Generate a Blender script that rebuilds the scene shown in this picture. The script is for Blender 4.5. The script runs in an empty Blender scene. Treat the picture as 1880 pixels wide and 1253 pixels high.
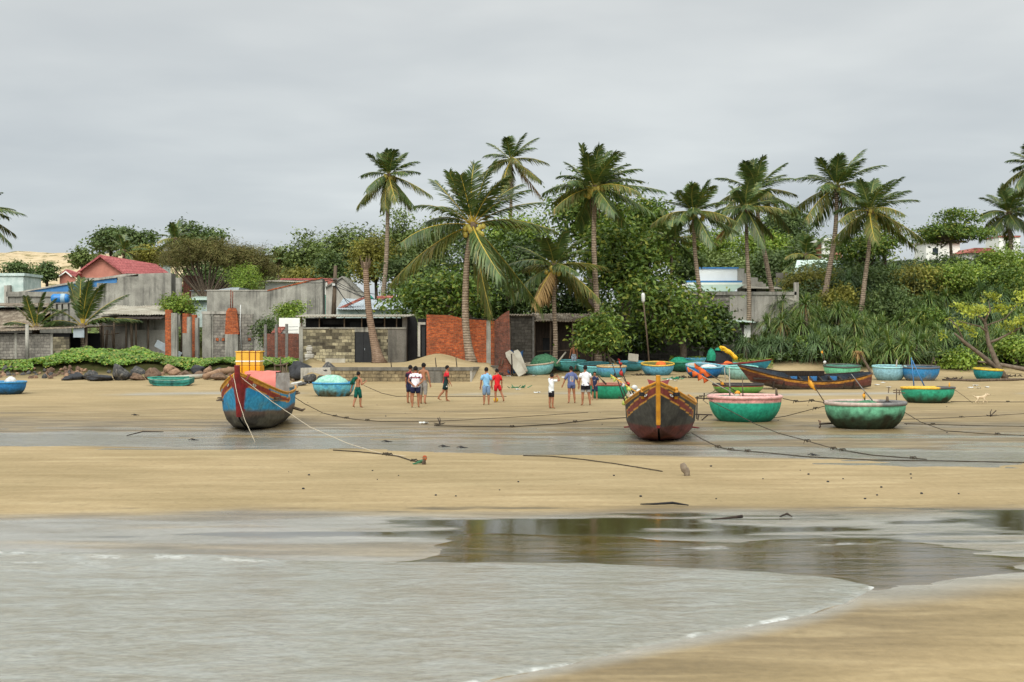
import bpy, bmesh, math, random
import numpy as np
from mathutils import Vector, Matrix, noise as mnoise
R = math.radians
rnd = random.Random(7)
C = bpy.context.scene.collection
SC = bpy.context.scene
# ------------------------------------------------------------------ camera
F = 2600.0; HZ = 610.0; CX, CY = 940.0, 626.5; CH = 3.03
PITCH = math.atan((CY - HZ) / F)
cam = bpy.data.cameras.new('camera'); camo = bpy.data.objects.new('camera', cam); C.objects.link(camo)
camo.location = (0, 0, CH); camo.rotation_euler = (R(90) - PITCH, 0, 0)
cam.sensor_width = 36; cam.lens = 36 * F / 1880; cam.clip_end = 8000; cam.clip_start = 0.1
cam.dof.use_dof = True; cam.dof.focus_distance = 55; cam.dof.aperture_fstop = 4.0
SC.camera = camo
# ------------------------------------------------------------------ light
SUN_EL, SUN_AZ = R(44), R(192)      # high, behind and a little left of the camera, seen through cloud
w = bpy.data.worlds.new('World'); SC.world = w; w.use_nodes = True
nt = w.node_tree; N = nt.nodes; L = nt.links
for n in list(N): N.remove(n)
def nd(tree, t, **k):
    n = tree.nodes.new(t)
    for a, b in k.items(): setattr(n, a, b)
    return n
def mth(tree, op, a, b=None, c=None, clamp=False):
    n = tree.nodes.new('ShaderNodeMath'); n.operation = op; n.use_clamp = clamp
    for i, v in enumerate((a, b, c)):
        if v is None: continue
        if isinstance(v, (int, float)): n.inputs[i].default_value = v
        else: tree.links.new(v, n.inputs[i])
    return n.outputs[0]
def mixc(tree, f, a, b, mode='MIX'):
    n = tree.nodes.new('ShaderNodeMix'); n.data_type = 'RGBA'; n.blend_type = mode
    for i, v in ((0, f), (6, a), (7, b)):
        if isinstance(v, (int, float)): n.inputs[i].default_value = v
        elif isinstance(v, (tuple, list)): n.inputs[i].default_value = (*v[:3], 1)
        else: tree.links.new(v, n.inputs[i])
    return n.outputs[2]
def ramp(tree, f, stops, interp='LINEAR'):
    n = tree.nodes.new('ShaderNodeValToRGB'); n.color_ramp.interpolation = interp
    cr = n.color_ramp
    while len(cr.elements) < len(stops): cr.elements.new(0.5)
    for e, (p, c) in zip(cr.elements, stops):
        e.position = p; e.color = (*c[:3], 1) if isinstance(c, (tuple, list)) else (c, c, c, 1)
    tree.links.new(f, n.inputs[0]); return n.outputs[0]
tc = nd(nt, 'ShaderNodeTexCoord'); sep = nd(nt, 'ShaderNodeSeparateXYZ'); L.new(tc.outputs['Generated'], sep.inputs[0])
sx, sy, sz = sep.outputs
den = mth(nt, 'ADD', mth(nt, 'MAXIMUM', sz, 0.0), 0.10)
cv = nd(nt, 'ShaderNodeCombineXYZ'); L.new(mth(nt, 'DIVIDE', sx, den), cv.inputs[0]); L.new(mth(nt, 'DIVIDE', sy, den), cv.inputs[1])
def noi(tree, vec, scale, detail=4, rough=.5, dist=0.0):
    n = tree.nodes.new('ShaderNodeTexNoise'); n.inputs['Scale'].default_value = scale; n.inputs['Detail'].default_value = detail
    n.inputs['Roughness'].default_value = rough; n.inputs['Distortion'].default_value = dist
    if vec is not None: tree.links.new(vec, n.inputs['Vector'])
    return n.outputs[0]
n1 = noi(nt, cv.outputs[0], 0.36, 5, .48, .12); n2 = noi(nt, cv.outputs[0], 1.3, 4, .5, .15)
cl = mth(nt, 'ADD', mth(nt, 'MULTIPLY', n1, .68), mth(nt, 'MULTIPLY', n2, .32))
cloud = ramp(nt, cl, [(.36, (5.4, 5.75, 5.92)), (.48, (6.3, 6.6, 6.65)), (.60, (7.5, 7.75, 7.65))])
hor = ramp(nt, mth(nt, 'MULTIPLY', sz, 4.0), [(0.0, (.90, .93, .97)), (.35, (.92, .95, .98)), (.9, (1.0, 1.0, 1.0))])
cloud = mixc(nt, 1.0, cloud, hor, 'MULTIPLY')
zen = ramp(nt, sz, [(.24, 1.0), (.5, 1.35), (1.0, 1.7)])
cloud = mixc(nt, 1.0, cloud, zen, 'MULTIPLY')
# the cloud deck is brightest around the hidden sun, behind the camera
gd = nd(nt, 'ShaderNodeVectorMath', operation='DOT_PRODUCT'); L.new(tc.outputs['Generated'], gd.inputs[0])
gd.inputs[1].default_value = (math.sin(SUN_AZ) * math.cos(SUN_EL), math.cos(SUN_AZ) * math.cos(SUN_EL), math.sin(SUN_EL))
glow = mth(nt, 'MULTIPLY_ADD', mth(nt, 'POWER', mth(nt, 'MAXIMUM', gd.outputs['Value'], 0.0), 2.2), 1.6, 1.0)
cloud = mixc(nt, 1.0, cloud, glow, 'MULTIPLY')
sky = nd(nt, 'ShaderNodeTexSky', sky_type='NISHITA', sun_disc=False, sun_elevation=SUN_EL, sun_rotation=SUN_AZ)
full = mixc(nt, .94, sky.outputs[0], cloud)
bg = nd(nt, 'ShaderNodeBackground'); bg.inputs[1].default_value = 0.1; L.new(full, bg.inputs[0])
wo = nd(nt, 'ShaderNodeOutputWorld'); L.new(bg.outputs[0], wo.inputs[0])
sl = bpy.data.lights.new('sun', 'SUN'); sl.energy = 1.5; sl.angle = R(22); sl.color = (1, .96, .9)
so = bpy.data.objects.new('sun', sl); C.objects.link(so)
sd_ = Vector((math.sin(SUN_AZ) * math.cos(SUN_EL), math.cos(SUN_AZ) * math.cos(SUN_EL), math.sin(SUN_EL)))
so.rotation_euler = (-sd_).to_track_quat('-Z', 'Y').to_euler()
vs = SC.view_settings; vs.view_transform = 'Standard'; vs.look = 'None'; vs.gamma = 1; vs.exposure = 0.04
SC.cycles.max_bounces = 6; SC.cycles.transparent_max_bounces = 4
# ------------------------------------------------------------------ geometry helpers
def P(px, py, Y):
    d = Vector((px - CX, F * math.cos(PITCH) + (CY - py) * math.sin(PITCH), (CY - py) * math.cos(PITCH) - F * math.sin(PITCH)))
    return Vector((0, 0, CH)) + d * (Y / d.y)
def zat(py, Y): return P(CX, py, Y).z
def S(Y): return Y / F                      # metres per photo pixel at distance Y
def sstep(a, b, x):
    t = np.clip((x - a) / (b - a), 0, 1); return t * t * (3 - 2 * t)
_tab = np.random.RandomState(3).rand(256, 256)
def vnoise(x, y):
    x = np.asarray(x, float); y = np.asarray(y, float)
    xi = np.floor(x).astype(int); yi = np.floor(y).astype(int); fx = x - xi; fy = y - yi
    fx = fx * fx * (3 - 2 * fx); fy = fy * fy * (3 - 2 * fy)
    g = lambda i, j: _tab[(xi + i) & 255, (yi + j) & 255]
    return (g(0, 0) * (1 - fx) + g(1, 0) * fx) * (1 - fy) + (g(0, 1) * (1 - fx) + g(1, 1) * fx) * fy
def fbm(x, y, o=4):
    s = 0; a = .5
    for i in range(o):
        s = s + a * vnoise(x + i * 17.3, y + i * 9.1); x = x * 2.03; y = y * 2.03; a *= .5
    return s / (1 - .5 ** o)
def terrain(x, y):
    """height of the bare ground: flat wet beach, rising to a terrace, then hills"""
    x = np.asarray(x, float); y = np.asarray(y, float)
    z = .35 * sstep(64, 90, y) + .15 * sstep(88, 97, y)
    px = x / np.maximum(y, 1) * F + CX
    left = 1 - sstep(540, 600, px)
    mid = sstep(545, 575, px) * (1 - sstep(895, 925, px))
    right = sstep(1330, 1480, px)
    z = z + left * (.72 * sstep(82.5, 86, y) + .42 * sstep(84, 90, y) * sstep(40, 130, px) * (1 - sstep(250, 330, px)) * (1 - sstep(92, 95, y)))
    z = z + mid * .80 * sstep(79.2, 80.2, y)
    z = z + (1 - left) * (1 - mid) * .55 * sstep(89, 94, y)
    m = np.exp(-((px - 805) / 48) ** 2 - ((y - 84.5) / 2.4) ** 2); z = z + .62 * m
    z = z + right * (7.2 * sstep(91, 122, y))
    z = z + .022 * np.clip(y - 104, 0, 80) * (1 - right) + 3.0 * sstep(125, 200, y)
    z = z + left * 9.6 * sstep(165, 222, y) * (.75 + .5 * fbm(x * .05, y * .05))
    z = z * (1 - sstep(420, 800, y)) 
    return z
def gz(x, y): return float(terrain(x, y))
def G(px, py, y0=12, y1=140):
    """ground point seen at a photo pixel"""
    Y = y0
    prev = None
    while Y < y1:
        p = P(px, py, Y); h = p.z - gz(p.x, Y)
        if h <= 0:
            if prev is None: return Vector((p.x, Y, gz(p.x, Y)))
            for _ in range(18):
                m = (prev + Y) / 2; q = P(px, py, m)
                if q.z - gz(q.x, m) > 0: prev = m
                else: Y = m
            q = P(px, py, Y); return Vector((q.x, Y, gz(q.x, Y)))
        prev = Y; Y += .5
    q = P(px, py, y1); return Vector((q.x, y1, gz(q.x, y1)))
def npmesh(name, V, Fq, mats=(), col=None, smooth=False, mi=None, attrs=None):
    """mesh from numpy arrays (all quads or all tris)"""
    V = np.asarray(V, np.float32); Fq = np.asarray(Fq, np.int32); k = Fq.shape[1]
    me = bpy.data.meshes.new(name)
    me.vertices.add(len(V)); me.vertices.foreach_set('co', V.ravel())
    me.loops.add(Fq.size); me.loops.foreach_set('vertex_index', Fq.ravel())
    me.polygons.add(len(Fq)); me.polygons.foreach_set('loop_start', np.arange(0, Fq.size, k, dtype=np.int32))
    try: me.polygons.foreach_set('loop_total', np.full(len(Fq), k, np.int32))
    except Exception: pass
    if mi is not None: me.polygons.foreach_set('material_index', np.asarray(mi, np.int32))
    me.polygons.foreach_set('use_smooth', np.full(len(Fq), smooth, bool))
    for m in (mats if isinstance(mats, (list, tuple)) else [mats]): me.materials.append(m)
    me.update(calc_edges=True)
    if col is not None:
        a = me.color_attributes.new('Col', 'FLOAT_COLOR', 'POINT')
        c = np.ones((len(V), 4), np.float32); c[:, :3] = col; a.data.foreach_set('color', c.ravel())
    for k_, v in (attrs or {}).items():
        a = me.attributes.new(k_, 'FLOAT', 'POINT'); a.data.foreach_set('value', np.asarray(v, np.float32))
    return me
def link(name, me, parent=None, loc=(0, 0, 0), rot=(0, 0, 0)):
    o = bpy.data.objects.new(name, me); C.objects.link(o); o.location = loc; o.rotation_euler = rot
    if parent: o.parent = parent
    return o
def tag(o, label=None, cat=None, group=None, kind=None):
    if label: o['label'] = label
    if cat: o['category'] = cat
    if group: o['group'] = group
    if kind: o['kind'] = kind
    return o
def thing(name, label, cat, loc=(0, 0, 0), rz=0, group=None):
    o = bpy.data.objects.new(name, None); C.objects.link(o); o.empty_display_size = .1
    o.location = loc; o.rotation_euler = (0, 0, rz)
    return tag(o, label, cat, group)
def copy_tree(o, parent=None):
    c = o.copy(); C.objects.link(c); c.parent = parent
    for ch in list(o.children): copy_tree(ch, c)
    return c
class MB:
    """collects shapes; build() makes ONE mesh object"""
    def __init__(s): s.v = []; s.f = []; s.m = []; s.c = []
    def add(s, vs, fs, m=0):
        b = len(s.v); s.v += [tuple(v) for v in vs]; s.f += [tuple(i + b for i in f) for f in fs]; s.m += [m] * len(fs); return s
    def box(s, a, b, m=0, jit=0):
        (x0, y0, z0), (x1, y1, z1) = a, b
        vs = [(x0, y0, z0), (x1, y0, z0), (x1, y1, z0), (x0, y1, z0), (x0, y0, z1), (x1, y0, z1), (x1, y1, z1), (x0, y1, z1)]
        if jit: vs = [tuple(c + rnd.uniform(-jit, jit) for c in v) for v in vs]
        return s.add(vs, [(0, 3, 2, 1), (4, 5, 6, 7), (0, 1, 5, 4), (1, 2, 6, 5), (2, 3, 7, 6), (3, 0, 4, 7)], m)
    def prism(s, pts, y0, y1, m=0):
        """outline in (x, z), extruded along y"""
        n = len(pts)
        vs = [(x, y0, z) for x, z in pts] + [(x, y1, z) for x, z in pts]
        fs = [tuple(range(n)), tuple(range(2 * n - 1, n - 1, -1))] + [(i, i + n, (i + 1) % n + n, (i + 1) % n) for i in range(n)]
        return s.add(vs, fs, m)
    def tube(s, path, rad, n=7, m=0, cap=True):
        path = [Vector(p) for p in path]; k = len(path)
        if not hasattr(rad, '__len__'): rad = [rad] * k
        vs = []; ref = None
        for i, p in enumerate(path):
            t = (path[min(i + 1, k - 1)] - path[max(i - 1, 0)])
            t = t.normalized() if t.length > 1e-9 else Vector((0, 0, 1))
            if ref is None: ref = Vector((1, 0, 0)) if abs(t.x) < .8 else Vector((0, 1, 0))
            u = (ref - t * ref.dot(t)).normalized(); w_ = t.cross(u); ref = u
            for j in range(n):
                a = 2 * math.pi * j / n; vs.append(p + (u * math.cos(a) + w_ * math.sin(a)) * rad[i])
        fs = []
        for i in range(k - 1):
            for j in range(n):
                a = i * n + j; b = i * n + (j + 1) % n; fs.append((a, b, b + n, a + n))
        if cap: fs += [tuple(range(n - 1, -1, -1)), tuple(range((k - 1) * n, k * n))]
        return s.add(vs, fs, m)
    def ball(s, c, r, m=0, seg=10, rings=6):
        c = Vector(c); r = (r, r, r) if not hasattr(r, '__len__') else r
        vs = []; fs = []
        for i in range(rings + 1):
            th = math.pi * i / rings
            for j in range(seg):
                ph = 2 * math.pi * j / seg
                vs.append((c.x + r[0] * math.sin(th) * math.cos(ph), c.y + r[1] * math.sin(th) * math.sin(ph), c.z + r[2] * math.cos(th)))
        for i in range(rings):
            for j in range(seg):
                a = i * seg + j; b = i * seg + (j + 1) % seg; fs.append((a, a + seg, b + seg, b))
        return s.add(vs, fs, m)
    def build(s, name, mats, parent=None, loc=(0, 0, 0), rot=(0, 0, 0), smooth=False, bevel=0):
        me = bpy.data.meshes.new(name); me.from_pydata(s.v, [], s.f)
        for mm in (mats if isinstance(mats, (list, tuple)) else [mats]): me.materials.append(mm)
        me.polygons.foreach_set('material_index', s.m)
        bm = bmesh.new(); bm.from_mesh(me); bmesh.ops.remove_doubles(bm, verts=bm.verts, dist=1e-5)
        if bevel:
            es = [e for e in bm.edges if len(e.link_faces) == 2 and e.calc_face_angle(0) > .6]
            bmesh.ops.bevel(bm, geom=es, offset=bevel, segments=2, affect='EDGES', profile=.5)
        bmesh.ops.recalc_face_normals(bm, faces=bm.faces); bm.to_mesh(me); bm.free()
        me.polygons.foreach_set('use_smooth', [smooth] * len(me.polygons))
        return link(name, me, parent, loc, rot)
# ------------------------------------------------------------------ materials
def lin(c): return tuple((v / 255 / 12.92) if v / 255 <= .04045 else ((v / 255 + .055) / 1.055) ** 2.4 for v in c)
def A(r, g, b, k=.8): return tuple(min(.9, v * k) for v in lin((r, g, b)))
def newmat(name):
    m = bpy.data.materials.new(name); m.use_nodes = True; t = m.node_tree
    b = t.nodes['Principled BSDF']; return m, t, b
def pmat(name, c1, c2=None, scale=3, rough=.75, bump=0, bscale=None, stretch=(1, 1, 1), lo=.35, hi=.65, spec=.35, c3=None, isl=0, detail=5, metal=0):
    m, t, b = newmat(name)
    b.inputs['Roughness'].default_value = rough; b.inputs['Specular IOR Level'].default_value = spec; b.inputs['Metallic'].default_value = metal
    tcx = nd(t, 'ShaderNodeTexCoord'); mp = nd(t, 'ShaderNodeMapping'); mp.inputs['Scale'].default_value = stretch
    t.links.new(tcx.outputs['Object'], mp.inputs[0])
    col = None
    if c2 is not None:
        f = noi(t, mp.outputs[0], scale, detail, .6, .3)
        st = [(lo, c1), (hi, c2)] if c3 is None else [(lo, c1), ((lo + hi) / 2, c2), (hi, c3)]
        col = ramp(t, f, st)
    else: b.inputs['Base Color'].default_value = (*c1, 1)
    if isl:
        g = nd(t, 'ShaderNodeNewGeometry')
        v = mth(t, 'MULTIPLY_ADD', g.outputs['Random Per Island'], 2 * isl, 1 - isl)
        col = mixc(t, 1.0, col if col is not None else c1, v, 'MULTIPLY')
    if col is not None: t.links.new(col, b.inputs['Base Color'])
    if bump:
        bn = nd(t, 'ShaderNodeBump'); bn.inputs['Strength'].default_value = min(1, bump); bn.inputs['Distance'].default_value = .03
        t.links.new(noi(t, mp.outputs[0], bscale or scale * 4, 4, .6), bn.inputs['Height']); t.links.new(bn.outputs[0], b.inputs['Normal'])
    return m
def leafmat(name, c1, c2, c3=None, rough=.45, spec=.4, tr=.25):
    """leaf colours vary from leaf to leaf; thin leaves let a little light through"""
    m, t, b = newmat(name); g_ = (1.95, 1.80, 1.35); c1 = tuple(a * q for a, q in zip(c1, g_)); c2 = tuple(a * q for a, q in zip(c2, g_)); c3 = c3 and tuple(a * q * .85 for a, q in zip(c3, g_))
    g = nd(t, 'ShaderNodeNewGeometry'); r_ = g.outputs['Random Per Island']
    st = [(0, c1), (1, c2)] if c3 is None else [(0, c1), (.82, c2), (.93, c3), (1, c3)]
    col = ramp(t, r_, st)
    tcx = nd(t, 'ShaderNodeTexCoord'); f = noi(t, tcx.outputs['Object'], .55, 2)
    v = ramp(t, f, [(.35, .72), (.65, 1.25)]); col = mixc(t, 1.0, col, v, 'MULTIPLY')
    t.links.new(col, b.inputs['Base Color']); b.inputs['Roughness'].default_value = rough; b.inputs['Specular IOR Level'].default_value = spec
    tl = nd(t, 'ShaderNodeBsdfTranslucent'); t.links.new(mixc(t, 1.0, col, (1.15, 1.25, .6), 'MULTIPLY'), tl.inputs[0])
    ms = nd(t, 'ShaderNodeMixShader'); ms.inputs[0].default_value = tr
    t.links.new(b.outputs[0], ms.inputs[1]); t.links.new(tl.outputs[0], ms.inputs[2])
    t.links.new(ms.outputs[0], t.nodes['Material Output'].inputs[0]); return m
def colmat(name, rough=.55, spec=.4, var=.25, scale=6, bump=.15, stretch=(1, 1, 1)):
    """paint colour stored on the mesh, with worn variation"""
    m, t, b = newmat(name); a = nd(t, 'ShaderNodeAttribute', attribute_name='Col')
    tcx = nd(t, 'ShaderNodeTexCoord'); mp = nd(t, 'ShaderNodeMapping'); mp.inputs['Scale'].default_value = stretch; t.links.new(tcx.outputs['Object'], mp.inputs[0])
    f = noi(t, mp.outputs[0], scale, 6, .65, .4); v = ramp(t, f, [(.3, 1 - var), (.7, 1 + var)])
    t.links.new(mixc(t, 1.0, a.outputs[0], v, 'MULTIPLY'), b.inputs['Base Color'])
    b.inputs['Roughness'].default_value = rough; b.inputs['Specular IOR Level'].default_value = spec
    bn = nd(t, 'ShaderNodeBump'); bn.inputs['Strength'].default_value = bump; bn.inputs['Distance'].default_value = .02
    t.links.new(f, bn.inputs['Height']); t.links.new(bn.outputs[0], b.inputs['Normal']); return m
def brickmat(name, c1, c2, mortar, bw=.22, bh=.075, ms=.012, bias=0.0, stain=(.05, .045, .04), st_amt=.5, rough=.9, bump=.5):
    m, t, b = newmat(name)
    tcx = nd(t, 'ShaderNodeTexCoord'); sp = nd(t, 'ShaderNodeSeparateXYZ'); t.links.new(tcx.outputs['Object'], sp.inputs[0])
    cb = nd(t, 'ShaderNodeCombineXYZ'); t.links.new(mth(t, 'ADD', sp.outputs[0], sp.outputs[1]), cb.inputs[0]); t.links.new(sp.outputs[2], cb.inputs[1])
    # small wobble so courses are hand-laid
    wob = nd(t, 'ShaderNodeTexNoise'); wob.inputs['Scale'].default_value = 2.5; t.links.new(tcx.outputs['Object'], wob.inputs['Vector'])
    av = nd(t, 'ShaderNodeVectorMath', operation='MULTIPLY_ADD'); t.links.new(wob.outputs['Color'], av.inputs[0]); av.inputs[1].default_value = (.04, .04, 0); t.links.new(cb.outputs[0], av.inputs[2])
    br = nd(t, 'ShaderNodeTexBrick'); t.links.new(av.outputs[0], br.inputs['Vector'])
    br.inputs['Color1'].default_value = (*c1, 1); br.inputs['Color2'].default_value = (*c2, 1); br.inputs['Mortar'].default_value = (*mortar, 1)
    br.inputs['Scale'].default_value = 1; br.inputs['Mortar Size'].default_value = ms; br.inputs['Bias'].default_value = bias
    br.inputs['Brick Width'].default_value = bw; br.inputs['Row Height'].default_value = bh; br.inputs['Mortar Smooth'].default_value = .3
    mp = nd(t, 'ShaderNodeMapping'); mp.inputs['Scale'].default_value = (1, 1, .45); t.links.new(tcx.outputs['Object'], mp.inputs[0])
    f = noi(t, mp.outputs[0], .9, 6, .65, .4); sf = ramp(t, f, [(.42, 0.0), (.72, st_amt)])
    col = mixc(t, sf, br.outputs['Color'], stain)
    f2 = noi(t, tcx.outputs['Object'], 6, 5, .7); col = mixc(t, 1.0, col, ramp(t, f2, [(.32, .60), (.68, 1.28)]), 'MULTIPLY')
    t.links.new(col, b.inputs['Base Color']); b.inputs['Roughness'].default_value = rough; b.inputs['Specular IOR Level'].default_value = .2
    bn = nd(t, 'ShaderNodeBump'); bn.inputs['Strength'].default_value = bump; bn.inputs['Distance'].default_value = .02; bn.invert = True
    t.links.new(mth(t, 'ADD', br.outputs['Fac'], mth(t, 'MULTIPLY', f2, .4)), bn.inputs['Height']); t.links.new(bn.outputs[0], b.inputs['Normal']); return m
def concrete(name, c1, c2, streak=(.06, .058, .05), amt=.7, sc=.8):
    """bare render: cloudy grey with dark rain streaks"""
    m, t, b = newmat(name); tcx = nd(t, 'ShaderNodeTexCoord')
    f = noi(t, tcx.outputs['Object'], sc, 6, .65, .3); col = ramp(t, f, [(.33, c1), (.66, c2)])
    mp = nd(t, 'ShaderNodeMapping'); mp.inputs['Scale'].default_value = (3.2, 3.2, .22); t.links.new(tcx.outputs['Object'], mp.inputs[0])
    s1 = noi(t, mp.outputs[0], 1.0, 6, .7, .2); f3 = noi(t, tcx.outputs['Object'], .35, 3)
    sf = mth(t, 'MULTIPLY', ramp(t, s1, [(.46, 0.0), (.66, amt)]), ramp(t, f3, [(.38, .15), (.6, 1.0)]))
    col = mixc(t, sf, col, streak)
    f2 = noi(t, tcx.outputs['Object'], 14, 4, .7); col = mixc(t, 1.0, col, ramp(t, f2, [(.3, .82), (.7, 1.15)]), 'MULTIPLY')
    t.links.new(col, b.inputs['Base Color']); b.inputs['Roughness'].default_value = .92; b.inputs['Specular IOR Level'].default_value = .15
    bn = nd(t, 'ShaderNodeBump'); bn.inputs['Strength'].default_value = .3; bn.inputs['Distance'].default_value = .02
    t.links.new(f2, bn.inputs['Height']); t.links.new(bn.outputs[0], b.inputs['Normal']); return m
M = {}
M['brick'] = brickmat('orange_brick', A(212, 104, 54, .95), A(138, 54, 34, .95), A(160, 118, 88, .8), bw=.24, bh=.09, ms=.016, bias=-.15, st_amt=.75, stain=(.10, .05, .03))
M['brick2'] = brickmat('dark_brick', A(170, 92, 66, .85), A(128, 70, 52, .85), A(140, 124, 112, .7), st_amt=.7)
M['block_y'] = brickmat('mottled_block', A(200, 188, 152, .9), A(74, 67, 54, .85), A(110, 102, 86, .75), bw=.40, bh=.20, ms=.014, stain=(.045, .04, .033), st_amt=.8)
M['block_g'] = brickmat('grey_block', A(172, 165, 152, .85), A(138, 132, 122, .85), A(120, 115, 106, .8), bw=.42, bh=.2, ms=.016, st_amt=.55)
M['block_d'] = brickmat('dark_block', A(122, 116, 106, .75), A(92, 88, 79, .75), A(80, 76, 69, .7), bw=.42, bh=.2, ms=.014, st_amt=.6)
M['block_r'] = brickmat('retaining_block', A(176, 158, 122, .78), A(146, 128, 98, .78), A(120, 106, 82, .7), bw=.42, bh=.2, ms=.02, st_amt=.75, stain=(.075, .06, .04), bump=.8)
M['conc'] = concrete('weathered_concrete', A(188, 184, 170, .85), A(140, 136, 126, .85), amt=.9)
M['conc_l'] = concrete('pale_concrete', A(200, 194, 180, .85), A(176, 170, 158, .85))
M['conc_d'] = concrete('dark_concrete', A(140, 135, 125, .8), A(104, 99, 90, .8), amt=.8)
M['conc_b'] = concrete('blackish_concrete', A(70, 70, 70, .5), A(48, 48, 50, .5), amt=.5)
M['white'] = pmat('white_paint', (.88, .87, .79), (.82, .81, .73), 1.5, .7, .1)
M['mint'] = pmat('mint_paint', A(222, 234, 226, .88), A(190, 210, 202, .8), 1.5, .7, .1)
M['blue'] = pmat('blue_paint', A(82, 148, 206, .8), A(70, 132, 190, .75), 2, .6)
M['blue_d'] = pmat('deep_blue', A(38, 82, 150, .8), A(30, 66, 125, .75), 2, .6)
M['pink'] = pmat('salmon_paint', A(224, 150, 128, .8), A(206, 134, 114, .75), 1.2, .75, .1)
M['red_roof'] = brickmat('red_tile', A(204, 122, 118, .8), A(188, 106, 104, .8), A(156, 84, 84, .75), bw=.3, bh=.3, ms=.02, st_amt=.25, stain=(.1, .03, .03))
M['red_roof2'] = brickmat('faded_red_tile', A(206, 136, 118, .85), A(186, 112, 98, .85), A(130, 60, 50, .8), bw=.3, bh=.28, ms=.02, st_amt=.35)
M['fibro'] = pmat('fibro_sheet', A(176, 162, 140, .85), A(126, 110, 92, .8), 1.1, .9, .2, 20, c3=A(190, 176, 154, .85), stretch=(1, .5, 1))
M['fibro_l'] = pmat('pale_fibro_sheet', A(196, 190, 172, .8), A(160, 150, 132, .75), 1.2, .85, .1)
M['zinc'] = pmat('zinc_sheet', A(190, 200, 204, .8), A(168, 178, 182, .75), 1.4, .5, .05, spec=.5)
M['zinc_g'] = pmat('pale_green_sheet', A(212, 230, 216, .85), A(200, 220, 206, .85), 1.4, .55)
M['dark'] = pmat('opening_shade', A(34, 33, 32, .7), A(24, 24, 24, .7), 2, .8)  # near-black colour painted in for the shade inside openings and gaps
M['black'] = pmat('black_metal', A(44, 46, 48, .7), A(34, 36, 38, .7), 4, .55)
M['wood'] = pmat('weathered_wood', A(128, 110, 90, .7), A(90, 75, 60, .65), 3, .85, .3, 20, stretch=(4, 4, .6))
M['wood_d'] = pmat('dark_wood', A(82, 68, 56, .6), A(54, 44, 37, .6), 3, .85, .3, 20, stretch=(5, 5, .5))
M['teal'] = pmat('teal_paint', A(40, 160, 136, .8), A(32, 140, 120, .75), 3, .6)
M['pole_c'] = pmat('pole_concrete', A(150, 146, 138, .75), A(116, 112, 104, .7), 5, .9, .2)
M['plastic_w'] = pmat('white_plastic', A(228, 228, 222, .85), A(205, 205, 198, .8), 8, .5)
M['glass'] = pmat('window_glass', A(60, 72, 78, .6), A(44, 54, 60, .6), 1, .1, spec=.6)
# ------------------------------------------------------------------ ground and water
def sdpoly(u, v, poly, ky=3.0):
    """signed distance (inside negative) in photo-scale units; rows weigh ky times"""
    u = np.asarray(u, float); v = np.asarray(v, float) * ky
    pts = [(a, b * ky) for a, b in poly]; d = np.full(u.shape, 1e9); ins = np.zeros(u.shape, bool)
    for (x0, y0), (x1, y1) in zip(pts, pts[1:] + pts[:1]):
        ex, ey = x1 - x0, y1 - y0; t = np.clip(((u - x0) * ex + (v - y0) * ey) / (ex * ex + ey * ey + 1e-9), 0, 1)
        d = np.minimum(d, np.hypot(u - x0 - t * ex, v - y0 - t * ey))
        c = ((y0 > v) != (y1 > v)) & (u < (x1 - x0) * (v - y0) / (y1 - y0 + 1e-12) + x0); ins ^= c
    return np.where(ins, -d, d)
SWASH = [(-900, 1012), (0, 1013), (300, 1020), (500, 1030), (700, 1031), (900, 1034), (1100, 1037), (1300, 1044), (1420, 1051), (1530, 1061), (1590, 1073), (1606, 1080),
         (1580, 1092), (1548, 1110), (1490, 1129), (1400, 1147), (1300, 1165), (1190, 1186), (1120, 1204), (1030, 1225), (940, 1243), (850, 1262), (600, 1310), (100, 1420), (-900, 1650)]
POOL = [(690, 1034), (760, 1026), (800, 1012), (830, 996), (880, 988), (1000, 990), (1150, 986), (1300, 990), (1420, 983), (1540, 983), (1660, 990), (1760, 1000), (1900, 1012), (2100, 1020), (2100, 1048), (1880, 1046), (1780, 1058), (1700, 1070), (1610, 1080),
        (1580, 1080), (1400, 1070), (1100, 1060), (800, 1050)]
us = np.concatenate([[-40000, -14000, -6000, -2600, -1500, -1000, -700], np.arange(-500, 2381, 6), [2600, 3000, 3800, 5500, 9000, 18000, 42000]])
Yn = 7878.0 / (np.arange(1330, 704, -2.0) - HZ)
ys = np.concatenate([[-600, -200, -60, -15, 0, 6, 9], Yn, np.arange(84, 100, .5), np.arange(100, 260, 2.5), [270, 290, 320, 380, 450, 550, 700, 1000, 1600, 2600, 5000]])
UU, YY = np.meshgrid(us, ys); XX = (UU - CX) / F * np.maximum(YY, 12.0)
VV = HZ + 7878.0 / np.maximum(YY, 6)
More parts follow.
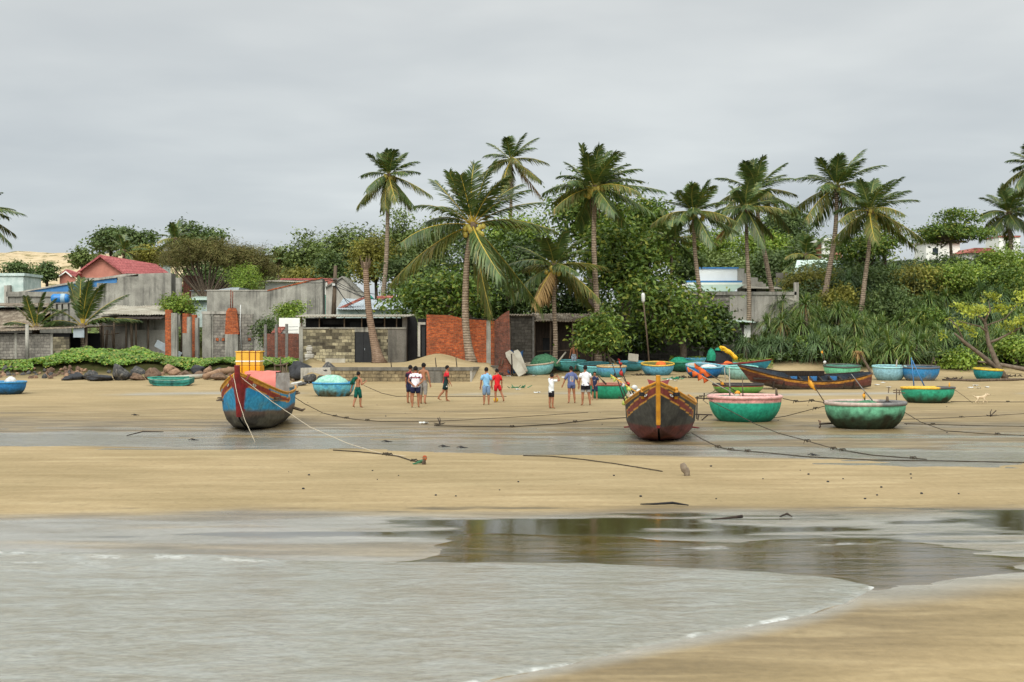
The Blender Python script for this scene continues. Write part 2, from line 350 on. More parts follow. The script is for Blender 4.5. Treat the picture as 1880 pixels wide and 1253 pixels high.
def fields(x, y, u, v):
    n1 = fbm(x * .22 + 5, y * .10 + 3, 4); n2 = fbm(x * .5 + 31, y * .55 + 12, 4); st = fbm(x * .16 + 40, y * .85 + 7, 5); st2 = fbm(x * .45 + 3, y * 2.3 + 70, 4)
    vt = 816 + 33 * np.clip(u / 1880, -.3, 1.3) + 8 * (n1 - .5) - 5 * np.exp(-((u - 700) / 200) ** 2)   # upper edge of the dry sand bar
    vb = np.interp(u, [0, 250, 450, 700, 1000, 1300, 1600, 1880], [944, 936, 924, 934, 934, 922, 925, 921]) + 14 * (n2 - .5)
    wet = .22 * np.ones_like(x)
    wet = np.maximum(wet, .10 + .9 * sstep(724, 775, v) * (1 - sstep(vt - 4, vt + 7, v)))
    wet = np.where((v > 728) & (v < 775), wet * (.55 + .9 * (st - .25)), wet)
    film = (1 - sstep(vt - 3, vt + 2, v)) * sstep(774, 800, v) * .95 * sstep(.535, .60, st * .6 + st2 * .4 + .10 * sstep(800, 818, v) * sstep(vt - 32, vt - 10, v) + .05)
    wetb = sstep(vb - 5, vb + 16, v)
    low = sdpoly(u, v, SWASH)            # sand below the tongue stays damp, then dries
    lower = ((u > 900) & (v > 1060)) | (v > 1230)
    wetlow = 1 - .80 * sstep(20, 300, low * .6) 
    wetl = np.where(lower & (low > 0), np.maximum(wetlow, .2 + .25 * (n2 - .4)), 1.0)
    wet = np.maximum(wet, wetb * wetl); wet = np.where(lower & (low > 0), wet * .8, wet)
    sdp = sdpoly(u, v, POOL)
    film2 = wetb * (1 - lower) * (.35 + .65 * sstep(.36, .54, st * .65 + st2 * .35)) * sstep(930, 956, v + 20 * (n2 - .5))
    film2 = np.maximum(film2, .55 * sstep(60, 0, sdp) * (1 - lower))
    film = np.maximum(film, film2)
    film = np.maximum(film, lower * (low > 0) * np.maximum(.75 * sstep(70, 0, low + 30 * (n2 - .5)), .85 * sstep(150, 0, sdp + 50 * (st - .5))))
    line = np.exp(-((v - 724.5 - 1.2 * np.sin(u * .01)) / 1.6) ** 2) * sstep(.35, .5, fbm(x * .12, y * .01 + 9))
    film = np.maximum(film, line * .9)
    reg = sstep(926, 938, v) * (1 - sstep(978, 1000, v)); pk = st * .55 + st2 * .45
    pool = reg * sstep(.555, .61, pk + .05 * sstep(500, 1300, u) - .06 * sstep(700, 300, u))
    pool = np.maximum(pool, sstep(1400, 1650, u) * sstep(922, 930, v) * (1 - sstep(1010, 1040, v)) * sstep(.54, .60, pk + .01)) * (1 - lower)
    return wet, film, n2, st, pool
wet, film, fn2, fst, poolA = fields(XX, YY, UU, VV)
inb = (YY > 6) & (YY < 78)
wet = np.where(YY > 6, wet, .6); wet = np.where(YY > 72, .10 + .12 * fst, wet); film = np.where(inb, film, 0); poolA = np.where(inb, poolA, 0)
ZZ = terrain(XX, YY)
near = (np.abs(UU - CX) < 2500)
ZZ = ZZ + np.where(near & (YY > 6) & (YY < 100), .05 * (fbm(XX * .5, YY * .5) - .5) * sstep(66, 80, YY) + (.012 * (fbm(XX * .9, YY * .9, 3) - .5)) * (1 - film), 0)
# gently raised sand bar, lower swash channel
up = np.where(YY > 94.5, 1.0, 0.0) * 1.0
upx = sstep(92, 96, YY + 2.5 * (fbm(XX * .4, YY * .4) - .5))
left_ = 1 - sstep(540, 600, UU); upx = np.maximum(upx, left_ * sstep(83, 84.5, YY)); upx = np.maximum(upx, sstep(1480, 1560, UU) * sstep(90.5, 92, YY + 1.5 * (fn2 - .5)))
dune = sstep(150, 170, YY) * (1 - sstep(330, 480, UU)); upx = upx * (1 - dune)
nr, nc = UU.shape
idx = np.arange(nr * nc).reshape(nr, nc)
quads = np.stack([idx[:-1, :-1], idx[:-1, 1:], idx[1:, 1:], idx[1:, :-1]], -1).reshape(-1, 4)
gm, t, b = newmat('beach_sand')
tcx = nd(t, 'ShaderNodeTexCoord'); ob = tcx.outputs['Object']
aw = nd(t, 'ShaderNodeAttribute', attribute_name='wet').outputs['Fac']; af = nd(t, 'ShaderNodeAttribute', attribute_name='film').outputs['Fac']
au = nd(t, 'ShaderNodeAttribute', attribute_name='upland').outputs['Fac']; ad = nd(t, 'ShaderNodeAttribute', attribute_name='dune').outputs['Fac']
mp = nd(t, 'ShaderNodeMapping'); mp.inputs['Scale'].default_value = (.35, 1.5, 1); t.links.new(ob, mp.inputs[0])
s1 = noi(t, mp.outputs[0], 1.0, 7, .62, .4); s2 = noi(t, ob, 7, 6, .7); s3 = noi(t, ob, .22, 3)
dry = ramp(t, s1, [(.28, A(184, 161, 119, .73)), (.52, A(194, 171, 130, .75)), (.76, A(204, 183, 143, .77))])
dry = mixc(t, ramp(t, s3, [(.4, 0.0), (.62, .5)]), dry, A(176, 157, 116, .66))
wcol = ramp(t, s1, [(.34, A(138, 117, 80, .42)), (.50, A(164, 141, 100, .50)), (.64, A(188, 165, 122, .60))])
col = mixc(t, aw, dry, wcol)
ap = nd(t, 'ShaderNodeAttribute', attribute_name='pool').outputs['Fac']
col = mixc(t, af, col, ramp(t, s1, [(.3, A(180, 174, 156, .50)), (.7, A(206, 202, 190, .60))]))
col = mixc(t, ap, col, A(96, 84, 56, .45))
earth = ramp(t, s2, [(.35, A(92, 84, 56, .5)), (.6, A(70, 78, 42, .5))])
col = mixc(t, au, col, earth)
dsp = noi(t, ob, .55, 6, .7); dcol = ramp(t, dsp, [(.40, A(140, 134, 92, .6)), (.47, A(206, 184, 146, .78)), (.7, A(222, 202, 166, .8))])
col = mixc(t, ad, col, dcol)
col = mixc(t, 1.0, col, ramp(t, s2, [(.3, .86), (.7, 1.1)]), 'MULTIPLY')
# drag lines, scuffs and footprints
mp2 = nd(t, 'ShaderNodeMapping'); mp2.inputs['Scale'].default_value = (.16, 3.4, 1); mp2.inputs['Rotation'].default_value = (0, 0, .03); t.links.new(ob, mp2.inputs[0])
ln = noi(t, mp2.outputs[0], 1.0, 5, .7, .3); mp3 = nd(t, 'ShaderNodeMapping'); mp3.inputs['Scale'].default_value = (2.2, 1.3, 1); t.links.new(ob, mp3.inputs[0]); ft_ = noi(t, mp3.outputs[0], 1.6, 3, .6, .6)
nf = mth(t, 'SUBTRACT', 1.0, af)
col = mixc(t, mth(t, 'MULTIPLY', nf, ramp(t, ln, [(.55, 0.0), (.66, .16)])), col, A(126, 108, 76, .55)); col = mixc(t, mth(t, 'MULTIPLY', nf, ramp(t, ft_, [(.60, 0.0), (.70, .20)])), col, A(132, 114, 82, .55))
t.links.new(col, b.inputs['Base Color'])
rg = mth(t, 'MULTIPLY_ADD', aw, -.58, .95); rg = mth(t, 'SUBTRACT', rg, mth(t, 'MULTIPLY', af, .33)); rg = mth(t, 'MAXIMUM', rg, .20); rg = mth(t, 'MULTIPLY', rg, mth(t, 'MULTIPLY_ADD', ap, -.8, 1.0))
t.links.new(rg, b.inputs['Roughness'])
spv = mth(t, 'MULTIPLY_ADD', aw, .16, .06); spv = mth(t, 'MULTIPLY_ADD', af, .22, spv); spv = mth(t, 'MULTIPLY', spv, mth(t, 'SUBTRACT', 1, au)); t.links.new(spv, b.inputs['Specular IOR Level']); b.inputs['IOR'].default_value = 1.4
bn = nd(t, 'ShaderNodeBump'); bn.inputs['Distance'].default_value = .035
t.links.new(mth(t, 'MULTIPLY', mth(t, 'MULTIPLY_ADD', af, -.35, .6), mth(t, 'MULTIPLY_ADD', ap, -.85, 1.0)), bn.inputs['Strength'])
t.links.new(mth(t, 'ADD', mth(t, 'ADD', mth(t, 'MULTIPLY', s2, .55), mth(t, 'MULTIPLY', s1, .8)), mth(t, 'MULTIPLY', ft_, -.9)), bn.inputs['Height']); t.links.new(bn.outputs[0], b.inputs['Normal'])
me = npmesh('sand', np.stack([XX, YY, ZZ], -1).reshape(-1, 3), quads, gm, smooth=True,
            attrs=dict(wet=wet.ravel(), film=film.ravel(), upland=upx.ravel(), dune=dune.ravel(), pool=poolA.ravel()))
tag(link('sand_ground', me), kind='structure')
def watermat(name, c1, c2, rough, b1, b2, sx, sy, dist=.02, patch=None):
    m, t, b = newmat(name); tcx = nd(t, 'ShaderNodeTexCoord'); ob = tcx.outputs['Object']
    mp = nd(t, 'ShaderNodeMapping'); mp.inputs['Scale'].default_value = (sx, sy, 1); t.links.new(ob, mp.inputs[0])
    f1 = noi(t, mp.outputs[0], b1, 6, .65, .6); f2 = noi(t, mp.outputs[0], b2, 4, .6, .2); f3 = noi(t, mp.outputs[0], 1.6, 8, .75, .8)
    af = nd(t, 'ShaderNodeAttribute', attribute_name='foam').outputs['Fac']
    col = ramp(t, f3, [(.40, c1), (.62, c2)])
    col = mixc(t, 1.0, col, ramp(t, f2, [(.3, .8), (.7, 1.15)]), 'MULTIPLY')
    ff = ramp(t, f2, [(.38, 0.0), (.55, 1.0)]); fo = mth(t, 'MULTIPLY', af, mth(t, 'MULTIPLY_ADD', ff, .75, .25))
    col = mixc(t, fo, col, (.72, .73, .70))
    t.links.new(col, b.inputs['Base Color'])
    t.links.new(mth(t, 'MULTIPLY_ADD', fo, .6, rough), b.inputs['Roughness'])
    b.inputs['IOR'].default_value = 1.333; b.inputs['Specular IOR Level'].default_value = .5
    bn = nd(t, 'ShaderNodeBump'); bn.inputs['Strength'].default_value = 1; bn.inputs['Distance'].default_value = dist
    t.links.new(mth(t, 'ADD', mth(t, 'MULTIPLY', f1, 1.0), mth(t, 'MULTIPLY', f2, .35)), bn.inputs['Height']); t.links.new(bn.outputs[0], b.inputs['Normal']); return m
def watersheet(name, sd, mat, zin, ramp_px, foam, mask):
    keep = mask & (sd < 14)
    ok = keep[:-1, :-1] & keep[:-1, 1:] & keep[1:, 1:] & keep[1:, :-1]
    q = np.stack([idx[:-1, :-1], idx[:-1, 1:], idx[1:, 1:], idx[1:, :-1]], -1)[ok]
    un, inv = np.unique(q, return_inverse=True)
    z = np.zeros_like(sd) + ZZ + zin * np.tanh(-sd / ramp_px) 
    V = np.stack([XX, YY, z], -1).reshape(-1, 3)[un]
    me = npmesh(name, V, inv.reshape(-1, 4), mat, smooth=True, attrs=dict(foam=foam.ravel()[un]))
    return tag(link(name, me), kind='structure')
en = fbm(XX * .8 + 9, YY * .8, 4) - .5; en2 = fbm(XX * 3.1 + 2, YY * 3.1, 3) - .5
mn = near & (YY > 8) & (YY < 60)
sdS = sdpoly(UU, VV, SWASH) + en * 26 + en2 * 10
lowedge = (VV > 1078)
foamS = np.where(lowedge, .8 * sstep(-15, -2, sdS) * sstep(.46, .60, fbm(XX * 2.4, YY * 1.6, 5)), .25 * sstep(-8, -2, sdS) * sstep(.55, .65, fbm(XX * .9, YY * .9 + 4)))
# two small wave crests running in on the left
for (a, b0, b1, u0, u1, amp) in ((1010, 0, 24, -400, 560, .9), (1032, 0, 10, -400, 370, .6)):
    cv_ = a + (UU - u0) * b1 / 900 + 5 * (fbm(XX * .7, YY * .02 + a) - .5)
    foamS = np.maximum(foamS, .55 * amp * np.exp(-((VV - cv_) / 1.8) ** 2) * (1 - sstep(u1 - 120, u1, UU)) * sstep(.42, .6, fbm(XX * 2.2 + a, YY * .9)))

mw = watermat('swash_water', A(184, 178, 158, .52), A(194, 195, 184, .60), .17, 3.2, 15.0, .7, 1.7, .028)
crest = .035 * np.exp(-((VV - 1020 - UU * .012) / 5) ** 2) * (1 - sstep(420, 560, UU)) + .025 * np.exp(-((VV - 1042 - UU * .008) / 4) ** 2) * (1 - sstep(250, 370, UU))
ZZ_keep = ZZ; ZZ = ZZ + crest
watersheet('sea_water', sdS, mw, .016, 9, foamS, mn)
ZZ = ZZ_keep
sdP = sdpoly(UU, VV, POOL) + en * 40 + (fbm(XX * .30, YY * 1.3, 6) - .5) * 120
mpool = watermat('pool_water', A(146, 120, 68, .38), A(112, 98, 58, .32), .03, 1.1, 5.0, .45, 1.6, .008)
foamP = .6 * np.exp(-((VV - 1008 + (UU - 1300) * .035) / 2.5) ** 2) * sstep(1150, 1250, UU) * (1 - sstep(1600, 1700, UU)) * sstep(.45, .6, fbm(XX * 1.5, YY * 3))
watersheet('tidal_pool', sdP, mpool, .006, 14, foamP, mn)
vtm = 816 + 33 * np.clip(UU / 1880, -.3, 1.3)
nst = fbm(XX * .22 + 40, YY * 1.1 + 7, 5)
sdT = 2 + np.maximum(VV - vtm - 3 + 12 * en, (vtm - 17) - VV - 14 * (nst - .5) - 8 * sstep(1000, 600, UU)) * 3 + 130 * (fbm(XX * .22 + 4, YY * 1.5, 5) - .47)
mstr = watermat('stream_water', A(176, 166, 140, .42), A(184, 180, 166, .5), .2, 1.6, 7, .5, 1.6, .03)
watersheet('stream_water', sdT, mstr, .006, 12, np.zeros_like(XX), mn & (VV < 870) & (VV > 770))
# ------------------------------------------------------------------ vegetation
M['bark_palm'] = None
def barkmat(name, c1, c2, ring=0):
    m, t, b = newmat(name); tcx = nd(t, 'ShaderNodeTexCoord')
    f = noi(t, tcx.outputs['Object'], 5, 5, .65); col = ramp(t, f, [(.35, c1), (.65, c2)])
    b.inputs['Roughness'].default_value = .9; b.inputs['Specular IOR Level'].default_value = .15
    h = f
    if ring:
        wv = nd(t, 'ShaderNodeTexWave'); wv.bands_direction = 'Z'; wv.inputs['Scale'].default_value = ring; wv.inputs['Distortion'].default_value = 1.6; wv.inputs['Detail'].default_value = 2
        t.links.new(tcx.outputs['Object'], wv.inputs['Vector']); h = wv.outputs['Fac']
        col = mixc(t, 1.0, col, ramp(t, h, [(.1, .62), (.5, 1.1)]), 'MULTIPLY')
    t.links.new(col, b.inputs['Base Color'])
    bn = nd(t, 'ShaderNodeBump'); bn.inputs['Strength'].default_value = .6; bn.inputs['Distance'].default_value = .04
    t.links.new(h, bn.inputs['Height']); t.links.new(bn.outputs[0], b.inputs['Normal']); return m
M['bark_palm'] = barkmat('palm_bark', A(182, 162, 140, .78), A(144, 126, 106, .72), 2.0)
M['bark'] = barkmat('bark', A(112, 98, 82, .6), A(78, 66, 54, .55))
M['bark_l'] = barkmat('pale_bark', A(150, 134, 116, .65), A(118, 102, 86, .6))
M['frond'] = leafmat('palm_leaflets', (.024, .048, .017), (.060, .096, .034), (.11, .12, .05), .42, .45, .18)
M['frond_y'] = leafmat('old_palm_leaflets', (.042, .062, .018), (.085, .098, .030), (.16, .13, .05), .5, .35, .2)
M['frond_dead'] = leafmat('dead_palm_leaflets', (.14, .095, .05), (.24, .17, .10), None, .8, .1, .1)
M['rachis'] = pmat('frond_stalk', (.30, .27, .05), (.22, .24, .06), 2, .5)
M['rachis_y'] = pmat('yellow_frond_stalk', (.50, .36, .05), (.42, .32, .05), 2, .5)
M['coconut'] = pmat('coconut_husk', (.46, .42, .07), (.38, .28, .06), 3, .45)
M['fibre'] = pmat('palm_fibre', (.10, .072, .045), (.17, .12, .075), 6, .9, .3)
M['almond'] = leafmat('sea_almond_leaves', (.024, .052, .011), (.078, .122, .026), (.16, .18, .04), .5, .3, .22)
M['almond_d'] = leafmat('deep_green_leaves', (.016, .034, .010), (.045, .075, .020), None, .4, .45, .15)
M['bright'] = leafmat('bright_green_leaves', (.060, .105, .018), (.125, .185, .036), (.20, .24, .06), .45, .4, .25)
M['far'] = leafmat('far_tree_leaves', (.050, .078, .028), (.105, .140, .055), None, .55, .3, .2)
M['far_d'] = leafmat('far_dark_leaves', (.034, .060, .026), (.075, .108, .046), None, .55, .3, .2)
M['olive'] = leafmat('olive_leaves', (.085, .088, .020), (.15, .15, .038), None, .55, .3, .2)
M['needle'] = leafmat('casuarina_needles', (.052, .056, .024), (.090, .088, .038), (.10, .078, .04), .7, .15, .15)
M['pand'] = leafmat('pandanus_leaves', (.030, .062, .018), (.088, .138, .042), (.16, .17, .06), .4, .5, .15)
M['pand_b'] = leafmat('bluish_pandanus_leaves', (.034, .066, .034), (.075, .120, .060), None, .45, .45, .12)
M['vine'] = leafmat('beach_creeper_leaves', (.036, .085, .012), (.095, .165, .028), (.20, .20, .05), .45, .4, .22)
M['yel'] = leafmat('yellow_green_leaves', (.13, .17, .028), (.24, .27, .055), None, .45, .4, .3)
def frond_mesh(d, Lm, droop, rng, n=40, lw=.06, ll=.95, hang=.25, mats=None, wind=.10, mi_r=0):
    d = np.array(d) / np.linalg.norm(d); sdv = np.cross(d, [0, 0, 1.0]) * rng.normal(0, .16)
    s = np.linspace(0, 1, 13); wv = np.array([wind, 0, 0])
    def path(q):
        q = np.asarray(q)[..., None]
        return Lm * (q * d + q ** 2 * (np.array([0, 0, -droop]) + wv + sdv))
    def tang(q):
        q = np.asarray(q)[..., None]; v = d + 2 * q * (np.array([0, 0, -droop]) + wv + sdv); return v / np.linalg.norm(v, axis=-1, keepdims=True)
    V = []; Fq = []; mi = []
    # stalk: flattened 4-sided tube
    T = tang(s); Bv = np.cross(T, [0, 0, 1.0]); 
    bad = np.linalg.norm(Bv, axis=1) < .15; Bv[bad] = np.cross(T[bad], [0, 1, .2]); Bv /= np.linalg.norm(Bv, axis=1, keepdims=True); Nn = np.cross(Bv, T)
    r = (.055 * (1 - s) ** .8 + .008)[:, None] * (Lm / 4.5) ** .5; p = path(s)
    ring = np.stack([p + Bv * r, p + Nn * r * .6, p - Bv * r, p - Nn * r * .6], 1); V.append(ring.reshape(-1, 3))
    for i in range(12):
        for j in range(4): Fq.append((i * 4 + j, i * 4 + (j + 1) % 4, i * 4 + 4 + (j + 1) % 4, i * 4 + 4 + j)); mi.append(0)
    base = 52
    q = np.linspace(.14, .995, n); T = tang(q); Bv = np.cross(T, [0, 0, 1.0]); bad = np.linalg.norm(Bv, axis=1) < .15; Bv[bad] = np.cross(T[bad], [0, 1, .2]); Bv /= np.linalg.norm(Bv, axis=1, keepdims=True)
    p = path(q); env = np.clip(np.minimum((q + .05) / .35, 1) * (1 - .55 * np.clip((q - .6) / .4, 0, 1)), .25, 1)
    for sg in (-1, 1):
        l = ll * env * rng.uniform(.85, 1.12, n); hg = hang * rng.uniform(.6, 1.5, n)
        dr = sg * Bv * .8 + T * (.5 + .5 * q[:, None]) + rng.normal(0, .07, (n, 3)) + np.stack([np.full(n, wind * 1.2), np.zeros(n), -hg * .5], 1)
        dr /= np.linalg.norm(dr, axis=1, keepdims=True)
        wd = T - dr * (T * dr).sum(1, keepdims=True); wd /= np.linalg.norm(wd, axis=1, keepdims=True) + 1e-9; wd *= lw / 2
        mid = p + dr * (l * .55)[:, None] + np.stack([0 * hg, 0 * hg, -hg * l * .12], 1)
        tip = p + dr * (l * .95)[:, None] + np.stack([0 * hg + wind * .4 * l, 0 * hg, -hg * l * .62], 1)
        vv = np.stack([p - wd * .6, p + wd * .6, mid + wd, mid - wd, tip + wd * .15, tip - wd * .15], 1).reshape(-1, 3)
        b0 = base + 6 * np.arange(n)
        for k in b0: Fq += [(k, k + 1, k + 2, k + 3), (k + 3, k + 2, k + 4, k + 5)]; mi += [1, 1]
        V.append(vv); base += 6 * n
    return npmesh('frond', np.concatenate(V), np.array(Fq), mats, mi=mi)
def palm(label, crown, base, Y, Rpx, nf, seed, cat='palm tree', name='coconut_palm', group=None, spec=None, nuts=0, r0=.17, bend=.0, skirt=0, lo=-.5, old=.3, far=False, base_z=None, ybase=None, rach=None, dens=1.0):
    rng = np.random.RandomState(seed); s_ = S(Y)
    c = P(*crown, Y); yb = ybase or Y
    if base is None: bx, bz = c.x, gz(c.x, Y)
    else:
        q = P(*base, yb); bx = q.x; bz = gz(q.x, yb) if base_z is None else q.z
    b0 = Vector((bx, yb, bz - .25)); root = thing(name, label, cat, (bx, yb, bz), 0, group)
    if nf == 0: pass
    H = c.z - b0.z; path = []; rr = []
    for i in range(15):
        t_ = i / 14; p_ = b0.lerp(c, t_); off = bend * math.sin(math.pi * t_) ; p_.x += off + .04 * math.sin(t_ * 9 + seed)
        path.append(p_ - Vector((bx, yb, bz))); rr.append(r0 * (1 - .38 * t_) + r0 * .75 * math.exp(-t_ * 14))
    MB().tube(path, rr, 9).build('trunk', M['bark_palm'], root, smooth=True)
    co = c - Vector((bx, yb, bz))
    k = MB(); k.ball(co - Vector((0, 0, .12)), (.26, .26, .38)); 
    for i in range(10):
        a = rng.uniform(0, 6.28); k.tube([co + Vector((.12 * math.cos(a), .12 * math.sin(a), .1)), co + Vector((.3 * math.cos(a), .3 * math.sin(a), -.35 - .3 * rng.rand()))], [.05, .02], 4)
    if skirt:
        for i in range(skirt):
            a = rng.uniform(0, 6.28); k.tube([co, co + Vector((.4 * math.cos(a), .4 * math.sin(a), -.6)), co + Vector((.35 * math.cos(a), .35 * math.sin(a), -1.5 - rng.rand()))], [.05, .06, .02], 4)
    k.build('crown_fibre', M['fibre'], root)
    Lm = Rpx * s_ * 1.22
    lst = []
    if spec:
        for (dx, dz, ln) in spec: lst.append((dx, rng.uniform(-.45, .35), dz, ln))
    for i in range(nf):
        t_ = (i + .5) / nf; az = i * 2.39996 + seed; el = 1.35 - (1.35 - lo) * t_ ** .85 + rng.normal(0, .08)
        lst.append((math.cos(az) * math.cos(el), math.sin(az) * math.cos(el), math.sin(el), rng.uniform(.85, 1.1) * (.85 + .15 * math.cos(el))))
    n = int((24 if far else 58) * dens)
    for (dx, dy, dz, ln) in lst:
        el = dz / math.sqrt(dx * dx + dy * dy + dz * dz + 1e-9); o_ = el < .08 and rng.rand() < old + .15
        dead = (not spec) and el < -.35 and rng.rand() < .10
        d = (dx, dy, dz + (.28 if el > -.2 else .1)); dr = (.20 + .16 * max(0, 1 - abs(el))) * rng.uniform(.8, 1.3)
        me = frond_mesh(d, Lm * ln, dr, rng, n, .12 if far else .074, .21 * Lm + .15, .25 + .6 * max(0, .35 - el), [M['rachis_y'] if (o_ or rach) else M['rachis'], M['frond_dead'] if dead else (M['frond_y'] if o_ else M['frond'])])
        link('frond', me, root, co)
    for i in range(nuts):
        a = rng.uniform(3.2, 6.2); rr_ = rng.uniform(.36, .66)
        if i == 0: nm = MB(); nm.ball((0, 0, 0), (.155, .155, .185)); nut = nm.build('coconut', M['coconut'], root, smooth=True); ob_ = nut
        else: ob_ = nut.copy(); C.objects.link(ob_)
        ob_.parent = root; ob_.location = co + Vector((rr_ * math.cos(a), rr_ * math.sin(a), rng.uniform(-.62, -.02)))
    return root
GP = 'coconut palms along the shore'
palm('big leaning coconut palm with wide drooping fronds before the orange brick wall', (868, 414), (866, 668), 85.5, 122, 7, 3, spec=[(-.55, .95, .95), (-.12, 1, 1.05), (.18, 1, 1.05), (.38, .9, .8), (-.95, .42, 1.0), (-.8, .75, 1.0), (-1, -.12, 1.05), (-.95, -.42, 1.15), (.12, -.95, .95), (.62, -.72, 1.1), (1, .02, 1.0), (1, .42, .95), (.75, .85, .95), (-.7, .1, .8), (.5, .3, .9), (-.2, .7, .9), (.35, -.6, .8)], nuts=14, r0=.25, bend=-.45, group=GP, rach=True)
palm('tall straight coconut palm with a heavy bunch of yellow coconuts above the dark trees', (1091, 345), (1100, 655), 92, 86, 26, 11, nuts=20, r0=.22, bend=-.1, group=GP, skirt=5)
palm('short coconut palm standing before the dark shack', (1018, 489), (1019, 668), 91, 78, 20, 5, nuts=5, r0=.18, group=GP, lo=-.75, old=.5)
palm('slender coconut palm rising behind the topless palm trunk, fruit under its crown', (714, 322), (690, 530), 125, 60, 22, 23, nuts=10, r0=.24, bend=.3, group=GP, skirt=6, lo=-1.0)
palm('distant coconut palm with browning fronds above the big leaning palm', (938, 294), None, 140, 60, 17, 31, nuts=0, r0=.22, group=GP, lo=-.9, old=.6)
palm('coconut palm with curved trunk in front of the white parapet house', (1274, 390), (1310, 655), 96, 68, 20, 41, nuts=4, r0=.19, bend=-.35, group=GP, lo=-.55)
palm('coconut palm of the crossed pair whose trunk leans to the right', (1386, 352), (1432, 585), 108, 72, 22, 53, nuts=5, r0=.21, bend=-.2, group=GP, lo=-.7)
palm('lower coconut palm of the crossed pair with an upright trunk', (1369, 382), (1374, 640), 103, 62, 17, 61, nuts=0, r0=.19, bend=.1, group=GP, lo=-.9)
palm('tall coconut palm leaning right on the bank, left of its shorter neighbour', (1537, 344), (1510, 578), 108, 82, 22, 71, nuts=4, r0=.23, bend=.25, group=GP, lo=-.7, skirt=4)
palm('coconut palm with yellow stalks on the bank, shorter than its left neighbour', (1598, 388), (1577, 572), 104, 76, 20, 83, nuts=4, r0=.2, bend=.15, group=GP, lo=-.6, old=.6)
palm('bushy coconut palm beside the right edge above the hillside houses', (1852, 392), (1858, 480), 126, 62, 26, 97, nuts=0, r0=.2, group=GP, lo=-.7)
palm('coconut palm cut by the right edge of the view', (1900, 305), (1905, 500), 118, 58, 20, 101, r0=.22, group=GP, lo=-.7)
palm('coconut palm whose fronds poke in at the left edge of the view', (-46, 392), (-52, 600), 105, 66, 22, 113, r0=.22, group=GP, lo=-.7)
GY = 'young coconut palms without trunks beside the blue water tank'
palm('young trunkless palm left of the blue water tank', (66, 604), (66, 625), 98, 58, 0, 121, spec=[(-.95, .3, 1), (-.7, .8, 1.05), (-.3, 1, 1.1), (.08, 1, 1.15), (.4, 1, 1.05), (.75, .7, 1), (.95, .2, .9)], r0=.15, rach=True, group=GY, old=.1)
palm('larger young trunkless palm right of the blue water tank', (152, 600), (152, 625), 97.6, 76, 0, 131, spec=[(-.95, .15, .95), (-.85, .6, 1.0), (-.45, 1, 1.15), (-.15, 1, 1.2), (.12, 1, 1.1), (.45, 1, 1.2), (.8, .75, 1.15), (1, .25, 1.1), (.6, .2, .7)], r0=.17, rach=True, group=GY, old=.1)
GF = 'small far palms among the trees'
for (px, py, Y, r_, lb) in ((512, 478, 150, 26, 'small far palm right of the brown casuarina'), (228, 462, 158, 36, 'far palm above the red roofed house'), (322, 440, 150, 38, 'far palm left of the round tree, behind the casuarina'),
                          (1480, 470, 128, 52, 'palm with thin drooping fronds behind the white roof'), (1232, 440, 100, 60, 'palm with dark hanging fronds inside the sea almond shade')):
    palm(lb, (px, py), None, Y, r_, 14, int(px), far=True, r0=.14, lo=-.5, group=GF, name='far_palm')
# topless palm trunk
c0 = G(697, 667, 70); tr = thing('dead_palm_trunk', 'topless dead palm trunk leaning in front of the mottled block house', 'palm trunk', c0)
pp = [P(697 + (671 - 697) * t_ - 6 * math.sin(math.pi * t_), 672 - 190 * t_, c0.y) - c0 for t_ in [i / 12 for i in range(13)]]
MB().tube(pp, [.30 * math.exp(-i * .9) + .245 - .007 * i for i in range(13)], 10).build('trunk', barkmat('dead_palm_bark', A(172, 146, 124, .75), A(140, 116, 96, .7), 2.6), tr, smooth=True)
kk = MB(); e_ = pp[-1]
for i in range(9):
    a = i * .7; kk.tube([e_ - Vector((0, 0, .35)) + Vector((.2 * math.cos(a), .2 * math.sin(a), 0)), e_ + Vector((.34 * math.cos(a), .3 * math.sin(a), .1 + .15 * (i % 3)))], [.05, .02], 4)
kk.build('frond_stubs', M['fibre'], tr)
# ---- broadleaved trees
def leafquads(p, nrm, size, aspect, rng):
    n = len(p); nrm = nrm / (np.linalg.norm(nrm, axis=1, keepdims=True) + 1e-9)
    t_ = rng.normal(0, 1, (n, 3)); t_ -= nrm * (t_ * nrm).sum(1, keepdims=True); t_ /= np.linalg.norm(t_, axis=1, keepdims=True) + 1e-9
    b_ = np.cross(nrm, t_); l = (size * rng.uniform(.65, 1.3, n))[:, None]
    V = np.stack([p - t_ * l * .5, p + b_ * l * aspect * .5 + nrm * l * .06, p + t_ * l * .5 - nrm * l * .1, p - b_ * l * aspect * .5 + nrm * l * .06], 1)
    return V.reshape(-1, 3), np.arange(4 * n).reshape(-1, 4)
def lobes_for(hw, hd, hh, n, rng, flat=.65):
    """lobes filling an ellipsoid of half-sizes hw, hd, hh centred on 0"""
    L_ = []
    for i in range(n):
        v = rng.normal(0, 1, 3); v /= np.linalg.norm(v); v[2] = v[2] * 1.15 + .08
        k = rng.uniform(.40, .74); r_ = rng.uniform(.30, .50)
        L_.append((np.array([v[0] * hw, v[1] * hd, v[2] * hh]) * k, np.array([hw, hd, max(hh, .55 * hw) * flat / .65 * .75 if hh > .3 * hw else hh]) * r_))
    L_.append((np.zeros(3), np.array([hw, hd, hh]) * .6)); return L_
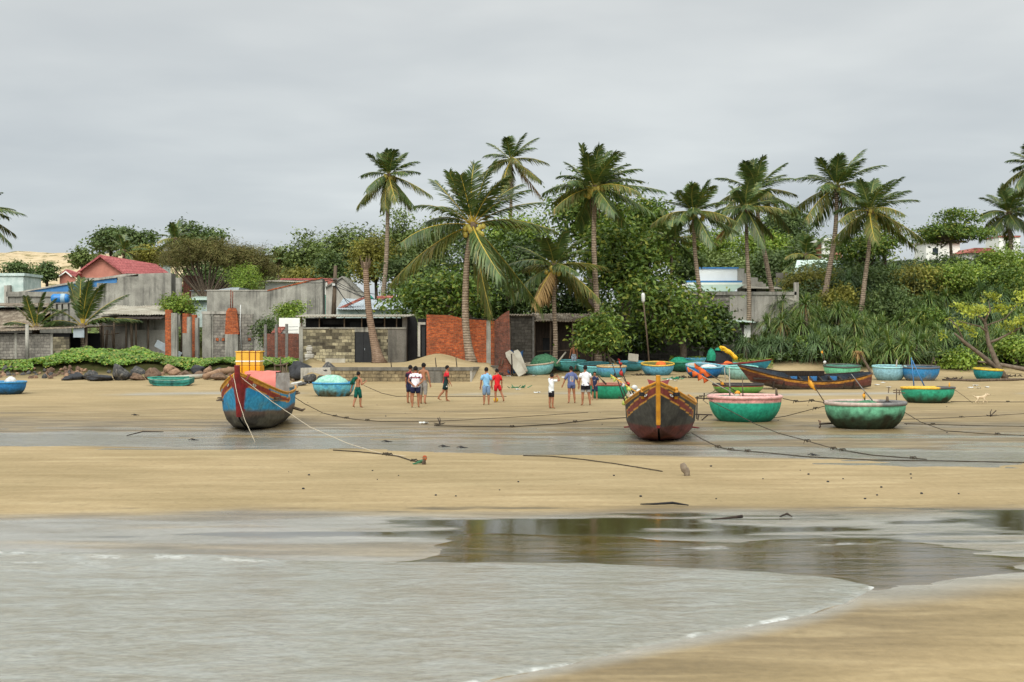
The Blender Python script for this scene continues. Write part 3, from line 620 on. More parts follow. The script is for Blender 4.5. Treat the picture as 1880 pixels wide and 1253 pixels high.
def crown_mesh(lobes, nclump, per, cr, size, aspect, rng, mat, up=.5, flat=.6, lowcut=-.75):
    ar = np.array([(r[0] * r[1] * r[2]) ** .667 for c, r in lobes]); pk = rng.choice(len(lobes), nclump, p=ar / ar.sum())
    d = rng.normal(0, 1, (nclump, 3)); d /= np.linalg.norm(d, axis=1, keepdims=True); d[:, 2] = np.where(d[:, 2] < lowcut, -d[:, 2], d[:, 2])
    cc = np.array([lobes[i][0] for i in pk]) + d * np.array([lobes[i][1] for i in pk]) * rng.uniform(.72, 1.08, (nclump, 1))
    p = np.repeat(cc, per, 0) + rng.normal(0, 1, (nclump * per, 3)) * cr * np.array([1, 1, flat])
    nn = np.repeat(d, per, 0) * .55 + np.array([0, 0, up]) + rng.normal(0, .45, p.shape)
    V, Fq = leafquads(p, nn, size, aspect, rng)
    return npmesh('crown', V, Fq, mat)
def tree(label, px, top, bot, wpx, Y, seed, mat='far', name='broadleaf_tree', cat='tree', group=None, leaf=.3, nclump=None, per=26, cr=None, nl=9, asp=.55, tk=.16, up=.5, flat=.6, bark='bark', base=None, limbs=True, depth=.8, lowcut=-.75, fl=.65):
    rng = np.random.RandomState(seed); s_ = S(Y); c = P(px, (top + bot) / 2, Y); hw = wpx * s_ / 2; hh = (bot - top) * s_ / 2
    bx = c.x if base is None else P(base, 600, Y).x; g0 = gz(bx, Y); root = thing(name, label, cat, (bx, Y, g0), 0, group)
    lb = lobes_for(hw, hw * depth, hh, nl, rng, fl); co = c - Vector((bx, Y, g0))
    vol = (hw * hw * hh) ** .667; nclump = nclump or int(30 + 26 * vol / (leaf / .3) ** 1.2); cr = cr or .18 * (hw * hw * hh) ** .333 + .12
    link('crown', crown_mesh(lb, nclump, per, cr, leaf, asp, rng, M[mat], up, flat, lowcut), root, co)
    k = MB(); fork = Vector((co.x * .5, 0, max(.3, co.z - hh * .55)))
    k.tube([(0, 0, -.4), (fork.x * .3 + .1, 0, fork.z * .5), fork], [tk * 1.3, tk * 1.05, tk * .9], 7)
    if limbs:
        for lc, lr in lb[:-1]:
            e = co + Vector(lc); m_ = fork.lerp(e, .5) + Vector(rng.normal(0, .12 * hw, 3)); k.tube([fork, m_, e], [tk * .6, tk * .38, tk * .12], 5)
    k.build('trunk', M[bark], root, smooth=True); return root
GL = 'far trees behind the left houses'
tree('round dense tree on the skyline, leftmost behind the dune', 203, 407, 476, 84, 172, 1, 'far_d', group=GL, leaf=.42, nl=10)
tree('rounded tree on the skyline just right of the leftmost round tree', 254, 418, 478, 72, 168, 2, 'far_d', group=GL, leaf=.42)
tree('tall dome shaped tree behind the brown casuarina', 352, 401, 478, 96, 158, 3, 'far_d', group=GL, leaf=.42, nl=10)
tree('low dark shrub at the foot of the dune beside the mint house', 32, 482, 520, 76, 150, 4, 'far_d', 'shrub', 'shrub', GL, leaf=.36)
tree('small round shrub alone before the dune', 86, 489, 520, 52, 148, 5, 'far_d', 'shrub', 'shrub', GL, leaf=.36)
tree('loose shrub on the dune left of the red gable', 150, 457, 492, 54, 160, 6, 'far', 'shrub', 'shrub', GL, leaf=.36)
tree('pale shrub behind the red roof ridge', 268, 452, 490, 70, 163, 7, 'olive', 'shrub', 'shrub', GL, leaf=.36)
GC = 'trees behind the middle houses'
for a in (('broad pale tree above the long grey wall', 566, 424, 520, 78, 150, 11, 'far'), ('tall full tree between the pale tree and the slender palm', 640, 398, 515, 112, 156, 12, 'far'),
          ('tree with open crown right of the slender palm', 735, 402, 520, 92, 154, 13, 'far'), ('large tree behind the left fronds of the big leaning palm', 786, 388, 530, 104, 150, 14, 'far'),
          ('tree with bright crown under the distant browning palm', 950, 388, 520, 150, 135, 16, 'bright'), ('dark tree filling the gap behind the big palm trunk', 872, 420, 560, 120, 128, 17, 'far_d'),
          ('low tree behind the grey gable house', 604, 470, 545, 90, 138, 18, 'far_d'), ('rounded tree behind the white roofed house', 745, 470, 570, 110, 126, 19, 'far_d')):
    tree(*a, group=GC, leaf=.36, nl=11)
tree('yellowish tree behind the top of the dead palm trunk', 690, 440, 540, 100, 132, 15, 'olive', group=GC, leaf=.3, nl=10)
tree('low scrubby bush in front of the far pale tree', 575, 492, 522, 110, 140, 20, 'olive', 'shrub', 'shrub', GC, leaf=.3)
GS = 'leafy trees around the yards'
tree('round bush with yellowish leaves over the left brick posts', 334, 543, 580, 68, 103, 21, 'bright', 'shrub', 'shrub', GS, leaf=.2, asp=.6)
tree('leafy bush above the fence posts beside the block house', 533, 556, 600, 72, 103, 22, 'bright', 'shrub', 'shrub', GS, leaf=.2)
tree('grey green feathery bush behind the fence posts', 500, 572, 655, 62, 98, 23, 'far_d', 'shrub', 'shrub', GS, leaf=.2)
tree('bright rounded bush under the casuarina above the grey wall', 446, 490, 540, 80, 120, 24, 'bright', 'shrub', 'shrub', GS, leaf=.2, asp=.35)
tree('dense dark shrub screen under the casuarina limbs', 400, 488, 560, 190, 138, 25, 'far_d', 'shrub', 'shrub', GL, leaf=.36)
# casuarina: fanned limbs, needles
rng = np.random.RandomState(9); Y = 127; root = thing('casuarina_tree', 'wide brown casuarina with bare fanned limbs behind the grey walls', 'tree', (P(385, 540, Y).x, Y, gz(P(385, 540, Y).x, Y)))
k = MB(); o_ = Vector(root.location); lb = []
for i in range(34):
    t_ = i / 33; ex = 312 + 190 * t_ + rng.uniform(-8, 8); ey = 505 - 62 * math.sin(math.pi * (t_ * .62 + .28)) * rng.uniform(.55, 1) + 12 * abs(t_ - .4)
    a0 = P(372 + 22 * t_, 548, Y) - o_; e_ = P(ex, ey, Y + rng.uniform(-3, 3)) - o_; m_ = a0.lerp(e_, .5) + Vector((-.5 + 1.0 * t_, 0, .35))
    k.tube([a0, m_, e_], [.10, .055, .015], 4)
    if rng.rand() < .92: lb.append((np.array(e_.lerp(m_, .18)), np.array([1.0, 1.1, .62]) * rng.uniform(.8, 1.5)))
for i in range(10): lb.append((np.array(P(320 + 180 * rng.rand(), 452 + 34 * rng.rand(), Y + rng.uniform(-2, 3)) - o_), np.array([1.4, 1.2, .8])))
k.tube([(0, 0, -.5), P(380, 548, Y) - o_], [.3, .25], 7)
k.build('trunk', M['bark_l'], root)
link('crown', crown_mesh(lb, 1250, 34, .30, .38, .12, rng, M['needle'], .8, .7), root)
GA = 'sea almond trees by the shacks'
A_ = dict(leaf=.36, asp=.5, bark='bark_l', group=GA, name='sea_almond_tree', nl=14, per=22)
tree('tall sea almond tree rising behind the palm with yellow coconuts', 1085, 318, 480, 160, 103, 31, 'almond', tk=.3, **A_)
tree('sea almond tree whose crown tops the dark mass right of the coconut laden palm', 1185, 350, 490, 150, 105, 32, 'almond', tk=.3, **A_)
tree('largest sea almond tree with a broad dark crown over the shacks', 1148, 415, 575, 205, 99, 33, 'almond', tk=.35, **A_)
tree('wide low sea almond tree over the grey block wall', 1232, 508, 640, 186, 93.5, 34, 'almond', tk=.22, base=1255, **A_)
tree('deep green tree behind the short palm', 985, 425, 580, 150, 104, 36, 'almond_d', tk=.3, **A_)
tree('spreading sea almond tree hanging over the brick yard', 822, 508, 594, 205, 97, 37, 'almond', tk=.22, base=890, **A_)
tree('dark tree between the big leaning palm and the short palm', 935, 500, 590, 130, 99, 38, 'almond_d', tk=.2, **A_)
tree('small bright sea almond sapling leaning over the basket boats', 1108, 578, 664, 112, 88.6, 35, 'almond', 'sea_almond_tree', 'tree', GA, leaf=.30, asp=.5, nl=8, tk=.08, bark='bark_l', base=1120)
GR = 'trees on the hill behind the right houses'
for a in (('leafy hill tree left of the crossed palms', 1318, 425, 520, 130, 150, 41, 'bright'), ('tall blue green hill tree right of the crossed palms', 1444, 372, 480, 120, 160, 42, 'far_d'),
          ('bright hill tree between the trunks of the crossed palms', 1400, 418, 520, 130, 146, 43, 'bright'), ('low hill tree just above the white parapet', 1330, 462, 540, 140, 136, 44, 'far'),
          ('hill tree behind the stepped side wall', 1425, 455, 550, 110, 132, 45, 'far_d'), ('small hill tree left of the white roofed pavilion', 1478, 430, 530, 70, 140, 46, 'far_d'), ('hill tree in the dark gap beside the sea almonds', 1255, 440, 540, 100, 128, 47, 'far_d')):
    tree(*a, group=GR, leaf=.34, nl=12)
GB = 'trees and shrubs on the right bank'
B_ = dict(group=GB, leaf=.27, asp=.5, bark='bark_l')
tree('airy tree with open twigs right of the two bank palms', 1622, 392, 470, 110, 118, 51, 'almond', nclump=120, per=14, nl=12, **B_)
tree('leafy tree behind the trunks of the two bank palms', 1580, 428, 500, 130, 117, 52, 'almond', nl=10, **B_)
tree('umbrella shaped tree with layered branches against the sky', 1745, 416, 450, 165, 114, 53, 'almond', tk=.13, flat=.25, nl=16, fl=.25, per=22, nclump=210, lowcut=-.15, name='umbrella_tree', **B_)
link('crown', crown_mesh(lobes_for(2.6, 2.2, .9, 7, np.random.RandomState(4), .4), 60, 20, .35, .27, .5, np.random.RandomState(5), M['almond'], .6, .3), [o for o in bpy.data.objects if o.name.startswith('umbrella_tree')][0], P(1748, 402, 114) - Vector([o for o in bpy.data.objects if o.name.startswith('umbrella_tree')][0].location))
tree('bright leafy tree at the right edge below the bushy palm', 1850, 455, 520, 110, 112, 54, 'bright', nl=10, **B_)
tree('dark hedge like tree under the umbrella tree', 1735, 474, 520, 190, 112.5, 55, 'almond_d', nl=12, **B_)
for i, (px, tp, bt, wd, Y, mt, lb_) in enumerate(((1500, 492, 570, 120, 113, 'olive', 'olive shrub beside the white pavilion'), (1590, 482, 560, 140, 110, 'far_d', 'dull green shrub behind the bank palm trunks'), (1675, 485, 560, 150, 109, 'olive', 'olive shrub on the bank left of the umbrella tree trunk'),
        (1765, 488, 550, 150, 108, 'bright', 'bright shrub on the bank right of the umbrella tree trunk'), (1850, 480, 560, 130, 107, 'almond', 'tall leafy shrub at the right edge of the bank'), (1545, 530, 590, 110, 106, 'olive', 'yellowish shrub between the two bank palm trunks'), (1630, 530, 600, 110, 104, 'far_d', 'dark shrub right of the yellow stalked bank palm'))):
    tree(lb_, px, tp, bt, wd, Y, 60 + i, mt, 'shrub', 'shrub', GB, leaf=.24, nl=8, limbs=False)
tree('small dark sea almond tree leaning right over the lattice wall', 1305, 562, 652, 96, 95, 51, 'almond_d', name='sea_almond_tree', group=GA, leaf=.34, tk=.12, base=1290); tree('dark low sea almond bush against the yard wall behind the lamp pole', 1165, 590, 660, 110, 96.2, 52, 'almond_d', name='sea_almond_tree', group=GA, leaf=.34, tk=.12)
tree('dark undergrowth tree behind the plank shack roof', 1055, 520, 625, 130, 106, 48, 'almond_d', name='sea_almond_tree', group=GA, leaf=.3, tk=.2); tree('dark undergrowth tree behind the yard wall', 1190, 525, 640, 150, 107, 49, 'almond_d', name='sea_almond_tree', group=GA, leaf=.3, tk=.2); tree('dark undergrowth tree behind the orange brick yard', 880, 530, 620, 130, 106, 50, 'almond_d', name='sea_almond_tree', group=GA, leaf=.3, tk=.2)
for i, (px, tp, bt, wd, Y, lb_) in enumerate(((1862, 612, 668, 70, 92.5, 'fresh bright green bush behind the leaning bare tree'), (1760, 640, 690, 64, 91.6, 'bright green bush at the foot of the bank left of the leaning bare tree'), (1700, 560, 615, 80, 100, 'rounded leafy bush halfway up the bank'), (1470, 620, 670, 70, 94, 'rounded leafy bush low on the bank behind the long brown boat'))):
    tree(lb_, px, tp, bt, wd, Y, 70 + i, 'bright' if i < 2 else 'almond', 'shrub', 'shrub', GB, leaf=.24, nl=8, limbs=False)
# ---- pandanus
def rosette_np(c, n, Lm, rng, w=.075, up=.35):
    V = []; 
    az = rng.uniform(0, 6.283, n); el = rng.uniform(-.25, 1.35, n); l = Lm * rng.uniform(.75, 1.2, n)
    d = np.stack([np.cos(az) * np.cos(el), np.sin(az) * np.cos(el), np.sin(el)], 1)
    side = np.stack([-np.sin(az), np.cos(az), 0 * az], 1); ws = [w * .8, w, w * .75, w * .12]
    ts = [0, .36, .7, 1.0]
    rows = [c + d * (l * t_)[:, None] + np.stack([0 * l, 0 * l, -.62 * l * t_ ** 2.2 * np.clip(np.cos(el) + .25, 0, 1)], 1) for t_ in ts]
    V = np.stack([x for r_, w_ in zip(rows, ws) for x in (r_ - side * w_ / 2, r_ + side * w_ / 2)], 1).reshape(-1, 3)
    b0 = 8 * np.arange(n); Fq = np.concatenate([np.stack([b0 + 2 * j, b0 + 2 * j + 1, b0 + 2 * j + 3, b0 + 2 * j + 2], 1) for j in range(3)])
    return V, Fq
pvars = []
for i in range(5):
    rng = np.random.RandomState(200 + i); Vs = []; Fs = []; n0 = 0; st = MB(); nr_ = 7 + i % 3
    for k in range(nr_):
        c = np.array([rng.uniform(-1.15, 1.15), rng.uniform(-.9, .9), rng.uniform(.35, 1.5)])
        V, Fq = rosette_np(c, 104, 1.3, rng, .046); Vs.append(V); Fs.append(Fq + n0); n0 += len(V)
        st.tube([(c[0] * .4, c[1] * .4, -.5), (c[0] * .8, c[1] * .8, c[2] * .5), tuple(c)], [.07, .06, .06], 5)
    pvars.append((np.concatenate(Vs), np.concatenate(Fs), st))
pm = [(npmesh('leaves', V, Fq, M['pand']), npmesh('leaves', V, Fq, M['pand_b']), st) for V, Fq, st in pvars]
stm = []
for i, (a_, b_, st) in enumerate(pm):
    o_ = st.build('stems', M['bark_l']); stm.append(o_.data); bpy.data.objects.remove(o_)
prng = np.random.RandomState(77)
rows_ = [(688, 1395, 1880, 54), (664, 1372, 1900, 50), (640, 1385, 1905, 50), (612, 1420, 1905, 52), (585, 1440, 1905, 56), (556, 1560, 1905, 56), (532, 1640, 1905, 60)]
def rowlab(r_, px):
    h = ['at the foot of the bank', 'low on the bank', 'low on the bank', 'halfway up the bank', 'halfway up the bank', 'high on the bank', 'on top of the bank'][r_]
    s_ = ' behind the long brown boat' if px < 1600 and r_ < 2 else (' behind the blue basket boats' if px < 1740 and r_ < 2 else (' around the leaning bare tree' if r_ < 3 and px > 1740 else ' below the bank palms' if px < 1620 else ' below the umbrella tree'))
    return ('bluish' if r_ >= 5 else 'green') + ' pandanus with long strap leaves ' + h + s_
for r_, (py, u0, u1, st_) in enumerate(rows_):
    u = u0 + prng.uniform(0, 20)
    while u < u1:
        g = G(u, py + prng.uniform(-6, 6), 88, 130); v_ = prng.randint(5); lab = rowlab(r_, u)
        if g.y > 91.2:
            root = thing('pandanus_bush', lab, 'pandanus', g, prng.uniform(0, 6.28), 'pandanus bushes on the right bank: ' + lab.split('leaves ')[1])
            sc_ = prng.uniform(.8, 1.12); root.scale = (sc_, sc_, sc_ * prng.uniform(.9, 1.15))
            link('leaves', pm[v_][1 if (r_ >= 5 or prng.rand() < .2) else 0], root); link('stems', stm[v_], root)
        u += st_ * prng.uniform(.75, 1.2)
for (px, py, bpy_, Y, lb_) in ((1478, 560, 625, 98, 'screw pine with a bare stalk and brown skirt left of the bank palms'), (1436, 592, 640, 97, 'shaggy screw pine with brown dead leaves beside the grey wall'), (1640, 500, 560, 113, 'dark spiky screw pine high on the bank')):
    rng = np.random.RandomState(int(px)); c = P(px, py, Y); g0 = gz(c.x, Y); root = thing('screw_pine', lb_, 'screw pine', (c.x, Y, g0)); co = c - Vector((c.x, Y, g0))
    MB().tube([(0, 0, -.4), (.08, 0, co.z * .5), co], [.16, .13, .12], 7).build('trunk', M['bark_l'], root, smooth=True)
    V, Fq = rosette_np(np.array(co), 90, 1.25, rng, .08); link('leaves', npmesh('leaves', V, Fq, M['pand']), root)
    V, Fq = rosette_np(np.array(co) - np.array([0, 0, .1]), 60, .9, rng, .07); V[:, 2] = co.z - np.abs(V[:, 2] - co.z) * 1.3; V[:, 0] = co.x + (V[:, 0] - co.x) * .65; link('dead_leaves', npmesh('dead_leaves', V, Fq, M['frond_dead']), root)
# leaning bare tree with yellow-green tufts
g = G(1848, 697, 80); rng = np.random.RandomState(8); root = thing('beach_tree', 'leaning half bare tree with yellow green leaf tufts at the right edge of the beach', 'tree', g)
q = lambda px, py, dy=0: P(px, py, g.y + dy) - g
k = MB()
for pth, r_ in (([q(1848, 700), q(1832, 672), q(1815, 630), q(1808, 590, .5), q(1790, 575, .6)], [.2, .17, .13, .09, .04]), ([q(1836, 682), q(1805, 655), q(1770, 628, -.5), q(1752, 612, -.8)], [.17, .13, .10, .04]), ([q(1815, 630), q(1835, 622), q(1862, 608, .6), q(1885, 596)], [.1, .07, .05, .03]),
               ([q(1812, 610), q(1800, 600), q(1760, 590, -.8)], [.07, .05, .02]), ([q(1808, 590), q(1818, 570), q(1815, 552)], [.07, .05, .02]), ([q(1770, 628), q(1758, 600), q(1742, 585)], [.06, .04, .02]), ([q(1806, 600), q(1845, 585), q(1868, 560)], [.05, .03, .015])): k.tube(pth, r_, 6)
k.build('trunk', M['bark_l'], root, smooth=True)
lb = [(np.array(q(px, py, rng.uniform(-1, 1))), np.array([.5, .5, .3]) * r_) for px, py, r_ in ((1756, 566, .9), (1742, 592, .8), (1735, 615, .7), (1770, 600, .9), (1785, 612, .6), (1790, 572, 1), (1815, 548, .9), (1803, 568, .8), (1840, 568, .9), (1870, 556, .8), (1862, 590, .9), (1885, 590, 1), (1776, 585, .7), (1880, 540, .8), (1850, 600, .7))]
link('crown', crown_mesh(lb, 72, 16, .17, .22, .5, rng, M['yel'], .5, .6), root)
g = G(1878, 684, 80); tr = MB(); tr.tube([P(1795, 664, 90.5), P(1830, 668, 90), P(1868, 676, 89.4), P(1930, 688, 88.6)], [.05, .10, .14, .18], 7); o_ = tr.build('fallen_trunk', M['bark_l'], smooth=True); tag(o_, 'grey fallen trunk lying behind the leaning bare tree', 'fallen tree')
c0 = P(1574, 655, 89); root = thing('broken_pandanus', 'drooping dead pandanus head on a bent stalk behind the mint basket boat', 'dead plant', (P(1600, 690, 89).x, 89, gz(P(1600, 690, 89).x, 89))); oo = Vector(root.location)
MB().tube([P(1602, 690, 89) - oo, P(1590, 668, 89) - oo, P(1577, 648, 89) - oo], [.1, .08, .07], 6).build('stalk', M['bark_l'], root)
V, Fq = rosette_np(np.array(P(1575, 644, 89) - oo), 90, .75, np.random.RandomState(3), .07); zc = (P(1575, 644, 89) - oo); V[:, 2] = zc.z - np.abs(V[:, 2] - zc.z) * 1.5; V[:, 0] = zc.x + (V[:, 0] - zc.x) * .7; link('dead_leaves', npmesh('dead_leaves', V, Fq, M['frond_dead']), root)
# ---- ground cover
def scatter(name, u0, u1, y0, y1, n, size, asp, mat, seed, hgt, kindlab, edge=None, up=.9, xw=False):
    rng = np.random.RandomState(seed); yy = rng.uniform(y0, y1, n); uu = rng.uniform(u0, u1, n); xx = (uu - CX) / F * yy
    if edge is not None: ok = edge(uu, yy, xx); uu, yy, xx = uu[ok], yy[ok], xx[ok]
    mound = fbm(xx * .9 + seed, yy * .9, 4); z = terrain(xx, yy) + hgt * (.15 + mound) * rng.uniform(.55, 1.05, len(xx))
    p = np.stack([xx, yy, z], 1); nn = np.stack([rng.normal(0, .45, len(xx)), rng.normal(-.35, .4, len(xx)), np.full(len(xx), up)], 1)
    V, Fq = leafquads(p, nn, size, asp, rng); o = link(name, npmesh(name, V, Fq, M[mat])); return tag(o, kindlab, 'ground cover', None, 'stuff')
ce = lambda u, y, x: (y > 84.3 + .5 * np.sin(u * .05) + 1.3 * fbm(x * .8, y * .8)) & ((u > 130) | (y < 90 - (130 - u) * .06)) & ((u < 300) | (y < 92.5 - .012 * (u - 300)))
scatter('beach_creeper', 36, 300, 83, 94, 30000, .17, .8, 'vine', 5, .55, 'bright green creeper covering the mound above the boulders', ce)
scatter('beach_creeper', 300, 548, 83, 93, 22000, .17, .8, 'vine', 6, .40, 'bright green creeper below the brick posts', ce)
scatter('beach_creeper', -60, 60, 84, 88, 3000, .17, .8, 'vine', 7, .3, 'strip of creeper below the left block shed', None)
scatter('undergrowth', 1380, 2420, 91.5, 124, 100000, .24, .5, 'almond_d', 8, 1.25, 'mixed undergrowth between the pandanus bushes on the right bank', lambda u, y, x: (y > 91.4 + 1.2 * fbm(x * .6, y * .1)) & (u > 1400 + 40 * fbm(x, y)))  # dark leaf colour paints the deep shadow in gaps between the rosettes
scatter('hill_scrub', -120, 2500, 122, 215, 56000, .55, .5, 'far', 12, 1.6, 'scrub covering the ground behind the houses', lambda u, y, x: ~((u < 480) & (y > 150)))
scatter('yard_weeds', 1230, 1420, 91, 97, 3500, .2, .4, 'bright', 14, .5, 'weeds in front of the grey block wall', None)
# ------------------------------------------------------------------ buildings and walls
class H:
    def __init__(s, name, label, cat, u, vb, Y, group=None, z=None):
        b = P(u, vb, Y); s.Y = Y; s.o = Vector((b.x, Y, b.z if z is None else z)); s.root = thing(name, label, cat, s.o, 0, group); s.k = S(Y)
    def X(s, u): return P(u, 600, s.Y).x - s.o.x
    def Z(s, v): return P(CX, v, s.Y).z - s.o.z
    def L(s, u, v, dy=0): return Vector((s.X(u), dy, s.Z(v)))
    def box(s, name, mat, u0, u1, v0, v1, y0, y1, parent=None, bevel=0, label=None, dz0=0):
        m = MB(); m.box((s.X(u0), y0, s.Z(v1) - dz0), (s.X(u1), y1, s.Z(v0))); o = m.build(name, M[mat], parent or s.root, bevel=bevel)
        if label: o['label'] = label
        return o
    def poly(s, name, mat, pts, y0, y1, parent=None):
        return MB().prism([(s.X(u), s.Z(v)) for u, v in pts], y0, y1).build(name, M[mat], parent or s.root)
    def roof(s, name, mat, u0, u1, vf, vb, y0, y1, parent=None, wl=.18, amp=.022, wob=.03, vf1=None, vb1=None):
        """corrugated sheet from the front edge to the back edge; vf1/vb1 give the right-hand ends"""
        x0, x1 = s.X(u0), s.X(u1); zf0, zb0 = s.Z(vf), s.Z(vb); zf1 = s.Z(vf1) if vf1 else zf0; zb1 = s.Z(vb1) if vb1 else zb0
        n = max(8, int((x1 - x0) / wl * 6)); xs = np.linspace(x0, x1, n); sl = 8; V = []
        for j in range(sl + 1):
            t_ = j / sl; y = y0 + (y1 - y0) * t_
            for a in (0, -.03):
                f_ = (xs - x0) / (x1 - x0); z = (zf0 * (1 - f_) + zf1 * f_) * (1 - t_) + (zb0 * (1 - f_) + zb1 * f_) * t_ + amp * np.sin((xs - x0) / wl * 2 * math.pi) + wob * (fbm(xs * .8 + s.Y, xs * 0 + y * .9) - .5) + a
                V.append(np.stack([xs, np.full(n, y), z], 1))
        V = np.concatenate(V); Fq = []; g = lambda j, a, i: (j * 2 + a) * n + i
        for j in range(sl):
            for i in range(n - 1):
                Fq.append((g(j, 0, i), g(j, 0, i + 1), g(j + 1, 0, i + 1), g(j + 1, 0, i))); Fq.append((g(j, 1, i), g(j + 1, 1, i), g(j + 1, 1, i + 1), g(j, 1, i + 1)))
        for i in range(n - 1):
            Fq.append((g(0, 0, i), g(0, 1, i), g(0, 1, i + 1), g(0, 0, i + 1))); Fq.append((g(sl, 0, i), g(sl, 0, i + 1), g(sl, 1, i + 1), g(sl, 1, i)))
        return link(name, npmesh(name, V, np.array(Fq), M[mat]), parent or s.root)
    def tube(s, name, mat, pts, r, parent=None, n=6):
        return MB().tube(pts, r, n).build(name, M[mat], parent or s.root, smooth=True)
# block house with the black door
h = H('block_house', 'mottled hollow block house with black double door and low corrugated roof', 'house', 640, 670, 88)
h.box('wall', 'block_y', 556, 651, 604, 672, 0, .2, dz0=.4); h.box('wall', 'block_y', 684, 712, 604, 672, 0, .2, dz0=.4); h.box('wall', 'conc', 651, 684, 604, 610, 0, .2)
h.box('corner_post', 'conc', 549, 556, 600, 672, -.03, .25, dz0=.4); h.box('wall', 'conc_d', 712, 746, 604, 672, .02, .22, dz0=.4)
h.box('wall', 'conc_d', 549, 556, 600, 672, .25, 5, dz0=.4); h.box('wall', 'block_d', 556, 738, 584, 672, 4.8, 5); h.box('wall', 'conc_d', 738, 746, 583, 672, .22, 5, dz0=.4)
h.box('sill_beam', 'conc', 556, 746, 601.5, 604, -.04, .24)
d_ = h.box('door', 'black', 652, 683, 610, 668.5, .06, .12)
h.box('door_leaf', 'black', 652.6, 667, 611, 668, .03, .058, d_); h.box('door_leaf', 'black', 668, 682.4, 611, 668, .03, .058, d_)
h.tube('handle', 'zinc', [h.L(669.5, 640, .02), h.L(669.5, 644, .02)], .015, d_)
for u in (553.5, 586, 632, 664, 706, 728): h.box('roof_post', 'wood', u - .9, u + .9, 583, 601.5, .02, .12)
h.box('loft_shade', 'dark', 556, 738, 584, 601.4, 1.2, 1.3)  # dark sheet set back, standing in for shade in the open loft
for (u0, u1, v0, v1) in ((560, 584, 590, 601.3), (590, 628, 588, 596), (640, 660, 592, 601.3), (670, 700, 589, 594)): h.box('stored_boards', 'conc_b', u0, u1, v0, v1, .7, 1.1)
h.roof('roof', 'fibro_l', 544, 750, 581, 576, -.5, 5.4)
# brick building and its door frame
h = H('brick_building', 'roofless orange brick building with a slanting wall top behind the sand mound', 'house', 855, 670, 87)
h.poly('front_wall', 'brick', [(783, 690), (783, 578), (826, 579), (850, 585), (893, 589), (893, 690)], 0, .2)
h.box('concrete_pilaster', 'conc', 893, 901, 589, 690, -.02, .22); h.poly('front_wall', 'brick', [(901, 690), (901, 589), (908, 590), (908, 690)], 0.01, .2)
h.poly('side_wall', 'brick2', [(908, 690), (908, 590), (921, 578), (935, 570), (938, 690)], .05, 3.2)
h.poly('side_wall', 'brick2', [(783, 690), (783, 579), (790, 579), (790, 690)], .2, 3)
h.box('back_wall', 'brick2', 790, 908, 585, 690, 3, 3.2)
f_ = h.box('door_frame', 'conc_l', 767, 771.5, 592, 655, -.05, .15); h.box('door', 'black', 774, 780, 597, 655, .12, .18); h.box('frame_head', 'conc_l', 771.5, 781, 592, 596.5, -.05, .15, f_)
h.tube('ridge_log', 'wood_d', [h.L(845, 584, .5), h.L(905, 588, .4), h.L(938, 592, .4)], .05)
# near-black rendered wall between
h = H('dark_wall', 'near-black rendered wall between the block house and the orange brick building', 'wall', 762, 668, 89)
h.poly('wall', 'conc_b', [(738, 690), (738, 583), (762, 581), (766, 592), (766, 690)], 0, .2); h.box('return_wall', 'conc_b', 766, 783, 585, 690, .6, .8)
# grey block wall strip + shack
h = H('grey_block_shed', 'grey block shed wall with a thin pale post beside the brick building', 'shed', 958, 668, 91.5)
h.box('wall', 'block_d', 938, 980, 580, 672, 0, .2, dz0=.3); h.box('post', 'pole_c', 977.5, 981, 576, 672, -.12, -.02, dz0=.3); h.roof('roof', 'fibro', 930, 984, 579, 576, -.3, 3)
h = H('plank_shack', 'dark plank shack with a sagging corrugated roof under the sea almonds', 'shack', 1040, 668, 93)
h.box('wall', 'wood_d', 981, 996, 588, 672, 0, .08, dz0=.4); h.box('wall', 'wood_d', 1021, 1110, 588, 672, 0, .08, dz0=.4); h.box('wall', 'wood_d', 996, 1021, 588, 621, 0, .08)
d_ = h.box('door', 'conc_b', 997, 1020, 626, 672, .04, .09, dz0=.4); h.box('door_gap', 'dark', 996.5, 1020.5, 621, 626, .05, .1, d_)
for u in (981, 1010, 1050, 1085, 1108): h.box('post', 'wood', u - 1.4, u + 1.4, 586, 672, -1.2, -1.08, dz0=.4)
h.roof('roof', 'fibro', 978, 1116, 590, 574, -1.5, 3.5, wob=.25); h.box('back_wall', 'wood_d', 981, 1110, 580, 672, 3, 3.1, dz0=.4)
h.tube('rail', 'wood', [h.L(985, 645, -1.3), h.L(1040, 643, -1.35), h.L(1110, 642, -1.3)], .03)
h = H('yard_wall', 'long grey block yard wall under the wide low sea almond tree', 'wall', 1220, 668, 98)
h.box('wall', 'block_d', 1112, 1288, 606, 675, 0, .2, dz0=.5); h.box('wall', 'block_d', 1302, 1345, 606, 675, 0, .2, dz0=.5); h.box('pier', 'conc', 1284, 1288, 600, 675, -.06, .26, dz0=.5)
fr = MB(); 
for i in range(7):
    fr.tube([h.L(1288, 615 + i * 8, .1), h.L(1302, 615 + i * 8 + 9, .1)], .02, 4); fr.tube([h.L(1302, 615 + i * 8, .1), h.L(1288, 615 + i * 8 + 9, .1)], .02, 4)
fr.build('lattice', M['pole_c'], h.root)
h = H('low_shed', 'half hidden shed with a pale green sheet roof below the grey compound wall', 'shed', 1350, 640, 101)
h.box('wall', 'conc_d', 1316, 1376, 592, 660, 0, .2, dz0=1); h.roof('roof', 'zinc_g', 1312, 1384, 590, 584, -.8, 3, vf1=592, vb1=588); h.box('window', 'white', 1366, 1378, 597, 620, -.03, .1); h.box('doorway', 'dark', 1348, 1366, 612, 660, -.02, .1, dz0=1)
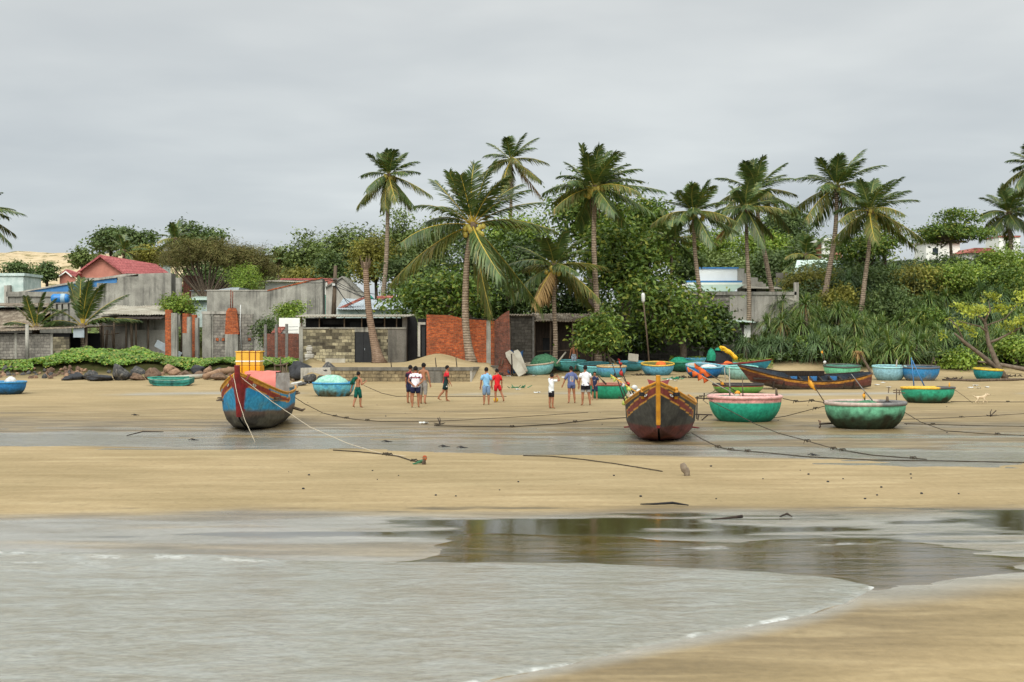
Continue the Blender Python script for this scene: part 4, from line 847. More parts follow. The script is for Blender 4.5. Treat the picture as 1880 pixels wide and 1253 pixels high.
# white parapet house
h = H('parapet_house', 'white house with blue trimmed parapet, green awning and stepped side wall', 'house', 1335, 600, 112)
h.box('parapet', 'white', 1284, 1361, 491, 516, 2.0, 2.2); h.box('blue_trim', 'blue', 1283, 1363, 489, 491.6, 1.9, 2.3); h.box('cornice', 'white', 1264, 1366, 518, 522, .9, 2.2); h.box('blue_trim', 'blue', 1263.5, 1366, 515, 518, .85, 2.2)
h.poly('side_wall', 'conc_l', [(1362, 600), (1362, 491), (1375, 491), (1375, 500), (1387, 500), (1387, 508), (1400, 508), (1400, 516), (1410, 516), (1410, 600)], 2.2, 2.4)
h.poly('awning', 'zinc_g', [(1262, 535), (1262, 523), (1366, 523), (1352, 531), (1347, 535.5)], -.3, .9)
h.box('wall', 'conc_l', 1258, 1366, 535, 600, .3, .5, dz0=1.5); h.box('wall', 'conc_l', 1366, 1412, 520, 600, 1.4, 1.6, dz0=1.5); h.box('pillar', 'white', 1252, 1263, 522, 600, -.1, .3)
h.roof('side_roof', 'fibro_l', 1362, 1434, 529, 523, -.4, 2, vf1=531, vb1=526); h.box('window', 'dark', 1374, 1394, 530, 538, 1.3, 1.42)
h.roof('lower_roof', 'zinc_g', 1270, 1380, 548, 543.5, -3.5, .3); h.box('window', 'dark', 1320, 1340, 536.5, 541, .22, .32)
h = H('compound_wall', 'weathered grey concrete compound wall behind the crossed palms', 'wall', 1400, 610, 106)
h.box('coping', 'conc', 1262, 1462, 536, 542, -.1, .35); h.box('wall', 'conc_l', 1340, 1458, 542, 625, 0, .25, dz0=2.5); h.box('wall', 'block_g', 1264, 1340, 542, 600, .05, .25, dz0=3)
h.box('pier', 'conc_l', 1458, 1466, 519, 590, -.1, .3, dz0=1); h.box('window', 'mint', 1400, 1412, 600, 618, -.02, .1); h.box('canopy', 'conc_d', 1340, 1392, 590, 592, -.5, 0)
# pavilion
h = H('blue_pavilion', 'building with white sheet roof over deep blue fascia beside the bank', 'house', 1495, 560, 118)
m = MB(); m.add([h.L(1452, 502, -1.2), h.L(1552, 500, -1.2), h.L(1556, 473, 3.6), h.L(1479, 474, 3.6), h.L(1452, 504.5, -1.2), h.L(1552, 502.5, -1.2), h.L(1556, 475, 3.6), h.L(1479, 476, 3.6)], [(0, 1, 2, 3), (7, 6, 5, 4), (0, 4, 5, 1), (1, 5, 6, 2), (2, 6, 7, 3), (3, 7, 4, 0)]); m.build('roof', M['zinc_g'], h.root); h.box('fascia', 'blue_d', 1455, 1492, 505, 516, -.1, .2); h.box('wall', 'conc_d', 1430, 1456, 500, 560, 1.2, 1.4, dz0=1.5); h.box('wall', 'white', 1492, 1540, 502, 560, .3, .5, dz0=1.5)
h.box('pillar', 'white', 1458, 1467, 518, 560, -.2, .2, dz0=1); h.box('column', 'white', 1478, 1484, 516, 560, .6, .8, dz0=1.5)
GH = 'houses half hidden on the hill behind the right bank'
h = H('hillside_house', 'cream villa with balconies half hidden behind the left bank palm', 'house', 1530, 500, 135, GH)
h.box('wall', 'pink', 1514, 1546, 444, 500, 0, 4, dz0=3); h.box('wall', 'white', 1508, 1528, 440, 500, -.5, 0, dz0=3); h.box('roof', 'white', 1505, 1550, 439, 443, -.9, 4.4)
h.box('window', 'glass', 1532, 1541, 452, 462, -.06, .1); h.box('balcony', 'mint', 1518, 1552, 478, 484, -1, -.52)
h = H('hillside_house', 'white hill house behind the umbrella tree trunk', 'house', 1720, 490, 138, GH)
h.box('wall', 'white', 1700, 1762, 446, 500, 0, 4, dz0=3); h.box('roof', 'fibro_l', 1697, 1766, 443, 446, -.4, 4.4); h.box('window', 'glass', 1712, 1722, 456, 468, -.05, .1)
h = H('hillside_house', 'hill house with faded red tiled roof right of the umbrella tree', 'house', 1800, 490, 134, GH)
h.box('wall', 'white', 1776, 1822, 464, 500, 0, 4, dz0=3); h.poly('roof', 'red_roof2', [(1770, 465), (1786, 456), (1816, 456), (1828, 465)], -.5, 4.5); h.box('window', 'glass', 1788, 1800, 470, 482, -.05, .1)
h = H('hillside_house', 'white block house with orange band behind the bushy palm at the right', 'house', 1850, 480, 140, GH)
h.box('wall', 'white', 1834, 1872, 436, 490, 0, 4, dz0=3); h.box('band', 'red_roof2', 1833, 1873, 433, 436, -.1, 4.1); h.box('window', 'glass', 1846, 1855, 446, 458, -.05, .1)
h = H('hillside_house', 'grey gabled hill house behind the right crossed palm', 'house', 1450, 500, 150, GH)
h.poly('wall', 'conc', [(1430, 520), (1430, 470), (1450, 462), (1470, 472), (1470, 520)], 0, 4); h.box('window', 'glass', 1444, 1452, 478, 488, -.05, .1)
# ---- left side
h = H('mint_house', 'pale mint flat roofed house cut by the left edge', 'house', 15, 560, 133)
h.box('wall', 'mint', -60, 43, 507, 560, 0, 5, dz0=2); h.box('parapet', 'mint', -60, 46, 502, 507, -.15, 5.1); h.box('side_step', 'conc_l', 12, 22, 525, 560, -.6, 0, dz0=1)
h = H('blue_roof_house', 'long weathered concrete house with sloping bright blue gable strip', 'house', 170, 590, 116)
h.poly('front_wall', 'conc', [(130, 600), (130, 556), (178, 540), (178, 520), (216, 520), (216, 508), (254, 508), (254, 503), (314, 501), (314, 600)], 0, .25)
h.poly('blue_gable', 'blue', [(30, 538.5), (128, 522), (128, 536)], .25, .35); h.poly('blue_gable', 'blue', [(129, 521.5), (213, 508), (213, 519), (129, 536)], .26, .36); h.poly('blue_gable', 'blue', [(225, 509), (252, 507.5), (252, 512.5)], .26, .36)
h.poly('roof_edge', 'conc_l', [(16, 539), (125, 519), (230, 503), (256, 503), (230, 507.5), (128, 521.8), (30, 538.5)], .1, 3)
h.box('parapet', 'conc', 12, 130, 536, 545, -.1, .2); h.box('wall', 'conc', 14, 130, 545, 600, .05, .3, dz0=2); h.box('pier', 'conc', 14, 19, 524, 536, -.1, .3); h.box('wall', 'conc_d', 307, 314, 502, 600, .25, 1.6, dz0=1)
h.box('back_wall', 'conc', 120, 307, 506, 600, 5, 5.2)
h = H('red_roof_house', 'salmon house with a large red tiled gable roof', 'house', 220, 540, 150)
h.poly('gable_wall', 'pink', [(146, 560), (146, 498), (185, 472), (228, 500), (228, 560)], 0, .25)
m = MB(); Lh = h.L
m.add([Lh(187, 468.5, -.5), Lh(232, 502.5, -.5), Lh(294, 501, 5), Lh(266, 481, 5)], [(0, 1, 2, 3)]); m.add([Lh(187, 468.5, -.5) - Vector((0, 0, .12)), Lh(232, 502.5, -.5) - Vector((0, 0, .12)), Lh(294, 501, 5) - Vector((0, 0, .12)), Lh(266, 481, 5) - Vector((0, 0, .12))], [(3, 2, 1, 0)])
m.add([Lh(187, 468.5, -.5), Lh(144, 500, -.5), Lh(200, 500, 6), Lh(266, 481, 5)], [(0, 3, 2, 1)]); m.build('roof', M['red_roof'], h.root)
h.poly('barge_board', 'red_roof', [(143, 501), (187, 468), (234, 503.5), (229, 503.5), (187, 472.5), (148, 501)], -.62, -.52)
h.poly('porch_gable', 'pink', [(118, 530), (118, 509), (131, 500), (146, 512), (146, 530)], -1.5, -1.3); h.poly('porch_roof', 'red_roof', [(114, 509), (131, 496), (153, 504), (148, 511), (131, 500), (118, 509)], -1.8, -.2); h.poly('barge_board', 'white', [(116, 509.6), (131, 499), (143, 509), (141, 510), (131, 501.5), (118, 510.6)], -1.9, -1.82)
h.poly('side_roof', 'red_roof', [(313, 514), (322, 518), (356, 545), (313, 545)], -6, 2); h.box('side_wall', 'conc_d', 314, 352, 545, 570, -5, 1)
h = H('upper_house', 'house with tin roof and glass window peeping over the red roof', 'house', 275, 500, 166)
h.box('wall', 'mint', 262, 298, 478, 510, 0, 4, dz0=2); h.roof('roof', 'fibro_l', 248, 303, 478, 473, -.6, 4.5); w_ = h.box('window', 'glass', 274, 294, 486, 497, -.05, .05); h.box('frame', 'white', 283, 284.5, 486, 497, -.08, -.05, w_)
h = H('tin_shack', 'cluttered sheds with pale and greenish tin roofs between the two grey walls', 'shed', 350, 560, 124)
h.box('wall', 'mint', 352, 380, 550, 580, 0, 3, dz0=1); h.roof('roof', 'zinc_g', 346, 384, 551, 543, -.6, 3); h.box('wall', 'conc_l', 336, 378, 532, 552, 3.2, 5, dz0=1); h.roof('roof', 'zinc', 334, 382, 532, 528, 3, 6); h.box('wall', 'brick2', 317, 342, 503, 540, 4, 5, dz0=2)
h = H('grey_wall_house', 'long bare cement house with a rising roof line in the middle left', 'house', 485, 580, 115)
h.box('wall', 'conc', 380, 490, 534, 590, 0, .25, dz0=2.5); h.poly('wall', 'conc', [(490, 610), (490, 534), (592, 511), (592, 610)], .02, .27); h.box('wall', 'conc_d', 587, 592, 512, 600, .3, 1.6, dz0=2); h.poly('roof', 'zinc', [(384, 534.5), (424, 528), (438, 528), (436, 534.5)], .3, 5); h.box('coping', 'conc_l', 379, 491, 532.5, 534.5, -.05, .3)
h.poly('coping', 'brick', [(491, 535), (491, 533), (592, 509), (592, 511.5)], -.03, .28)
h = H('red_ridge_house', 'white house with a thin red roof line behind the long cement house', 'house', 550, 560, 130)
h.box('wall', 'white', 487, 600, 519, 570, 0, 5, dz0=2); h.roof('roof', 'fibro_l', 484, 598, 518, 513, -.5, 3); h.box('ridge', 'red_roof', 505, 612, 509, 513, 3, 3.3); h.poly('tiled_roof', 'red_roof2', [(588, 530), (592, 513), (626, 510), (608, 528)], 1, 3); h.box('wall', 'teal', 593, 604, 542, 580, -1, -.8, dz0=1)
h = H('gable_house', 'grey cement gable house behind the utility pole', 'house', 632, 565, 126)
h.poly('gable_wall', 'conc_l', [(598, 600), (598, 528), (629, 509), (664, 543), (664, 600)], 0, .25); h.poly('roof_edge', 'conc', [(596, 528), (629, 507), (667, 544), (664, 544.5), (629, 510), (599, 528.5)], -.2, 5)
h = H('white_roof_house', 'low house with white corrugated roof and red ridge tiles behind dead palm trunk', 'house', 690, 585, 108)
h.box('wall', 'mint', 618, 748, 567, 600, 0, 4, dz0=2); h.roof('roof', 'zinc', 619, 752, 568, 546, -.6, 4, vb1=550); h.poly('ridge_tiles', 'red_roof2', [(620, 566), (660, 548), (668, 546), (668, 549), (628, 567)], -.1, .4); h.poly('ridge_tiles', 'teal', [(668, 545), (676, 540), (684, 548), (680, 549)], 1, 1.3); h.poly('ridge_tiles', 'red_roof2', [(684, 542), (720, 540), (720, 545), (684, 547)], 3.5, 4)
for u in (724, 729): h.tube('antenna', 'zinc', [h.L(u, 570, -.4), h.L(u, 522 + (u - 724) * 4, -.4)], .025)
# front left sheds
h = H('corrugated_shed', 'brown corrugated roof shed at the left edge above the block shed', 'shed', 30, 620, 106)
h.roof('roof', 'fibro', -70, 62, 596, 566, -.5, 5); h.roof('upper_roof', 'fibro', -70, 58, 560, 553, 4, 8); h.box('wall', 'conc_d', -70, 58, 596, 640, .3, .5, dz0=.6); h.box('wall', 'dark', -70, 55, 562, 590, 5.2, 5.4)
h = H('block_shed', 'grey hollow block shed with an old fibro sheet roof in front at the left', 'shed', 75, 660, 96)
h.box('wall', 'block_g', -70, 27, 614, 664, 0, .2, dz0=.6); h.box('pier', 'conc', 27, 31, 612, 664, -.04, .24, dz0=.6); h.box('wall', 'block_g', 31, 93, 614, 664, 0, .2, dz0=.6); h.box('pier', 'conc', 93, 97, 612, 664, -.04, .24, dz0=.6); h.box('wall', 'block_y', 97, 127, 619, 664, 0, .2, dz0=.6)
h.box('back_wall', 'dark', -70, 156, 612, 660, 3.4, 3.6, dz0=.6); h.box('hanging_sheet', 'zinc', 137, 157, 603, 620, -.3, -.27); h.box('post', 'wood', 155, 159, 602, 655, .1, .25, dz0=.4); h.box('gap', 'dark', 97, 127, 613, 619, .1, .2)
h.roof('roof', 'fibro', -74, 160, 612, 596, -.5, 3.8, wob=.12, vf1=601, vb1=598)
h.tube('old_post', 'conc', [h.L(58, 672, -.9), h.L(58, 596, -.9)], [.16, .12])
h = H('open_shed', 'dark open shed with pale sagging sheet roof and crooked posts', 'shed', 250, 645, 101)
h.roof('roof', 'fibro_l', 184, 306, 578, 560, -.6, 4, wob=.2); h.roof('lower_roof', 'wood_d', 222, 306, 586, 579, -1.6, .2, wl=.3); h.box('back_wall', 'conc', 180, 306, 575, 650, 2, 2.2, dz0=.5)
h.box('side_wall', 'conc_d', 180, 224, 580, 655, .8, 1, dz0=.5); h.box('tarp', 'conc_l', 226, 300, 606, 650, 1.2, 1.35, dz0=.4)
for u, v0, a in ((189, 592, 0), (197, 598, 1), (218, 588, 0), (238, 592, 0), (247, 588, 2), (256, 587, 0), (276, 585, 0), (201, 606, -3), (210, 607, 4)): h.tube('post', 'wood', [h.L(u + a, 655, -.6 - (u % 3) * .3), h.L(u, v0, -.6 - (u % 3) * .3)], .07 + .03 * (u % 2))
h.tube('rail', 'wood', [h.L(165, 602, -.9), h.L(240, 597, -.9)], .05); h.tube('rail', 'wood', [h.L(165, 618, -.9), h.L(225, 612, -.9)], .04)
o_ = MB().box((0, 0, 0), (1.9, .06, .5)).build('leaning_slats', M['zinc'], None, P(283, 636, 98), (.2, .5, .1)); 
o_.name = 'louvre_panel'; tag(o_, 'tilted pale slatted panel leaning beside the left brick post', 'panel')
GPo = 'unfinished brick and concrete house posts'
for i, (u0, u1, v0, v1, Y, lb, two) in enumerate(((303, 314, 569, 659, 94.5, 'tallest unfinished post, orange brick with a concrete half', (314, 325)), (335, 348, 576, 652, 97, 'unfinished post with brick upper half, middle of three', (345, 350)), (352, 362, 578, 642, 98.5, 'thin unfinished brick post, right of three', (360, 364)))):
    h = H('brick_post', lb, 'post', (u0 + u1) / 2, v1, Y, GPo)
    if i == 1: h.box('brick_shaft', 'brick', u0, u1 - 3, v0, 612, 0, .42); h.box('concrete_shaft', 'conc', u0, u1 - 3, 612, v1, .01, .41, dz0=.8)
    else: h.box('brick_shaft', 'brick', u0, u1 - (0 if i == 0 else 2), v0, v1, 0, .42, dz0=.8)
    h.box('concrete_face', 'conc', two[0] + (.3 if i == 0 else -2), two[1], v0 + 6, v1, -.02, .4, dz0=.8)
h = H('block_ruin', 'unfinished grey block wall with a tapering brick pillar and bare rebar', 'wall', 418, 652, 98.5)
h.box('wall', 'block_g', 391, 464, 577, 655, .1, .3, dz0=.8); h.box('wall', 'conc', 371, 391, 573, 655, .05, .3, dz0=.8); h.box('beam', 'conc_l', 370, 440, 572, 577, .02, .34); h.box('pier', 'conc', 376, 388, 581, 655, -.06, .05, dz0=.8)
pl = h.poly('brick_pillar', 'brick', [(414, 614), (417, 572), (421, 566), (433, 566), (436, 572), (440, 614)], -.3, .09); h.box('pillar_foot', 'conc', 415, 438, 614, 655, -.3, .09, dz0=.8)
for u in (424, 427.5): h.tube('rebar', 'brick2', [h.L(u, 568, -.1), h.L(u + .5, 532 + (u - 424), -.1)], .04)
for u in (396, 407, 455): h.box('loose_bricks', 'brick', u, u + 5, 621, 626, .02, .1)
h.tube('drain_pipe', 'plastic_w', [h.L(442, 560, -.05), h.L(441, 600, -.05), h.L(444, 648, -.05)], .03)
h = H('fence_wall', 'low brick wall behind three barbed wire fence posts', 'wall', 516, 655, 96)
h.box('brick_wall', 'brick2', 484, 548, 613, 662, 0, .2, dz0=.6); h.box('white_wall', 'white', 510, 548, 584, 613, .5, .62); h.poly('tiled_hip', 'red_roof2', [(496, 612), (506, 600), (524, 600), (514, 612)], .2, .45)
GFe = 'concrete fence posts strung with barbed wire'
for i, (u, v0, lb) in enumerate(((487, 596, 'left fence post strung with barbed wire before the low brick wall'), (507, 596, 'middle fence post strung with barbed wire before the low brick wall'), (526, 595, 'right fence post strung with barbed wire before the low brick wall'))):
    h = H('fence_post', lb, 'fence post', u, 657, 94.5, GFe); h.box('post', 'pole_c', u - 2.4, u + 2.4, v0, 657, 0, .16, dz0=.6)
    if i < 2:
        for v in (600, 606, 612): h.tube('wire', 'black', [h.L(u - (20 if i == 0 else 0), v, .08), h.L(u + 10, v + 1, .08), h.L(u + (20 if i == 0 else 40), v, .08)], .012, None, 4)
# retaining wall
rb = P(640, 690, 79); o = thing('retaining_wall', 'stained block retaining wall holding the sand terrace behind the boys', 'wall', (rb.x, 79, .1)); rl = Vector(o.location)
wl = lambda u, Y: P(u, 690, Y).x - rl.x
def wallseg(u0, y0, u1, y1, z0, z1, th, mat, nm, parent):
    a = Vector((wl(u0, y0), y0 - rl.y, 0)); b_ = Vector((wl(u1, y1), y1 - rl.y, 0)); d_ = (b_ - a).normalized(); n_ = Vector((-d_.y, d_.x, 0)) * th
    zs = [z0[0], z0[1], z1[1], z1[0]]; base = [a, b_, b_, a]
    vs = [Vector((p.x, p.y, z)) for p, z in zip(base, zs)] + [Vector((p.x + n_.x, p.y + n_.y, z)) for p, z in zip(base, zs)]
    return MB().add(vs, [(0, 1, 2, 3), (7, 6, 5, 4), (0, 4, 5, 1), (1, 5, 6, 2), (2, 6, 7, 3), (3, 7, 4, 0)]).build(nm, mat, parent)
wallseg(608, 78.9, 866, 78.9, (-.6, -.6), (.78, .78), .3, M['block_r'], 'wall', o); wallseg(606, 78.86, 868, 78.86, (.781, .781), (.97, .97), .36, M['conc_d'], 'coping', o)
wallseg(786, 78.62, 812, 78.62, (-.6, -.6), (.74, .74), .25, M['conc_d'], 'buttress', o)
wallseg(866, 78.88, 914, 85, (-.6, -.3), (.78, .80), .3, M['conc_l'], 'return_wall', o); wallseg(868, 78.84, 915, 85, (.782, .802), (.97, .92), .34, M['conc_d'], 'coping', o)
wallseg(552, 80.2, 610, 79.3, (-.2, -.4), (.9, .95), .3, M['conc_l'], 'wall', o)
# water tank
h = H('water_tank', 'blue horizontal water tank on a white pipe stand among the young palms', 'water tank', 110, 598, 104)
zc = (h.Z(540) + h.Z(557)) / 2; rr = (h.Z(540) - h.Z(557)) / 2
tk = MB(); xs_ = np.linspace(h.X(95), h.X(127), 15); tk.tube([(x, 0, zc) for x in xs_], [rr * (.72 if i in (0, 14) else .93 if i in (1, 13) else (1.03 if i % 3 == 0 else 1)) for i in range(15)], 18)
M['tank'] = pmat('tank_plastic', A(30, 116, 190, .8), A(50, 140, 206, .8), 1.5, .4, spec=.5); M['tank_w'] = pmat('tank_sunbleached', A(176, 200, 214, .8), A(140, 180, 205, .8), 2, .5)
tk.build('tank', M['tank'], h.root, smooth=True); tk2 = MB(); xs_ = np.linspace(h.X(113), h.X(121), 5); tk2.tube([(x, -.005, zc) for x in xs_], rr * 1.06, 18); tk2.build('band', M['tank_w'], h.root, smooth=True)
for u in (97, 102, 112, 124): h.tube('leg', 'pole_c', [h.L(u, 557, -.3 if u % 2 else .3), h.L(u + .5, 600, -.3 if u % 2 else .3)], .07)
h.box('platform', 'pole_c', 94, 128, 556.4, 558.6, -.5, .5)
# utility pole and cables
h = H('utility_pole', 'wooden utility pole tangled with cables before the gable house', 'utility pole', 614, 580, 108)
h.tube('pole', 'wood', [h.L(612, 590, 0), h.L(614, 540, 0), h.L(616, 488, 0)], [.19, .16, .13]); h.box('meter_box', 'plastic_w', 611, 616, 521, 525, -.35, -.15); h.box('cross_bar', 'pole_c', 608, 622, 512, 513.6, -.2, -.14)
for i, (u, v, dv) in enumerate(((520, 515, 3), (560, 520, 3), (690, 541, 6), (700, 552, 8), (650, 560, 7), (660, 575, 6), (745, 556, 8))):
    h.tube('cable', 'black', [h.L(615, 512 + i * 2.4, -.17), h.L((615 + u) / 2, (512 + i * 2.4 + v) / 2 + dv, -.3), h.L(u, v, -.4)], .022, None, 4)
# lamp pole on the beach
g = G(1192, 688, 70); h = H('lamp_pole', 'thin leaning pole topped with a pale lamp among the basket boats', 'lamp pole', 1192, 690, g.y, None, g.z)
h.tube('pole', 'wood', [h.L(1194, 692), h.L(1187, 610), h.L(1181, 552)], [.055, .05, .04]); m = MB(); m.tube([h.L(1181, 556), h.L(1181, 552), h.L(1180.6, 541), h.L(1180.5, 538)], [.07, .11, .12, .06], 10); m.build('lamp', M['plastic_w'], h.root, smooth=True)
# small upright things before the block house
g = G(568, 671, 75); h = H('stone_stele', 'grey carved stone stele before the mottled block house', 'stele', 568, 671, 86.5)
m = MB(); 
for v0, v1, r_ in ((672, 664, 9), (664, 658, 7), (658, 650, 8.2), (650, 645, 5), (645, 637, 5.6), (637, 634.5, 4)): m.box((h.X(568 - r_), -r_ * .02, h.Z(v0)), (h.X(568 + r_), r_ * .02 + .1, h.Z(v1) - .004))
m.build('stele', M['conc_l'], h.root, bevel=.06)
o_ = MB().box((-.62, -.03, 0), (.62, .03, .46)).build('white_board', M['fibro_l'], None, P(615.5, 672.5, 87.3), (-.12, 0, 0), bevel=.01); tag(o_, 'pale rectangular board leaning on the mottled block wall', 'board')
# ------------------------------------------------------------------ boats
M['hull'] = colmat('boat_paint', .5, .45, .34, 8, .3); M['hull_r'] = colmat('worn_boat_paint', .7, .3, .38, 8, .35)
M['rope'] = pmat('old_rope', A(92, 80, 62, .6), A(66, 58, 46, .6), 20, .9); M['rope_w'] = pmat('pale_rope', A(226, 212, 186, .8), A(200, 184, 156, .8), 20, .8)
M['net_m'] = pmat('mint_net', A(190, 232, 212, .8), A(140, 200, 176, .75), 9, .9, .6, 30); M['net_g'] = pmat('green_net', A(96, 152, 112, .75), A(60, 112, 80, .7), 9, .9, .8, 30); M['net_d'] = pmat('dark_net', A(58, 56, 56, .6), A(36, 36, 38, .6), 8, .95, .8, 30)
M['net_t'] = pmat('teal_net', A(40, 158, 120, .8), A(26, 120, 92, .7), 8, .9, .8, 30); M['orange'] = pmat('orange_cloth', A(240, 120, 50, .85), A(222, 96, 40, .8), 4, .7); M['amber'] = pmat('amber_cloth', A(238, 170, 50, .85), A(220, 146, 36, .8), 4, .7)
M['lime'] = pmat('lime_cloth', A(216, 226, 120, .85), A(196, 208, 96, .8), 4, .7); M['red'] = pmat('red_cloth', A(214, 66, 54, .8), A(180, 50, 44, .75), 4, .7); M['yellow'] = pmat('yellow_plastic', A(244, 196, 40, .85), A(232, 176, 30, .85), 3, .5)
M['tarp_b'] = pmat('blue_tarp', A(40, 92, 140, .75), A(28, 66, 108, .7), 3, .6, .4, 6)
def lerp3(a, b, f): f = np.asarray(f)[..., None]; return np.array(a) * (1 - f) + np.array(b) * f
def basket(label, u, vb, wpx, hpx, top, stain, rimc, inner=None, stain_h=.5, amt=.8, tilt=0, roll=0, band=None, rim2=None, seed=0, group=None, thw=2, Y=None, name='basket_boat', sink=.03, turn=0, flat=1.0, rim_r=.045, patch=None):
    g = G(u, vb) if Y is None else Vector((P(u, vb, Y).x, Y, gz(P(u, vb, Y).x, Y))); s_ = S(g.y); Rr = wpx * s_ / 2; g.y += Rr * .75; g.x = P(u, vb, g.y).x; g.z = gz(g.x, g.y); s_ = S(g.y); Rr = wpx * s_ / 2; hh = hpx * s_
    root = thing(name, label, 'basket boat', (g.x, g.y, g.z - sink), R(turn), group)
    root.rotation_euler = (R(tilt), R(roll), R(turn)) if not turn else (R(tilt), R(roll), R(turn))
    if tilt or roll: root.location.z += Rr * .60 * abs(math.sin(R(tilt))) * .55 + Rr * .55 * abs(math.sin(R(roll))) * .5
    na = 56; ts = np.concatenate([[0], np.linspace(.0, 1, 19)]); V = []; Cc = []
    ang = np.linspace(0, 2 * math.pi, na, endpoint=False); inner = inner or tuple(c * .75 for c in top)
    def prof(t_): return .66 + .34 * (1 - (1 - t_) ** 2.4) ** .85
    for i, t_ in enumerate(ts):
        r_ = Rr * (prof(t_) if i else .02) * (1 + .012 * np.sin(ang * 3 + seed) + .008 * np.sin(ang * 5 + seed * 2))
        rise = (.10 * hh * (1 - min(1, t_ * 6)) ** 2 if i else 0)
        z = np.full(na, hh * t_) + (0 if i else 0)
        V.append(np.stack([r_ * np.cos(ang), r_ * np.sin(ang) * flat, z], 1))
        n1 = fbm(ang * 5 + seed * 7.1, np.full(na, t_ * 4.0) + seed, 4); n2 = fbm(ang * 14 + seed * 3.3, np.full(na, t_ * 3.0) + seed * 1.7, 3)
        f_ = np.clip(sstep(stain_h + .28, stain_h - .28, t_ + (n1 - .5) * .55 + (n2 - .5) * .25) * amt + .45 * amt * sstep(.56, .72, n2) * sstep(1.05, .3, t_), 0, 1)
        c = lerp3(top, stain, f_)
        if patch is not None: c = lerp3((0, 0, 0), (1, 1, 1), np.ones(na)) * 0 + c * (1 - sstep(.55, .66, n1)[:, None]) + np.array(patch) * sstep(.55, .66, n1)[:, None]
        if band is not None: c = np.where((t_ > .80), np.array(band)[None], c)
        Cc.append(c)
    no = len(ts)
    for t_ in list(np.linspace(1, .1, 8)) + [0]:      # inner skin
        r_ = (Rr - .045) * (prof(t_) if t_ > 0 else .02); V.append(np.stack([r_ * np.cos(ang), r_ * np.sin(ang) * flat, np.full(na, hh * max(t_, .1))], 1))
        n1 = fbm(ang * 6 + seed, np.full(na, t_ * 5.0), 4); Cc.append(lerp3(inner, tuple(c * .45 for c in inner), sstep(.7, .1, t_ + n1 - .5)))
    V = np.concatenate(V); Cc = np.concatenate(Cc); rows_ = no + 9
    i0 = np.arange(na); Fq = np.concatenate([np.stack([j * na + i0, j * na + (i0 + 1) % na, (j + 1) * na + (i0 + 1) % na, (j + 1) * na + i0], 1) for j in range(rows_ - 1)])
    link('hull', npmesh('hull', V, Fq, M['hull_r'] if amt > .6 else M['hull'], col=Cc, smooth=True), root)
    nb = 8; rv = []; rc = []
    for a in ang:
        for j in range(nb):
            b_ = 2 * math.pi * j / nb; q_ = Rr * (1 + .012 * math.sin(a * 3 + seed)) + rim_r * math.cos(b_); rv.append((q_ * math.cos(a), q_ * math.sin(a) * flat, hh + rim_r * 1.15 * math.sin(b_)))
            rc.append(rim2 if (rim2 is not None and (-1.35 < ((a + math.pi) % (2 * math.pi)) - math.pi < .9)) else rimc)
    Fr = [(i * nb + j, ((i + 1) % na) * nb + j, ((i + 1) % na) * nb + (j + 1) % nb, i * nb + (j + 1) % nb) for i in range(na) for j in range(nb)]
    link('rim', npmesh('rim', np.array(rv), np.array(Fr), M['hull'], col=np.array(rc), smooth=True), root)
    for k in range(thw):
        y_ = Rr * (.28 if k else -.22); x_ = math.sqrt(max(.01, Rr * Rr - y_ * y_)) - .03
        MB().box((-x_, y_ - .06, hh - .13), (x_, y_ + .06, hh - .09)).build('thwart', M['wood'], root, bevel=.01)
    root['_h'] = hh; root['_r'] = Rr
    return root
def mound(name, label, cat, parentless_at, rx, ry, rz, mat, seed, par=None):
    n = 26; V = []; 
    for i in range(10):
        th = i / 9 * math.pi / 2
        for j in range(n):
            a = 2 * math.pi * j / n; k_ = 1 + .38 * (float(fbm(math.cos(a) * 1.6 + seed, math.sin(a) * 1.6 + i * .35 + seed)) - .5)
            V.append((rx * math.cos(th) * math.cos(a) * k_, ry * math.cos(th) * math.sin(a) * k_, rz * math.sin(th) * k_))
    Fq = [(i * n + j, i * n + (j + 1) % n, (i + 1) * n + (j + 1) % n, (i + 1) * n + j) for i in range(9) for j in range(n)]
    o = link(name, npmesh(name, np.array(V), np.array(Fq), M[mat], smooth=True), par, parentless_at)
    if label: tag(o, label, cat)
    return o
GN = 'round basket boats on the beach'
BB = {}
k_ = .86
def cc(r, g, b):
    m_ = (r + g + b) / 3; return A(r + (m_ - r) * .12, g + (m_ - g) * .12, b + (m_ - b) * .12, k_)
BB['pink'] = basket('teal green basket boat with a pink rim and pink band', 1367, 776, 132, 46, cc(34, 172, 136), cc(16, 110, 88), cc(232, 172, 160), cc(30, 130, 104), .30, .8, 0, 0, cc(226, 150, 140), None, 1, GN, rim_r=.055)
BB['moss'] = basket('mint basket boat stained with dark moss, its grey rim tied with red', 1587, 789, 145, 47, cc(112, 196, 150), cc(46, 48, 28), cc(190, 166, 150), cc(92, 128, 104), .66, .95, 0, 0, None, cc(120, 116, 112), 2, GN, rim_r=.055)
BB['yr'] = basket('teal basket boat with half yellow and half grey rim near the dog', 1703, 741, 95, 28, cc(44, 170, 130), cc(58, 62, 44), cc(238, 184, 40), cc(50, 120, 96), .38, .9, -1, 0, None, cc(82, 80, 78), 3, GN, patch=None)
BB['net'] = basket('weathered light blue basket boat heaped with pale mint net', 613, 729, 76, 25, cc(96, 186, 204), cc(84, 84, 60), cc(40, 140, 190), cc(80, 140, 150), .42, .9, 0, 0, None, None, 4, GN, patch=cc(70, 160, 200))
BB['left'] = basket('deep blue basket boat cut by the left edge', 14, 725, 66, 23, cc(28, 116, 182), cc(50, 66, 60), cc(60, 140, 190), cc(40, 90, 130), .35, .85, 0, 0, None, None, 5, GN)
